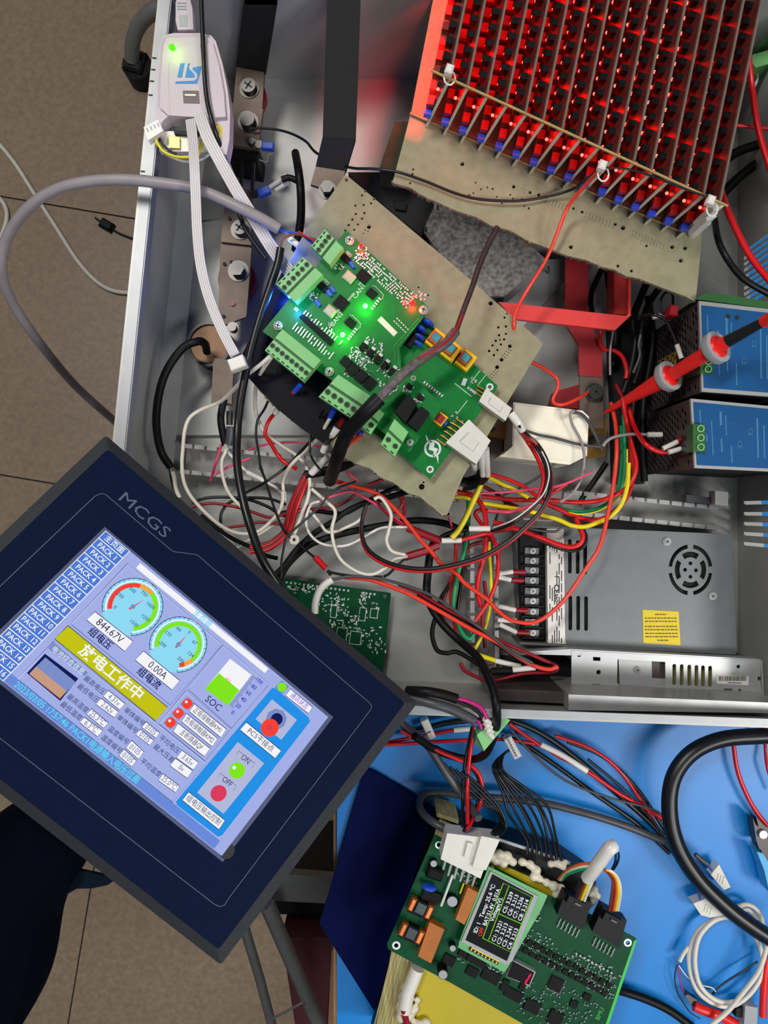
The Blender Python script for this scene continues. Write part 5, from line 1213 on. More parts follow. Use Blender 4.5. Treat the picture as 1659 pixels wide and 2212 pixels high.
cable_mb([(1000, 680, 17.6), (980, 722, 17.9), (950, 750, 18.2), (905, 775, 18.3)], 3).build('red_strand', MATS['dark_red'], tw)
# --- contactor lead, plugs at left
W('black sleeved lead leaving the round contactor toward the panel', 'black', 9, 7, [(447, 760, 4.5), (442, 742, 6), (425, 738, 7), (392, 755, 7), (358, 805), (342, 860), (338, 920), (348, 975), (368, 1008, 6)], name='cable')
W('cream tail of the contactor lead by the duct', 'white_wire', 5, 5.6, [(368, 1006), (376, 1030), (380, 1055), (388, 1075)]); W('thin black tail beside the cream contactor tail', 'black', 2.5, 5.6, [(366, 1012), (371, 1040), (378, 1060)])
sv = thing('inline_plug', cm((490, 915, 5)), 'black inline plug with a silver collar above the wire duct', 'connector')
cable_mb([(484, 862, 5.4), (477, 900, 5.4), (480, 930, 5.2), (487, 962, 5)], 8).build('sleeve', MATS['black'], sv); cable_mb([(498, 922, 5.4), (497, 945, 5.2), (494, 960, 5)], 10).build('grommet', MATS['dgrey_wire'], sv); cable_mb([(496, 888, 5.6), (496, 918, 5.5)], 7).build('collar', MATS['chrome'], sv)
cw = 'white_wire'
W('cream wire curving down the left of the cabinet from the eight way terminal', cw, 4.2, 7, [(588, 765, 15.6), (560, 790, 15), (530, 812, 13.5), (508, 838, 11), (475, 868, 8), (436, 884), (410, 902), (399, 930), (395, 970), (393, 1005), (398, 1043), (416, 1077), (452, 1115), (488, 1142), (525, 1153), (561, 1146), (597, 1113), (610, 1084), (611, 1062)])
W('cream wire dropping from the eight way terminal to a knot near the panel', cw, 4.2, 8, [(586, 772, 15.5), (570, 795, 14), (556, 820, 12), (551, 860, 10), (554, 895), (572, 934), (606, 961), (642, 985), (662, 1010), (669, 1043), (664, 1079), (648, 1120), (637, 1151), (634, 1168)])
W('thin black knotted wire running down to the red sleeve', 'blackrub', 2.7, 8.4, [(592, 805, 13), (586, 845, 11), (573, 880, 9), (557, 907), (553, 938), (559, 981), (563, 1010), (572, 1034), (582, 1066), (595, 1104), (611, 1142), (633, 1166), (660, 1188), (684, 1208)])
kn = MB().sphere(cm((563, 1011, 8.5)), 4.5*k(.085), 8).sphere(cm((566, 1016, 8.6)), 3.6*k(.085), 8).build('wire_knot', MATS['blackrub']); tag(kn, 'black knot in the thin wire above the duct', 'knot')
cr = W('cream loop knot at the lower end of the dropping cream wire', cw, 4.5, 8.6, [(628, 1162), (634, 1158), (642, 1162), (640, 1172), (630, 1172), (628, 1164)])
W('red wire with white marker from the eight way terminal into the bundle', 'red_wire', 4.5, 9, [(634, 847, 13), (620, 865, 11.5), (590, 897, 9.5), (578, 915), (573, 938), (585, 958), (598, 980), (612, 996), (640, 1013, 8)])
W('blue ferrule on the red wire under the eight way terminal', 'blue_pl', 5.5, 14.2, [(648, 832), (636, 846, 13.4)], name='ferrule'); W('white marker sleeve on the red wire under the eight way terminal', 'white_pl', 6.5, 11.6, [(612, 868, 11.8), (594, 892, 10.6)], name='sleeve')
W('pink wire dropping left from the inline plug', 'pink_wire', 3.2, 5, [(478, 960), (471, 985), (464, 1006), (455, 1038, 4)]); W('pink wire crossing behind the thick black panel cable', 'pink_wire', 2.8, 5, [(540, 990), (505, 1003), (467, 1023)])
W('thin pink wire arching above the wire duct', 'pink_wire', 2.4, 7, [(537, 972, 5), (575, 960), (624, 955), (660, 958), (700, 968)])
W('cream wire from the inline plug bending toward the panel edge', cw, 3.8, 6, [(487, 961, 5.2), (488, 974), (479, 996), (481, 1028), (492, 1061), (510, 1084), (530, 1102)])
W('cream wire from the inline plug running right to a white splice', cw, 3.6, 6, [(488, 972, 5.4), (503, 988), (534, 1019), (575, 1041), (597, 1054), (612, 1070)])
W('white splice sleeve on the cream wire over the duct', 'white_pl', 5.5, 6.3, [(534, 1020), (574, 1040)], name='sleeve'); W('white splice sleeve standing by the red bundle', 'white_pl', 6, 6.6, [(612, 1062), (615, 1082)], name='sleeve')
for i, (dx, nm) in enumerate(((-7, 'outermost'), (-2.5, 'second'), (2.5, 'third'), (7, 'innermost'))):
    W('%s strand of the red bundle sweeping under the thick black panel cable' % nm, 'red_wire' if i % 2 else 'dark_red', 4.2, 7 + .2*i, [(672 + dx, 1012), (651 + dx*1.1, 1054), (633 + dx*1.2, 1097), (622 + dx, 1142), (603 + dx*.6, 1164 + dx*.6), (577, 1181 + dx), (540, 1186 + dx)], group='red bundle strands')
W('black wire arching from the panel edge over the duct', 'blackrub', 3.2, 5, [(415, 1086), (440, 1077), (470, 1074), (525, 1075), (579, 1077), (618, 1090)])
W('black wire looping below the duct by the panel', 'blackrub', 3.4, 4.5, [(476, 1135), (478, 1110), (490, 1090), (510, 1080), (540, 1080), (579, 1095), (600, 1108), (630, 1120)])
W('dark red wire arching out from the panel edge', 'dark_red', 3.2, 5, [(415, 1095), (440, 1089), (470, 1088), (525, 1099), (570, 1115), (590, 1117), (620, 1108), (648, 1090)])
W('red wire running level from the panel edge to the cream loop', 'dark_red', 3.2, 4.6, [(478, 1141), (525, 1135), (561, 1128), (606, 1133), (625, 1140)])
W('black wire following the upper panel edge', 'black', 4.5, 5, [(434, 1113), (470, 1142), (507, 1166), (552, 1186), (575, 1200), (600, 1206)]); W('cream wire low under the thick black cable by the panel', cw, 3, 4, [(500, 1190), (540, 1165), (575, 1145), (610, 1115)])
W('thin black diagonal wire rising from the duct to the power terminal', 'blackrub', 3.2, 8, [(530, 1065, 6), (572, 1042), (617, 1010), (650, 975, 10), (690, 930, 12), (708, 895, 13.5)])
W('grey wire rising from the white splice to the power terminal', 'white_wire', 4, 9, [(612, 1062, 6.6), (612, 1035, 7), (628, 1005), (658, 975, 10), (688, 945, 12), (712, 905, 13.6)])
W('thin black hooked wire beside the power terminal', 'blackrub', 2.6, 12, [(700, 885, 14), (680, 920), (670, 950), (672, 985), (690, 1012, 10), (705, 1020, 9)])
W('dark cable under the white marked sleeves left of the harness', 'black', 10, 8, [(660, 1025), (690, 1020), (735, 1010), (775, 990, 9)], name='cable')
W('blue ferrule below the five way power terminal', 'blue_pl', 6, 14, [(722, 885), (713, 902, 13.4)], name='ferrule'); W('white marked sleeve with printed letters under the power terminal', 'white_pl', 8, 12.6, [(728, 925, 13), (706, 960, 12.4), (698, 976, 12)], name='sleeve'); W('clear marked sleeve lying lower beside the black harness', 'white_pl', 8, 10.4, [(712, 985, 11), (692, 1004, 10), (672, 1022, 9.4)], name='sleeve')
_sl = [o for o in COL.objects if o.get('label', '').startswith('white marked sleeve with printed')][0]
label3d(_sl, 'HR-X1', 708, 951, 10, -57, .1345, 'ink', .02)
W('red ferrule below the five way power terminal', 'dark_red', 5, 14, [(740, 905), (733, 920, 13.5)], name='ferrule')
for (a, b, mt_, lb_) in (((770, 930), (752, 950), 'red_wire', 'red wire left of the two way terminal'), ((780, 940), (748, 962), 'coral_wire', 'coral wire right of the two way terminal')): W(lb_, mt_, 5, 14, [(a[0], a[1], 14.4), (b[0], b[1], 13)])
W('blue ferrule at the two way terminal', 'blue_pl', 5.5, 14.4, [(782, 932), (772, 944, 14)], name='ferrule')
# --- middle tangle
W('heavy black cable crossing the tangle toward the cardboard tip', 'black', 6.5, 6, [(590, 1245), (612, 1225), (640, 1188), (675, 1155), (717, 1128), (748, 1105), (787, 1087), (833, 1076), (880, 1062, 7)], name='cable'); W('heavy black cable sweeping right to the red splices', 'black', 7.5, 5.4, [(600, 1255), (625, 1215), (667, 1178), (717, 1159), (775, 1145), (833, 1134), (900, 1124), (958, 1130), (990, 1142)], name='cable')
W('black cable in the shade behind the tangled cream wires', 'black', 5, 4.6, [(600, 1110), (660, 1102), (717, 1108), (748, 1108), (790, 1085), (850, 1055), (900, 1040)], name='cable')
W('thin black wire rising steeply beside the panel edge', 'blackrub', 2.6, 9, [(607, 1250), (608, 1215), (613, 1185), (620, 1160), (640, 1140), (690, 1095), (720, 1060), (770, 1040)])
W('cream wire zigzagging down to the lower red splice', cw, 3.9, 8.4, [(673, 1056), (704, 1083), (724, 1105), (717, 1143), (723, 1182), (740, 1213), (775, 1236), (806, 1240), (833, 1226), (852, 1209), (880, 1201)]); W('cream wire hooking from the red feeder to the lower splice', cw, 3.9, 8.8, [(808, 1078), (820, 1074), (832, 1086), (845, 1114), (839, 1149), (835, 1168), (846, 1190), (876, 1199)])
W('cream wire arc behind the zigzag wire', cw, 3.6, 7, [(793, 1092), (778, 1122), (748, 1139), (721, 1149), (704, 1147), (690, 1128), (669, 1103)]); W('white wire sagging from the splice to the upper red connector', 'white_pl', 3, 7.8, [(690, 1083), (671, 1091), (661, 1124), (669, 1153), (694, 1174), (733, 1180), (765, 1172), (804, 1149), (833, 1139), (880, 1139)])
W('bright red feeder sloping under the cardboard tip to the fan supply', 'coral_wire', 4.6, 8.2, [(700, 1034), (746, 1045), (804, 1062), (833, 1080), (862, 1109), (885, 1136), (906, 1164), (930, 1190), (954, 1219), (987, 1240), (1004, 1260), (1052, 1295), (1074, 1318), (1103, 1339), (1141, 1346), (1170, 1338), (1199, 1316), (1222, 1292), (1245, 1260), (1268, 1225), (1292, 1188), (1305, 1149), (1312, 1115), (1319, 1081), (1326, 1039), (1332, 980), (1330, 920, 7), (1320, 870, 6)])
W('pink twisted wire reaching the upper red splice', 'pink_wire', 3, 7.4, [(640, 1108), (679, 1087), (717, 1072), (756, 1062), (785, 1074), (814, 1091), (852, 1118), (882, 1141)]); W('short dark pink wire into the upper red splice', 'dark_red', 3, 7.7, [(806, 1072), (822, 1095), (833, 1107), (858, 1128), (884, 1143)]); W('red wire in the shade under the pink twisted wire', 'dark_red', 3.4, 5, [(650, 1112), (669, 1101), (717, 1095), (748, 1083), (767, 1068)])
W('red wire emerging under the cardboard edge', 'dark_red', 4, 6, [(795, 1048), (815, 1040), (835, 1032)]); W('thin pink wire slanting under the cardboard edge', 'pink_wire', 3, 7, [(742, 1006), (756, 1025), (774, 1040)])
W('red loop wire beside the cardboard tip', 'dark_red', 4, 6, [(852, 1110), (866, 1095), (872, 1080), (862, 1070), (872, 1090), (874, 1114)]); W('coral splice sleeve reaching the white ferrule sleeve, upper of two', 'dark_red', 8.5, 8, [(880, 1140), (905, 1150), (930, 1160), (951, 1169)], name='butt_splice'); W('coral splice sleeve reaching the white ferrule sleeve, lower of two', 'dark_red', 8.5, 8, [(874, 1204), (900, 1196), (925, 1188), (947, 1178)], name='butt_splice')
W('black lead from the lower red splice to the panel sheath', 'blackrub', 2.8, 7, [(876, 1206), (858, 1222), (840, 1240), (828, 1246)])
# red sleeve on the knotted wire and the white sheath to the panel
W('small red sleeve on the thin black wire above the spare board', 'red_wire', 6.5, 8.4, [(680, 1203), (704, 1228)], name='sleeve'); kn2 = MB().sphere(cm((710, 1235, 8.4)), 4.5*k(.084), 8).sphere(cm((713, 1240, 8.4)), 4*k(.084), 8).build('wire_knot', MATS['blackrub']); tag(kn2, 'black knot just below the small red sleeve', 'knot')
W('black wire from the knot joining the white sheathed lead', 'blackrub', 3, 8, [(712, 1236), (738, 1241), (780, 1246), (826, 1246)]); W('white sheath bending from the panel edge over the spare board', 'white_pl', 8, 8.6, [(680, 1325), (682, 1300), (690, 1277), (703, 1262), (718, 1252)], name='sheath')
W('grey and black wire from the white sheath to the slim supply', 'dgrey_wire', 3.4, 8.4, [(716, 1252), (760, 1245), (814, 1249), (860, 1260), (900, 1273), (939, 1290), (987, 1321), (1020, 1344), (1054, 1368), (1103, 1407, 9), (1150, 1432, 9)]); W('orange red wire from the white sheath to the slim supply', 'coral_wire', 4.8, 8, [(744, 1247), (794, 1251), (833, 1263), (879, 1281), (916, 1301), (958, 1325), (1016, 1358), (1074, 1388), (1112, 1414), (1151, 1437), (1185, 1446), (1205, 1440)])
W('dark red wire looping at the slim supply terminals', 'dark_red', 4, 7.4, [(860, 1262), (900, 1279), (958, 1312), (1016, 1343), (1064, 1376), (1122, 1403), (1170, 1424), (1203, 1440), (1192, 1452), (1131, 1455), (1074, 1469), (1045, 1468), (1006, 1450), (994, 1432)]); W('black wire lying between the orange and the dark red wires', 'black', 4, 7.2, [(900, 1287), (939, 1305), (990, 1334), (1050, 1375), (1100, 1410), (1130, 1430)])
pr = wire('red and black pair', 'red_wire', 1, [(0, 0, -80), (1, 1, -80)]); bpy.data.objects.remove(pr)
lp = [(792, 1090), (782, 1124), (784, 1163), (799, 1191), (833, 1213), (881, 1226), (930, 1228), (977, 1220), (1020, 1208), (1054, 1195), (1103, 1165), (1141, 1131), (1170, 1100), (1187, 1061), (1188, 1019), (1177, 985), (1160, 958), (1140, 940, 13), (1120, 918, 14.6)]
W('black half of the big looped pair from the small nylon connector', 'blackrub', 4.2, 9.6, lp); W('red half of the big looped pair from the small nylon connector', 'red_wire', 4, 9.2, [(x - 1 + (3 if y < 1100 and x > 1000 else 0), y + 6, *z) if len(z) == 0 else (x, y + 4, z[0] - .3) for x, y, *z in lp])
W('second black wire curving out of the small nylon connector', 'blackrub', 4, 10, [(1062, 1148, 8), (1103, 1132), (1141, 1104), (1170, 1073), (1182, 1038), (1179, 1009), (1168, 982), (1150, 955), (1130, 932, 13.6)]); W('thin white wire curving beside the second black wire', 'white_pl', 1.6, 10.6, [(1066, 1140, 8.4), (1107, 1124), (1145, 1096), (1175, 1065), (1186, 1030), (1182, 1000), (1170, 975)]); W('red wire curving out of the small nylon connector', 'red_wire', 4.6, 9.8, [(1100, 1135, 8), (1147, 1100), (1164, 1073), (1174, 1040), (1170, 1012), (1156, 980), (1138, 952), (1122, 930, 13.6)])
W('printed clear sleeve on the leads of the small nylon connector', 'white_pl', 10, 14.4, [(1104, 893), (1118, 912), (1128, 928, 13.8)], name='sleeve')
for i, x in enumerate((1022, 1040, 1050)): W(('left', 'middle', 'right')[i] + ' white sleeve hanging from the large nylon connector', 'white_pl', 7, 12.5, [(x, 985 - i*8, 14.4), (x + 2, 1005), (x + 3, 1026 - (14 if i == 0 else 0), 10.5)], name='sleeve', group='white sleeves under the nylon connector')
W('black taped bundle under the large nylon connector', 'black', 15, 8.4, [(985, 1044), (1010, 1045), (1035, 1036, 9), (1046, 1022, 10)], name='cable')
W('thick yellow wire slanting down from the taped bundle', 'yellow_wire', 6.2, 9, [(1040, 1044), (1030, 1066), (1018, 1092), (1005, 1120), (990, 1146), (976, 1162)]); W('yellow wire emerging right of the cardboard tip', 'yellow_wire', 4.4, 7.2, [(966, 1076), (993, 1073), (1016, 1078), (1030, 1088)]); W('yellow wire leaving the taped bundle toward the fuse', 'yellow_wire', 4.6, 8, [(1050, 1028), (1070, 1038), (1089, 1048), (1112, 1058), (1141, 1075)])
W('long yellow wire sagging along the duct to the rail supplies', 'yellow_wire', 5, 7.4, [(1040, 1086), (1093, 1096), (1141, 1104), (1174, 1113), (1207, 1123), (1234, 1135), (1261, 1138), (1288, 1130), (1318, 1116), (1342, 1090), (1355, 1050), (1358, 1000)])
W('green wire dropping beside the upright duct and hooking back', 'green_wire', 4.8, 6, [(1011, 1065), (1012, 1115), (1008, 1165), (1000, 1205), (988, 1245), (981, 1285), (980, 1315), (988, 1346), (1002, 1372), (1016, 1380), (1024, 1368)])
W('red wire arching from the cardboard tip down the upright duct', 'red_wire', 5.4, 7.6, [(970, 1062), (1008, 1066), (1033, 1080), (1046, 1105), (1050, 1134), (1050, 1170), (1045, 1205), (1035, 1240), (1031, 1280), (1040, 1312)]); W('red hairpin wire above the white ferrule sleeve', 'red_wire', 4.4, 7.2, [(1100, 1106), (1060, 1104), (1036, 1102), (1027, 1112), (1043, 1136)])
W('red wire looping right of the upright duct', 'red_wire', 4.6, 8, [(996, 1167), (1030, 1158), (1054, 1153), (1070, 1173), (1076, 1204), (1073, 1250), (1056, 1298), (1026, 1342)]); W('red wire left of the upright duct', 'red_wire', 3.8, 5.4, [(985, 1170), (983, 1217), (977, 1252), (974, 1300), (985, 1370)]); W('short red arc in the upright duct', 'dark_red', 4.4, 5.6, [(1006, 1196), (1018, 1178), (1043, 1171)])
W('black wire in the upright duct', 'blackrub', 4, 4.8, [(1006, 1130), (1003, 1200), (996, 1260), (985, 1330)]); W('red wire deep in the upright duct', 'dark_red', 4, 4, [(1046, 1255), (1050, 1300), (1042, 1340), (1048, 1400)])
W('upper white ferrule sleeve left of the fan supply', 'white_pl', 6.2, 8.4, [(1013, 1142), (1058, 1142)], name='sleeve'); W('lower white ferrule sleeve at the red splices', 'white_pl', 6.2, 8.4, [(954, 1168), (997, 1167)], name='sleeve'); W('short red wire continuing from the upper white ferrule sleeve', 'red_wire', 4, 8, [(1040, 1156), (1064, 1150), (1084, 1146), (1110, 1142)]); W('black stub between the splices and the upper white sleeve', 'black', 6, 7.6, [(940, 1172), (960, 1158), (985, 1148), (1013, 1142)])
W('thin pinkish wire under the cardboard tip', 'pink_wire', 2.4, 7, [(958, 1100), (970, 1120), (978, 1145)])
# level reds and greens by the fuse
W('red wire running level under the fuse and up to the rail supplies', 'red_wire', 5, 7, [(1040, 1072), (1093, 1078), (1141, 1080), (1182, 1080), (1241, 1085), (1283, 1083), (1317, 1075), (1351, 1056), (1371, 1027), (1374, 997), (1362, 950), (1352, 905, 8), (1345, 860, 8)]); W('red wire sagging lower under the fuse and up to the rail supplies', 'red_wire', 5, 6.4, [(1150, 1078), (1186, 1090), (1216, 1104), (1250, 1118), (1283, 1124), (1309, 1117), (1334, 1098), (1356, 1071), (1368, 1031), (1366, 990), (1358, 930)])
W('green wire curving up between the red wires to the rail supplies', 'green_wire', 4.4, 6, [(1200, 1094), (1221, 1101), (1250, 1106), (1283, 1102), (1309, 1090), (1332, 1071), (1344, 1047), (1349, 1014), (1350, 970), (1348, 920), (1345, 860)]); W('yellow stripe wire beside the curving green wire', 'yellow_wire', 1.8, 6.5, [(1221, 1105), (1250, 1111), (1283, 1107), (1311, 1095), (1336, 1075), (1350, 1047), (1354, 1014), (1355, 970)]); W('dark green wire behind the tall red feeder', 'green_wire', 4, 5, [(1334, 1064), (1341, 1020), (1343, 980), (1341, 920)])
W('red wire leaving the taped bundle above the yellow one', 'red_wire', 4.4, 8.4, [(1058, 1024), (1093, 1034), (1131, 1051), (1160, 1071), (1185, 1082)]); W('thin pink grey wire rising toward the fuse', 'pink_wire', 2.6, 8.6, [(1036, 1066), (1093, 1063), (1141, 1058), (1191, 1053), (1224, 1044), (1250, 1033), (1280, 1020)]); W('grey sleeve beside the taped bundle', 'grey_pl', 7, 7.4, [(1054, 1036), (1078, 1043), (1094, 1056)], name='sleeve'); W('short red wire rising under the fuse', 'red_wire', 4, 7.6, [(1180, 1074), (1207, 1056), (1224, 1046)]); W('red wire crossing under the yellow lead', 'dark_red', 4.4, 6, [(1044, 1050), (1072, 1066), (1090, 1082), (1120, 1096)])
W('pale pink wire ending under the looped pair', 'pink_wire', 4, 8, [(1054, 1103), (1090, 1106), (1112, 1104), (1150, 1092)]); W('thin dark grey wire crossing to the fuse', 'dgrey_wire', 2.8, 6.8, [(1085, 1071), (1130, 1050), (1168, 1027), (1200, 1000)]); W('grey curved wire under the yellow lead', 'dgrey_wire', 3, 6, [(1066, 1140), (1072, 1120), (1080, 1100), (1096, 1084)])
W('red wire dipping over the fan supply slots', 'red_wire', 5.6, 7, [(1066, 1128), (1112, 1141), (1148, 1154), (1174, 1164), (1207, 1177), (1234, 1182), (1254, 1174), (1259, 1157), (1252, 1138), (1244, 1120)]); W('black wire dipping over the fan supply slots', 'blackrub', 4, 6.6, [(1148, 1161), (1174, 1171), (1207, 1184), (1236, 1190), (1260, 1181), (1266, 1160), (1258, 1140)]); W('grey wire loop at the fan supply corner', 'dgrey_wire', 3, 6.6, [(1110, 1130), (1150, 1143), (1174, 1147), (1200, 1148), (1215, 1138)]); W('pale grey wire above the fan supply corner', 'grey_wire', 3, 6.2, [(1130, 1120), (1165, 1123), (1190, 1124), (1200, 1118)])
W('black cable shaded under the fuse', 'black', 6, 3, [(1310, 1000), (1290, 1030), (1262, 1070), (1250, 1090)], name='cable')
# terminal sleeves of the fan supply
for a, b, fer, nm in (((1074, 1239), (1108, 1235), 1, 'topmost'), ((1073, 1246), (1104, 1253), 1, 'second'), ((1075, 1309), (1114, 1318), 1, 'third'), ((1075, 1339), (1116, 1341), 0, 'fourth'), ((1079, 1349), (1116, 1366), 1, 'lowest')):
    W('%s white marker sleeve at the fan supply terminals' % nm, 'white_pl', 5.4, 5.2, [a, b], name='sleeve', group='marker sleeves at the fan supply')
    if fer: W('%s dark red ferrule at the fan supply terminals' % nm, 'dark_red', 6, 5.2, [b, (b[0] + 26, b[1] + 1, 5.0)], name='ferrule', group='dark red ferrules at the fan supply')
W('yellow wire threading down the upright duct', 'yellow_wire', 3.8, 5.6, [(1056, 1170), (1058, 1211), (1060, 1245), (1060, 1299), (1048, 1356), (1026, 1404)]); W('yellow wire with white marker at the slim supply', 'yellow_wire', 5.4, 7, [(1030, 1414), (1070, 1427)]); W('white printed marker beside the yellow wire', 'white_pl', 6, 7, [(1070, 1427), (1098, 1434), (1124, 1440)], name='sleeve'); W('two tone marker sleeve at the slim supply terminals', 'white_pl', 6.4, 7.6, [(1107, 1447), (1156, 1442)], name='sleeve'); W('black end of the two tone marker sleeve', 'black', 8, 7.4, [(1062, 1450), (1108, 1448)], name='sleeve')
# black loom at the front wall
W('heavy black loom passing over the front rim onto the mat', 'black', 9, 12, [(944, 1160, 6), (930, 1192, 6), (924, 1240, 6), (922, 1280, 6.5), (932, 1312, 7), (958, 1350, 8), (993, 1384, 9), (1031, 1419, 11), (1050, 1453, 12.5), (1066, 1491, 14), (1073, 1535, 14.6), (1070, 1580, 12), (1048, 1628, 8), (1012, 1640, 6), (946, 1622, 6), (895, 1590, 8)], name='cable')
W('black side loop of the heavy loom', 'black', 5, 6, [(945, 1325), (936, 1350), (934, 1375), (944, 1404), (965, 1411), (985, 1408), (1010, 1420), (1040, 1440), (1060, 1452)], name='cable')
W('black wire behind the green wire beside the loom', 'black', 5, 4, [(985, 1235), (968, 1268), (950, 1300), (955, 1330)]); W('dark red wire behind the loom', 'dark_red', 4, 4, [(975, 1245), (962, 1285), (955, 1320), (960, 1350)])
W('upper black plug at the panel corner', 'black', 11, 14, [(880, 1492, 13), (920, 1494), (955, 1500), (988, 1510)], name='plug'); W('lower grey ribbed plug at the panel corner', 'dgrey_wire', 11, 13.6, [(890, 1508, 13), (935, 1520), (975, 1532), (1026, 1557)], name='plug')
W('magenta wire from the upper plug to the green plug', 'magenta', 4.4, 13.8, [(986, 1508), (1015, 1516), (1040, 1530), (1052, 1552)]); W('black wire from the upper plug to the green plug', 'blackrub', 4, 13.4, [(986, 1514), (1015, 1526), (1036, 1542), (1044, 1560)]); W('pink wire from the lower plug to the green plug', 'magenta', 4, 13.2, [(1024, 1552), (1036, 1562), (1040, 1574)])
# --- wires lying on the mat
mg = 'wires on the blue mat'
def WM(label, mat, r, pts, z=1.2, **kw): return W(label, mat, r, z, pts, group=mg, **kw)
WM('thick black wire arching across the mat', 'blackrub', 6.4, [(895, 1580), (972, 1560), (1032, 1556), (1103, 1557), (1174, 1587), (1250, 1642), (1326, 1708), (1402, 1774), (1462, 1838)])
WM('red wire leaving the panel toward a white marker', 'red_wire', 4.2, [(835, 1604), (921, 1588), (985, 1576)]); WM('white marker sleeve between red wires near the panel', 'white_pl', 6.5, [(980, 1577), (1024, 1573)], name='sleeve')
WM('red wire running the length of the mat bundle', 'red_wire', 4.2, [(832, 1609), (946, 1602), (1022, 1598), (1083, 1597), (1164, 1609), (1204, 1632), (1270, 1667), (1336, 1713), (1402, 1750), (1440, 1776)], 1.6); WM('white marker sleeve on the mat bundle', 'white_pl', 6.5, [(1168, 1608), (1215, 1632), (1268, 1666)], 1.9, name='sleeve'); WM('short red wire from the green plug to the mat bundle', 'red_wire', 4.2, [(1100, 1563), (1130, 1585), (1166, 1610)], 2); WM('red wire on the outer side of the mat bundle', 'red_wire', 4.2, [(1199, 1589), (1275, 1617), (1336, 1662), (1387, 1733), (1427, 1802)])
WM('black wire in the middle of the mat bundle', 'blackrub', 5, [(1083, 1592), (1123, 1602), (1199, 1652), (1275, 1708), (1376, 1779), (1446, 1842)], 1.0); WM('thin grey wire below the mat bundle', 'dgrey_wire', 2.8, [(1103, 1576), (1149, 1627), (1225, 1688), (1326, 1726), (1400, 1745), (1440, 1765)], 2.0); WM('outermost black wire of the mat bundle', 'blackrub', 3.8, [(1225, 1602), (1306, 1637), (1376, 1703), (1427, 1779), (1470, 1848)]); WM('thin black wire hugging the red one in the mat bundle', 'blackrub', 3, [(1270, 1640), (1330, 1690), (1390, 1750), (1450, 1825)], 1.5)
WM('grey sheathed cable curling around the pack corner', 'dgrey_wire', 8.5, [(1040, 1806, 6.0), (990, 1800, 6.0), (945, 1782, 5.8), (915, 1758, 4.4), (906, 1735, 3), (920, 1715, 2), (960, 1713), (997, 1718), (1149, 1731), (1250, 1753), (1351, 1784), (1456, 1826)], 1.4, name='cable')
WM('dark grey sheathed lead dropping into the white pack connector', 'dgrey_wire', 9, [(866, 1562, 6), (921, 1607), (962, 1667), (1002, 1723), (1034, 1768, 8.4)], 6, name='cable'); WM('red wire bowing into the white pack connector', 'red_wire', 4.2, [(866, 1578), (946, 1622), (1022, 1657), (1042, 1698), (1037, 1738), (1010, 1790, 9)], 6.4); WM('straight red wire dropping into the white pack connector', 'red_wire', 4.2, [(1025, 1569), (1014, 1642), (1010, 1703), (1010, 1780, 9)], 7); WM('black wire bowing into the white pack connector', 'blackrub', 4, [(940, 1612), (1010, 1652), (1036, 1690), (1030, 1740), (1002, 1795, 9)], 6); WM('straight black wire dropping into the white pack connector', 'blackrub', 3.6, [(1020, 1570), (1004, 1650), (1000, 1720), (999, 1786, 9)], 6.6)
for i in range(5): WM(('first', 'second', 'third', 'fourth', 'fifth')[i] + ' black loop beside the white pack connector, counted outward', 'blackrub', 3, [(960 + i*12, 1650 + i*6), (1000 + i*10, 1700), (1040 + i*8, 1735), (1072 + i*4, 1752 + i*3), (1080 + i*3, 1775 + i*4), (1062 + i*2, 1800 + i*3, 8.6)], 6 + .3*i)
for i in range(8): WM(('first', 'second', 'third', 'fourth', 'fifth', 'sixth', 'seventh', 'eighth')[i] + ' black wire of the fan from the white plug to the pack', 'blackrub', 2.9, [(1094 + i*2.5, 1624 - i*1.5, 3), (1070 + i*2.5, 1645 - i*2, 3.4), (1066 + i*3, 1665), (1085 + i*6, 1710 - i*2), (1100 + i*11 + (i % 3)*4, 1760 - i*3), (1138 + i*9, 1815 - i*2 + (i % 2)*8, 5), (1138 + i*11, 1846 + i*3.4, 5.6)], 4 + (i % 3)*.4)
wp = thing('white_plug', P(1108, 1617, .02), 'white multi way plug on the fan of black wires', 'connector'); MB().box(1108, 1616, 50, 18, 62, .026, .036, 2).build('body', MATS['white_pl'], wp)
for i in range(8): MB().box(1097 + i*2.7, 1596 + i*5.4, 4, 4, 62, .030, .0375).build('contact', MATS['grey_pl'], wp)
w2 = thing('white_plug', P(925, 1576, .02), 'small white plug lying between the panel corner and the green plug', 'connector'); MB().box(925, 1576, 44, 17, 66, .030, .042, 2).build('body', MATS['white_pl'], w2); MB().box(930, 1590, 14, 10, 66, .032, .044).build('latch', MATS['white_pl'], w2)
gpx = thing('green_plug', P(1065, 1588, .10), 'green terminal plug hanging over the mat by the front rim', 'connector')
MB().poly([(1030, 1588), (1080, 1544), (1102, 1556), (1046, 1622)], .112, .128).build('body', MATS['term'], gpx); MB().poly([(1028, 1590), (1060, 1590), (1046, 1624), (1026, 1606)], .104, .124).build('lower_body', MATS['term_dark'], gpx)
for i in range(4): cable_mb([(1054 + i*3 - 8, 1552 + i*10, 13.6), (1066 + i*2 - 8, 1562 + i*10, 13.2)], 6.5).build('ferrule_sleeve', MATS['white_pl'], gpx)
WM('very thick black hose curving across the right of the mat', 'blackrub', 18, [(1700, 1588), (1640, 1590), (1560, 1597), (1500, 1622), (1462, 1664), (1447, 1715), (1450, 1780), (1470, 1840), (1510, 1900), (1565, 1955), (1620, 1998), (1700, 2050)], 4.2, name='cable', step=10)
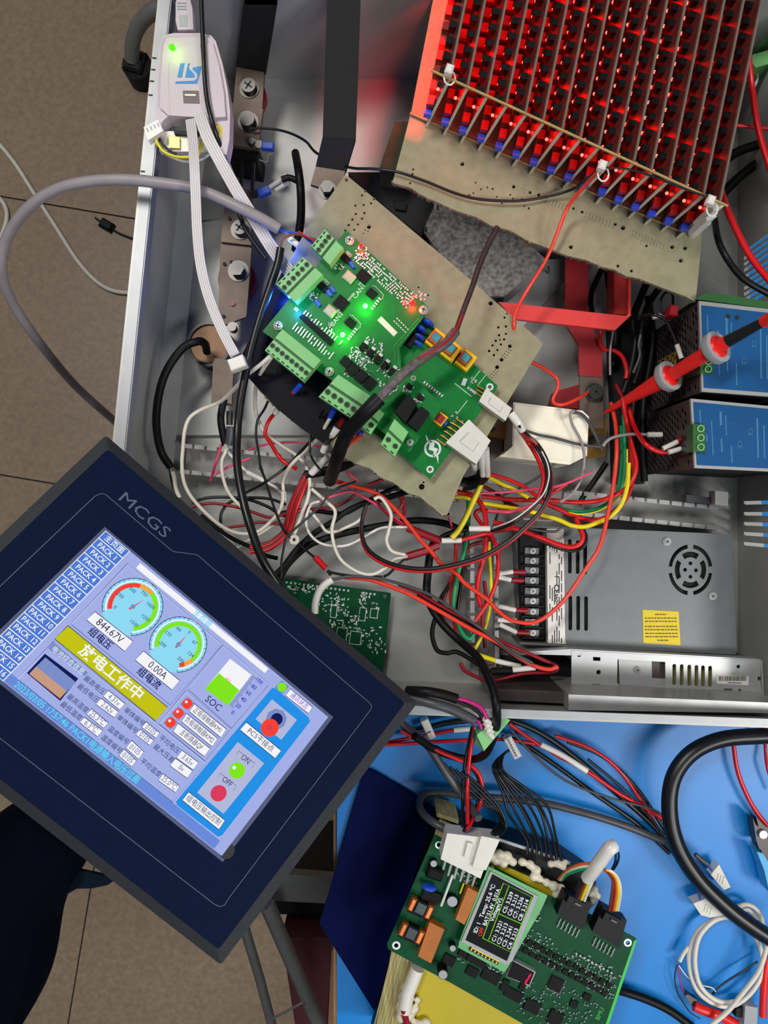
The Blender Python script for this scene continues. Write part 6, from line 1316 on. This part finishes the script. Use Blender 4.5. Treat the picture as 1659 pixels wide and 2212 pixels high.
WM('long red wire crossing the right of the mat to the pliers', 'red_wire', 5, [(1584, 1605), (1592, 1660), (1609, 1708), (1635, 1755), (1680, 1810)], 1.2); WM('red wire at the right margin of the mat near the rim', 'red_wire', 3.4, [(1648, 1550, 6), (1652, 1600), (1658, 1660), (1680, 1720)], 1.2)
WM('black cable leaving the monitor board edge across the mat', 'black', 9, [(1300, 2130, 3), (1340, 2140, 1.2), (1395, 2158), (1450, 2185), (1510, 2230)], 1.0, name='cable')
# --- right edge
rg = 'leads at the right cabinet wall'
W('wide red lead at the upper right edge of the card stack', 'red_wire', 7, 10, [(1614, 100, 12), (1624, 190), (1638, 280), (1665, 370)], group=rg); W('wide red lead curving past the wall slots', 'red_wire', 7, 14, [(1552, 390, 12), (1566, 440), (1592, 500), (1625, 560), (1670, 615)], group=rg); W('short red lead leaving the card stack sideways', 'red_wire', 4.5, 9, [(1570, 268), (1615, 273), (1680, 280)], group=rg)
W('black lead curving past the wall slots', 'blackrub', 7, 13, [(1543, 470, 10), (1552, 520), (1575, 565), (1610, 605), (1670, 640)], group=rg); W('black lead rising to the right edge, upper of two', 'black', 10, 5, [(1560, 350), (1600, 325), (1680, 300)], group=rg); W('black lead rising to the right edge, lower of two', 'black', 10, 4, [(1540, 440), (1600, 380), (1680, 320)], group=rg)
W('thin white wire hanging below the green plugs', 'white_pl', 3, 6, [(1634, 145), (1636, 170), (1628, 190), (1622, 205)], group=rg)
# --- dark nest beside the rail supplies
ng = 'dark nest beside the rail supplies'
W('black cable between the red busbar faces', 'black', 7, 3.4, [(1308, 560), (1316, 620), (1324, 670), (1330, 720), (1325, 790)], group=ng, name='cable'); W('black cable slanting under the coral busbar', 'black', 6, 3, [(1300, 580), (1276, 640), (1282, 690)], group=ng, name='cable'); W('black cable curving behind the coral busbar corner', 'black', 8, 5, [(1420, 560), (1385, 640), (1368, 690), (1372, 740), (1362, 800), (1345, 850)], group=ng, name='cable'); W('black cable bending toward the honeycomb face', 'black', 7, 6, [(1440, 600), (1400, 660), (1385, 720), (1385, 780), (1370, 830)], group=ng, name='cable')
bt = MB().poly([(1318, 690), (1410, 690), (1400, 860), (1392, 1045), (1330, 1045), (1326, 860)], FT + .0004, .022).build('nest_shade_slab', MATS['blackmatte']); tag(bt, 'low black slab added as shade in the nest beside the rail supplies', 'shade slab')  # black slab added to darken the floor of the nest
W('black cable running down the nest next to the red leads', 'black', 7, 4.4, [(1378, 700), (1390, 760), (1372, 850), (1366, 930), (1372, 1030)], group=ng, name='cable'); W('black cable running down the nest against the honeycomb', 'black', 8, 3.6, [(1400, 640), (1410, 740), (1392, 850), (1388, 950), (1392, 1040)], group=ng, name='cable'); W('dark red lead running down the nest', 'dark_red', 5, 5.2, [(1330, 830), (1352, 880), (1360, 940), (1358, 1010), (1345, 1060)], group=ng)
W('thin black ring loop at the upper rail supply', 'blackrub', 3, 11, [(1447, 680), (1432, 676), (1426, 655), (1436, 634), (1450, 632), (1454, 650), (1450, 676)], group=ng); W('black lead ending in a white sleeve at the honeycomb', 'blackrub', 3.6, 11, [(1380, 684, 8), (1410, 680), (1436, 690), (1450, 715), (1462, 745)], group=ng); W('white sleeve pointing down at the honeycomb', 'white_pl', 5.5, 11, [(1462, 744), (1472, 774)], name='sleeve', group=ng); W('white sleeve pair by the ring loop', 'white_pl', 5, 10, [(1410, 686), (1444, 678)], name='sleeve', group=ng); rf = MB().box(1457, 670, 18, 22, 10, .11, .125, 2).build('red_plug', MATS['dark_red']); tag(rf, 'dark red plug at the top corner of the upper rail supply', 'plug')
W('red lead hooking behind the coral busbar', 'red_wire', 5, 5.4, [(1298, 716), (1296, 740), (1308, 756), (1326, 757), (1345, 772), (1354, 800), (1352, 818)], group=ng); W('grey lead rising straight behind the coral busbar', 'grey_wire', 2.6, 6, [(1324, 716), (1318, 760), (1318, 810)], group=ng); W('grey curved lead at the honeycomb', 'dgrey_wire', 3.4, 8, [(1384, 724), (1380, 745), (1382, 770), (1368, 806)], group=ng)
W('red lead ending in white sleeves at the lower rail supply', 'red_wire', 5.4, 11, [(1358, 880, 7), (1370, 921, 8), (1392, 957), (1421, 975), (1444, 977)], group=ng); W('upper white sleeve at the lower rail supply', 'white_pl', 5.5, 11.4, [(1432, 969), (1466, 953)], name='sleeve', group=ng); W('lower white sleeve at the lower rail supply', 'white_pl', 5.5, 11.6, [(1444, 977), (1472, 969)], name='sleeve', group=ng); W('upper dark red ferrule in the lower rail supply', 'dark_red', 7, 11.6, [(1464, 951), (1480, 947)], name='ferrule', group=ng); W('lower dark red ferrule in the lower rail supply', 'dark_red', 7, 11.6, [(1470, 968), (1484, 964)], name='ferrule', group=ng)
W('grey wire lying across the fuse to its bolt', 'dgrey_wire', 3.2, 7.6, [(1135, 930, 9), (1165, 940), (1197, 946), (1251, 960), (1300, 966)], group=ng); W('dark wire curving off the fuse end to its bolt', 'dgrey_wire', 3.6, 7.6, [(1236, 890), (1256, 895), (1272, 912), (1285, 938), (1301, 972)], group=ng); W('pale wire arching down over the fuse into the tangle', 'grey_wire', 3, 8, [(1240, 888), (1232, 894), (1236, 916), (1254, 950), (1262, 986), (1258, 1026), (1240, 1062), (1210, 1085)], group=ng); W('grey lead from the fuse bolt to a loose white sleeve', 'grey_wire', 3.4, 8, [(1302, 964), (1312, 952), (1330, 943), (1365, 938), (1400, 939)], group=ng); W('loose white sleeve in front of the honeycomb', 'white_pl', 6, 8, [(1399, 939), (1430, 939)], name='sleeve', group=ng)
# --- leads on the room floor
W('white lead lying across the floor tiles', 'white_wire', 4.5, -87.2, [(-20, 290), (30, 350), (75, 420), (120, 490), (165, 560), (205, 605), (245, 628), (300, 634)], name='cable', group='leads on the floor'); W('short white lead at the margin of the floor', 'white_wire', 4.5, -87.2, [(-20, 410), (8, 440), (14, 475), (-5, 530)], name='cable', group='leads on the floor'); W('thin black lead with a small plug on the floor', 'blackrub', 2, -87.4, [(205, 470), (230, 487), (260, 505), (300, 520)], name='cable', group='leads on the floor')
fp = MB().box(228, 484, 30, 20, 30, FZ + .0003, FZ + .014, 4).build('floor_plug', MATS['black']); tag(fp, 'small black plug lying on the brown floor tiles', 'plug')
# ================================================================ programmer, probe, tools, castor, person
def sq(x, y): return (310 + x / 3.529, y / 3.529)
ZP = RZ + .0006
st = thing('programmer', P(415, 210, ZP), 'white programming dongle with blue logo and green light on the cabinet rim', 'programmer')
M('lilac', (192, 178, 186), .42, var=.03)
shell = [sq(150, 270), sq(230, 252), sq(440, 252), sq(515, 270), sq(552, 315), sq(600, 480), sq(640, 680), sq(660, 850), sq(655, 1060), sq(632, 1180), sq(560, 1160), sq(530, 960), sq(470, 905), sq(180, 890), sq(140, 930), sq(135, 1050), sq(95, 1030), sq(90, 820), sq(105, 560), sq(125, 350)]
MB().poly(shell, ZP, ZP + .016).build('shell', MATS['lilac'], st)
MB().poly([sq(*p) for p in ((175, 285), (430, 275), (500, 285), (530, 325), (580, 500), (615, 700), (630, 890), (190, 880), (125, 820), (130, 600), (150, 350))], ZP + .016, ZP + .019).build('top_shell', MATS['lilac'], st)
MB().poly([sq(*p) for p in ((270, 345), (430, 335), (500, 720), (530, 900), (205, 880), (195, 600), (200, 470))], ZP + .019, ZP + .0202).build('raised_face', MATS['lilac'], st)
MB().poly([sq(*p) for p in ((475, 330), (530, 335), (580, 520), (612, 720), (625, 890), (540, 895), (500, 640))], ZP + .019, ZP + .0199).build('side_face', MATS['lilac'], st)
zl_ = ZP + .0202; M('logo_blue', (32, 128, 200), .5, var=.02)
for pts in (((280, 483), (313, 480), (292, 588), (258, 590)), ((338, 484), (356, 482), (343, 502), (350, 525), (385, 562), (392, 580), (385, 590), (318, 590)), ((375, 515), (445, 503), (408, 637), (242, 637), (248, 620), (385, 615), (405, 600), (412, 580), (402, 555), (376, 532))):
    MB().poly([sq(*p) for p in pts], zl_, zl_ + .0003).build('logo', MATS['logo_blue'], st)
MB().poly([sq(*p) for p in ((300, 690), (420, 692), (428, 788), (305, 785))], zl_, zl_ + .0004).build('window', M('brownwin', (70, 52, 44), .4), st); MB().poly([sq(*p) for p in ((315, 715), (398, 718), (398, 732), (315, 730))], zl_ + .0004, zl_ + .0012).build('contact', MATS['white_wire'], st)
MB().poly([sq(*p) for p in ((120, 1000), (545, 1000), (550, 1160), (120, 1150))], ZP, ZP + .007).build('connector_bay', MATS['cream_pl'], st)
for pts in (((195, 1040), (275, 1045), (275, 1130), (195, 1125)),): MB().poly([sq(*p) for p in pts], ZP + .007, ZP + .010).build('socket', MATS['brass'], st)
MB().poly([sq(*p) for p in ((230, 995), (430, 1000), (410, 1030), (235, 1020))], ZP + .007, ZP + .011).build('dark_slot', MATS['black'], st)
ME('led_lime', (90, 255, 20), 1.6); MB().pcyl(371.5, 101, 6.5, zl_ - .002, zl_ + .0004, 16).build('lit_lens', MATS['led_lime'], st)
pointlight('programmer_led_glow', P(371.5, 101, zl_ + .01), (.35, 1, .02), .006, .003)
up_ = thing('usb_plug', P(397, 30, ZP), 'white plug pushed into the top end of the programmer', 'plug')
MB().poly([sq(*p) for p in ((245, 20), (262, -40), (345, -40), (372, 60), (380, 225), (260, 228), (245, 160))], ZP + .003, ZP + .012).build('body', MATS['lilac'], up_)
for y in (15, 40, 62): MB().poly([sq(255, y), sq(325, y), sq(325, y + 8), sq(255, y + 8)], ZP + .012, ZP + .0128).build('grip', MATS['grey_pl'], up_)
MB().poly([sq(275, 115), sq(333, 115), sq(333, 200), sq(275, 200)], ZP + .012, ZP + .0124).build('icon_panel', MATS['grey_pl'], up_); MB().poly([sq(302, 125), sq(308, 125), sq(308, 190), sq(302, 190)], ZP + .0124, ZP + .0127).build('icon', MATS['lilac'], up_)
zw = (ZP + .016) * 100
W('yellow wire looping under the open end of the programmer', 'yellow_wire', 3.2, zw, [sq(85, 1040), sq(110, 1100), sq(160, 1160), sq(250, 1195), sq(340, 1198), sq(410, 1190), sq(430, 1130), sq(470, 1060), sq(530, 1000), sq(550, 970), sq(580, 968), sq(590, 1000), sq(570, 1050)], group='short leads of the programmer')
W('white wire looping under the open end of the programmer', 'white_pl', 2.6, zw - .5, [sq(100, 1060), sq(150, 1160), sq(250, 1215), sq(340, 1232), sq(430, 1220), sq(520, 1165), sq(575, 1080), sq(570, 1000)], group='short leads of the programmer')
W('black wire looping under the open end of the programmer', 'blackrub', 2.6, zw - .3, [sq(110, 1020), sq(130, 1080), sq(190, 1140), sq(250, 1175)], group='short leads of the programmer')
sp4 = thing('small_plug', P(331, 281, ZP), 'small white four way plug resting on the rim by the programmer', 'connector')
MB().poly([sq(*p) for p in ((0, 970), (110, 910), (150, 995), (35, 1070))], ZP + .012, ZP + .020).build('body', MATS['white_pl'], sp4)
for i in range(4): MB().box(*sq(30 + i*27, 990 - i*14), 3, 8, -25, ZP + .020, ZP + .0205).build('slot', MATS['grey_pl'], sp4)
# --- red test probe
def lathe(name, a, b, prof, mat, parent, n=24):
    ax = (b - a); m = MB(); pts = [a + ax * t for t, r in prof]; rad = [max(r, 1e-5) for t, r in prof]
    d = ax.normalized(); x = d.orthogonal().normalized(); y = d.cross(x); vs = []; 
    for p, r in zip(pts, rad): vs += [p + x * r * math.cos(2*math.pi*j/n) + y * r * math.sin(2*math.pi*j/n) for j in range(n)]
    fs = [[i*n + j, i*n + (j+1) % n, (i+1)*n + (j+1) % n, (i+1)*n + j] for i in range(len(pts) - 1) for j in range(n)]
    m.add(vs, fs, True); m.add(vs[:n], [list(range(n))[::-1]]); m.add(vs[-n:], [list(range(n))]); return m.build(name, MATS[mat], parent)
pt, pd1, pd2, pe = P(1303, 893, .058), P(1441, 815, .116), P(1544, 753, .166), P(1700, 668, .224)
pbx = thing('test_probe', pt, 'red test probe with two grey finger guards touching the busbar', 'test probe')
lathe('cone', pt, pd1, [(0, .0006), (.10, .0022), (.6, .0058), (.98, .0085)], 'red_probe', pbx)
def guard(c, ax): 
    d = ax.normalized(); lathe('finger_guard', c - d * .004, c + d * .004, [(0, .0118), (.3, .0138), (1, .0138)], 'grey_pl', pbx); lathe('guard_face', c + d * .004, c + d * .0052, [(0, .0098), (1, .0088)], 'red_probe', pbx)
guard(pd1, pe - pt); guard(pd2, pe - pt)
dd = (pe - pt).normalized()
lathe('shaft', pd1 + dd * .004, pd2 - dd * .003, [(0, .0056), (1, .0064)], 'red_probe', pbx); lathe('collar', pd2 + dd * .005, pd2 + dd * .013, [(0, .0060), (1, .0052)], 'red_probe', pbx); lathe('handle', pd2 + dd * .011, P(1652, 694, .200), [(0, .0052), (.5, .0044), (1, .0036)], 'blackrub', pbx); lathe('cable_end', P(1650, 695, .200), pe, [(0, .0048), (1, .0048)], 'red_probe', pbx)
# --- tools and leads on the mat
pls = thing('cutting_pliers', P(1650, 1830, 0), 'steel cutting pliers with light blue grips on the mat', 'pliers')
def rz(x, y): return (1420 + x / 2.812, 1760 + y / 2.812)
M('tool_steel', (70, 66, 66), .4, .6, var=.1); M('grip_blue', (70, 170, 224), .45, var=.04)
MB().poly([rz(*p) for p in ((580, 20), (598, 60), (615, 75), (600, 15), (655, 70), (730, 110), (740, 220), (620, 210), (600, 150))], .010, .024).build('jaw', MATS['tool_steel'], pls)
MB().pcyl(*rz(645, 122), 9, .024, .027, 18).build('pivot', MATS['galv'], pls)
MB().poly([rz(*p) for p in ((605, 225), (640, 235), (760, 420), (760, 520), (680, 470), (650, 340))], .008, .026).build('grip', MATS['grip_blue'], pls); MB().poly([rz(*p) for p in ((625, 205), (720, 205), (790, 420), (740, 400), (640, 235))], .002, .012).build('grip', MATS['tool_steel'], pls)
def nplug(name, pts, z0, z1, label):
    o = thing(name, P(*pts[0], 0), label, 'connector'); MB().poly(pts, z0, z1).build('body', MATS['nylon'], o)
    cx = sum(p[0] for p in pts) / len(pts); cy = sum(p[1] for p in pts) / len(pts)
    for s in (-6, 0, 6): MB().box(cx + s, cy + s * .5, 3, 16, 15, z1, z1 + .0008).build('ridge', MATS['nylon'], o)
nplug('nylon_plug', [rz(218, 540), rz(320, 500), rz(430, 605), rz(320, 625), rz(265, 610)], .006, .020, 'white nylon plug lying on the white coil under the thick hose'); nplug('nylon_plug', [rz(325, 365), rz(375, 302), rz(445, 440), rz(405, 458)], .006, .018, 'white nylon plug on the outer side of the thick hose')
WM('dark lead with red and white tails into the coil plug', 'dgrey_wire', 6, [rz(60, 170), rz(150, 300), rz(215, 385), rz(240, 440)], 1.8, name='cable'); WM('red tail entering the coil plug', 'red_wire', 2.6, [rz(220, 370), rz(270, 440), rz(310, 495)], 2.0); WM('blue tail entering the coil plug', 'blue_wire', 2, [rz(235, 440), rz(250, 480), rz(262, 520)], 1.8); WM('grey lead into the outer nylon plug', 'dgrey_wire', 5, [rz(230, 240), rz(270, 275), rz(305, 300)], 1.6, name='cable'); WM('blue tail entering the outer nylon plug', 'blue_wire', 2, [rz(305, 300), rz(325, 330), rz(345, 360)], 1.5)
co = [rz(*p) for p in ((370, 632), (300, 660), (240, 715), (205, 790), (192, 880), (205, 980), (245, 1070), (310, 1130), (390, 1162), (470, 1155), (560, 1090), (625, 990), (640, 890), (615, 780), (560, 690), (480, 635), (420, 622), (350, 640), (290, 690), (250, 750), (230, 840), (232, 940), (262, 1040), (330, 1110), (410, 1140), (490, 1130))]
WM('white cable coiled in two rings on the mat', 'white_wire', 5.2, [(x, y, 1.2 + .03 * i) for i, (x, y) in enumerate(co)], 1.2, name='cable'); WM('white coil tail crossing the red clip to the margin', 'white_wire', 5.2, [rz(330, 1275), rz(430, 1190), rz(520, 1080), rz(610, 960), rz(655, 840), rz(670, 740), rz(690, 640)], 2.6, name='cable'); WM('white double loop behind the thick hose', 'white_wire', 5, [rz(490, 560), rz(540, 545), rz(590, 565), rz(625, 610), rz(640, 660)], 1.4, name='cable'); WM('inner white loop behind the thick hose', 'white_wire', 5, [rz(490, 590), rz(540, 575), rz(580, 600), rz(610, 640)], 1.0, name='cable')
WM('frayed white cable end beside the coil', 'white_wire', 4.5, [rz(190, 800), rz(160, 840), rz(135, 890)], 1.2, name='cable'); WM('purple hair thin lead to the red clip', 'magenta', 1.4, [rz(130, 910), rz(135, 990), rz(150, 1050), rz(170, 1095)], 1.0); WM('black hair thin lead to the red clip', 'blackrub', 1.3, [rz(120, 910), rz(105, 990), rz(120, 1070), rz(150, 1130), rz(200, 1200), rz(260, 1240)], 1.0); WM('white hair thin lead ending inside the coil', 'white_pl', 1.4, [rz(130, 915), rz(165, 965), rz(200, 1000), rz(270, 1035), rz(330, 1050), rz(355, 1075)], 1.1); WM('black and white jumper lying inside the coil', 'blackrub', 2, [rz(325, 1105), rz(360, 1060), rz(430, 1005), rz(520, 950), rz(610, 890)], 1.0)
ac = thing('alligator_clip', P(1500, 2175, 0), 'red sleeved alligator clip beside the white coil', 'clip')
MB().poly([rz(*p) for p in ((170, 1100), (185, 1090), (240, 1125), (230, 1165), (205, 1160))], .006, .014).build('jaw', MATS['chrome'], ac)
m = cable_mb([(*rz(222, 1160), 1.4), (*rz(265, 1180), 1.5), (*rz(330, 1205), 1.5), (*rz(390, 1225), 1.4), (*rz(480, 1275), 1.2)], 11); m.build('boot', MATS['red_probe'], ac)
nb = thing('grey_switch', P(1620, 2195, 0), 'small grey and black switch block at the lower mat edge', 'switch')
MB().poly([rz(*p) for p in ((535, 1160), (610, 1172), (605, 1290), (525, 1290))], .0005, .020).build('body', MATS['grey_pl'], nb); MB().poly([rz(*p) for p in ((480, 1180), (535, 1165), (530, 1230), (475, 1230))], .0005, .016).build('side', MATS['black'], nb)
WM('red tube beside the coil at the mat edge', 'red_probe', 8, [rz(668, 860), rz(655, 960), rz(645, 1100), rz(640, 1225)], 1.6, name='tube')
# sleeve and coloured leads of the monitor board
def ra(x, y): return (1160 + x / 4.327, 1800 + y / 4.327)
W('white taped sleeve standing over the black board connectors', 'white_pl', 15, 10.5, [(*ra(470, 420), 9.6), (*ra(540, 330), 10.8), (*ra(610, 230), 11.6), (*ra(680, 140), 12.2), (*ra(715, 120), 12.0)], name='sleeve', group='leads of the monitor board')
ZJ = 9.2
for i, (mt_, nm) in enumerate((('brown_wire', 'brown'), ('dark_red', 'dark red'), ('orange_wire', 'orange'), ('yellow_wire', 'yellow'), ('white_pl', 'white'))):
    d = i * 4.6 - 9
    W('%s lead arching into the outer black board connector' % nm, mt_, 3, ZJ, [(*ra(600 + d*2, 330 + d), 11), (*ra(680 + d*3, 360), 11), (*ra(735 + d*3.2, 440), 10.6), (*ra(740 + d*4.4, 560), 10.2), (*ra(715 + d*4.4, 720), 8.6)], group='leads of the monitor board')
for i, (mt_, nm) in enumerate((('maroonwrap', 'maroon'), ('brown_wire', 'brown'), ('yellow_wire', 'yellow'), ('white_pl', 'white'))):
    W('%s lead dropping into the inner black board connector' % nm, mt_, 3.2, ZJ, [(*ra(450 + i*22, 420 + i*12), 10), (*ra(400 + i*24, 510 + i*14), 9.4), (*ra(360 + i*28, 600 + i*10), 8.6)], group='leads of the monitor board')
for i, (mt_, nm) in enumerate((('orange_wire', 'orange'), ('white_pl', 'white'), ('green_wire', 'green'))):
    W('%s lead arching left into the pack glue' % nm, mt_, 3, ZJ, [(*ra(500, 280 + i*24), 10.6), (*ra(400, 290 + i*26), 10), (*ra(290, 340 + i*22), 8.6), (*ra(200 + i*14, 430 + i*6), 6.4)], group='leads of the monitor board')
for i, nm in enumerate(('inner', 'outer')): W('%s black loop behind the white taped sleeve' % nm, 'blackrub', 2.6, 9, [(*ra(715, 130), 11.6), (*ra(735 + i*28, 190), 10), (*ra(730 + i*24, 270), 8), (*ra(700 + i*10, 345), 7)], group='leads of the monitor board')
W('red lead in a glued white sheath at the pack edge', 'dark_red', 8, 6, [(872, 2180, 6.4), (878, 2205), (890, 2250)], group='leads of the monitor board'); W('white glued sheath along the ribbed pack edge', 'white_pl', 15, 6, [(902, 2092), (892, 2118), (880, 2150), (874, 2185)], name='sheath', group='leads of the monitor board')
# --- castor under the bench side
ca_ = thing('castor', P(295, 135, FZ), 'black castor wheel on a bent grey tube by the cabinet rim', 'castor')
cable_mb([(365, 5, -70), (330, 25, -72), (303, 50, -75), (288, 85, -78), (285, 128, -82)], 17).build('tube', MATS['frame_grey'], ca_)
MB().pcyl(295, 140, 32, FZ + .0005, FZ + .05, 18).build('wheel', MATS['black'], ca_); MB().box(288, 128, 44, 46, 15, FZ + .05, FZ + .062, 5).build('hood', MATS['blackrub'], ca_)
# --- person supporting the panel
def person():
    o = bpy.data.objects.new('person', bpy.data.meshes.new('person')); COL.objects.link(o)
    V = []; E_ = []; R_ = []
    def v(p, r, par=None):
        V.append(Vector(p)); R_.append(r); i = len(V) - 1
        if par is not None: E_.append((par, i))
        return i
    pel = v((-1.02, -1.26, .0), .15); sp1 = v((-.94, -1.17, .20), .14, pel); ch = v((-.84, -1.07, .39), .155, sp1); nk = v((-.78, -1.01, .56), .06, ch)
    hd = v((-.75, -.97, .64), .075, nk); v((-.73, -.95, .75), .075, hd)
    s1 = v((-.66, -.92, .46), .070, ch); el = v((-.47, -.70, .18), .052, s1); fa = v(P(-140, 2240, .13), .062, el); f2 = v(P(-22, 2080, .125), .062, fa); wr = v(P(-8, 1970, .135), .060, f2); w9 = v(P(20, 1890, .145), .055, wr); v(P(150, 1760, .172), .036, w9)
    s2 = v((-1.0, -1.20, .46), .070, ch); e2 = v((-1.1, -1.10, .18), .050, s2); v((-1.02, -.96, .0), .038, e2)
    for sx in (-.09, .09):
        h_ = v((-1.04 + sx, -1.28 - sx*.6, -.06), .095, pel); kn_ = v((-1.04 + sx, -1.27 - sx*.6, -.44), .068, h_); an = v((-1.06 + sx, -1.30 - sx*.6, -.80), .050, kn_); v((-1.03 + sx, -1.20 - sx*.6, -.845), .034, an)
    o.data.from_pydata(V, E_, []); o.modifiers.new('skin', 'SKIN')
    for i, sv_ in enumerate(o.data.skin_vertices[0].data): sv_.radius = (R_[i], R_[i]); sv_.use_root = (i == 0)
    s = o.modifiers.new('sub', 'SUBSURF'); s.levels = 2; s.render_levels = 2
    o.data.materials.append(MATS['cloth_navy']); WORLD[o] = Vector((0, 0, 0))
    tag(o, 'person in a dark navy sleeve supporting the touch panel from below', 'person')
    # hand under the panel
    h = bpy.data.objects.new('hand', bpy.data.meshes.new('hand')); COL.objects.link(h); V.clear(); E_.clear(); R_.clear()
    w0 = v(P(150, 1760, .172), .028); p1 = v(P(190, 1715, .180), .028, w0); p2 = v(P(222, 1675, .182), .028, p1)
    for i, (a, l) in enumerate(((-50, 60), (-24, 95), (-4, 108), (16, 98), (36, 76))):
        a += 32; x, y = (222, 1675) if i else (190, 1715)
        dx, dy = math.sin(math.radians(a)) , -math.cos(math.radians(a)); q = p2 if i else p1
        for t in (.4, .75, 1.0): q = v(P(x + dx*l*t, y + dy*l*t, .182 + .006*t), .0095, q)
    h.data.from_pydata(V, E_, []); h.modifiers.new('skin', 'SKIN')
    for i, sv_ in enumerate(h.data.skin_vertices[0].data): sv_.radius = (R_[i], R_[i]); sv_.use_root = (i == 0)
    s = h.modifiers.new('sub', 'SUBSURF'); s.levels = 1; s.render_levels = 2
    h.data.materials.append(MATS['skin']); h.parent = o; WORLD[h] = Vector((0, 0, 0))
    hf = MB().sheet([(120, 1870, .16), (255, 1898, .175), (232, 1912, .165), (200, 1919, .162), (165, 1920, .16), (140, 1935, .16)], .004).build('cuff', M('cuff_teal', (10, 22, 34), .9, spec=.1), o)
    hs_ = MB()
    return o
person()
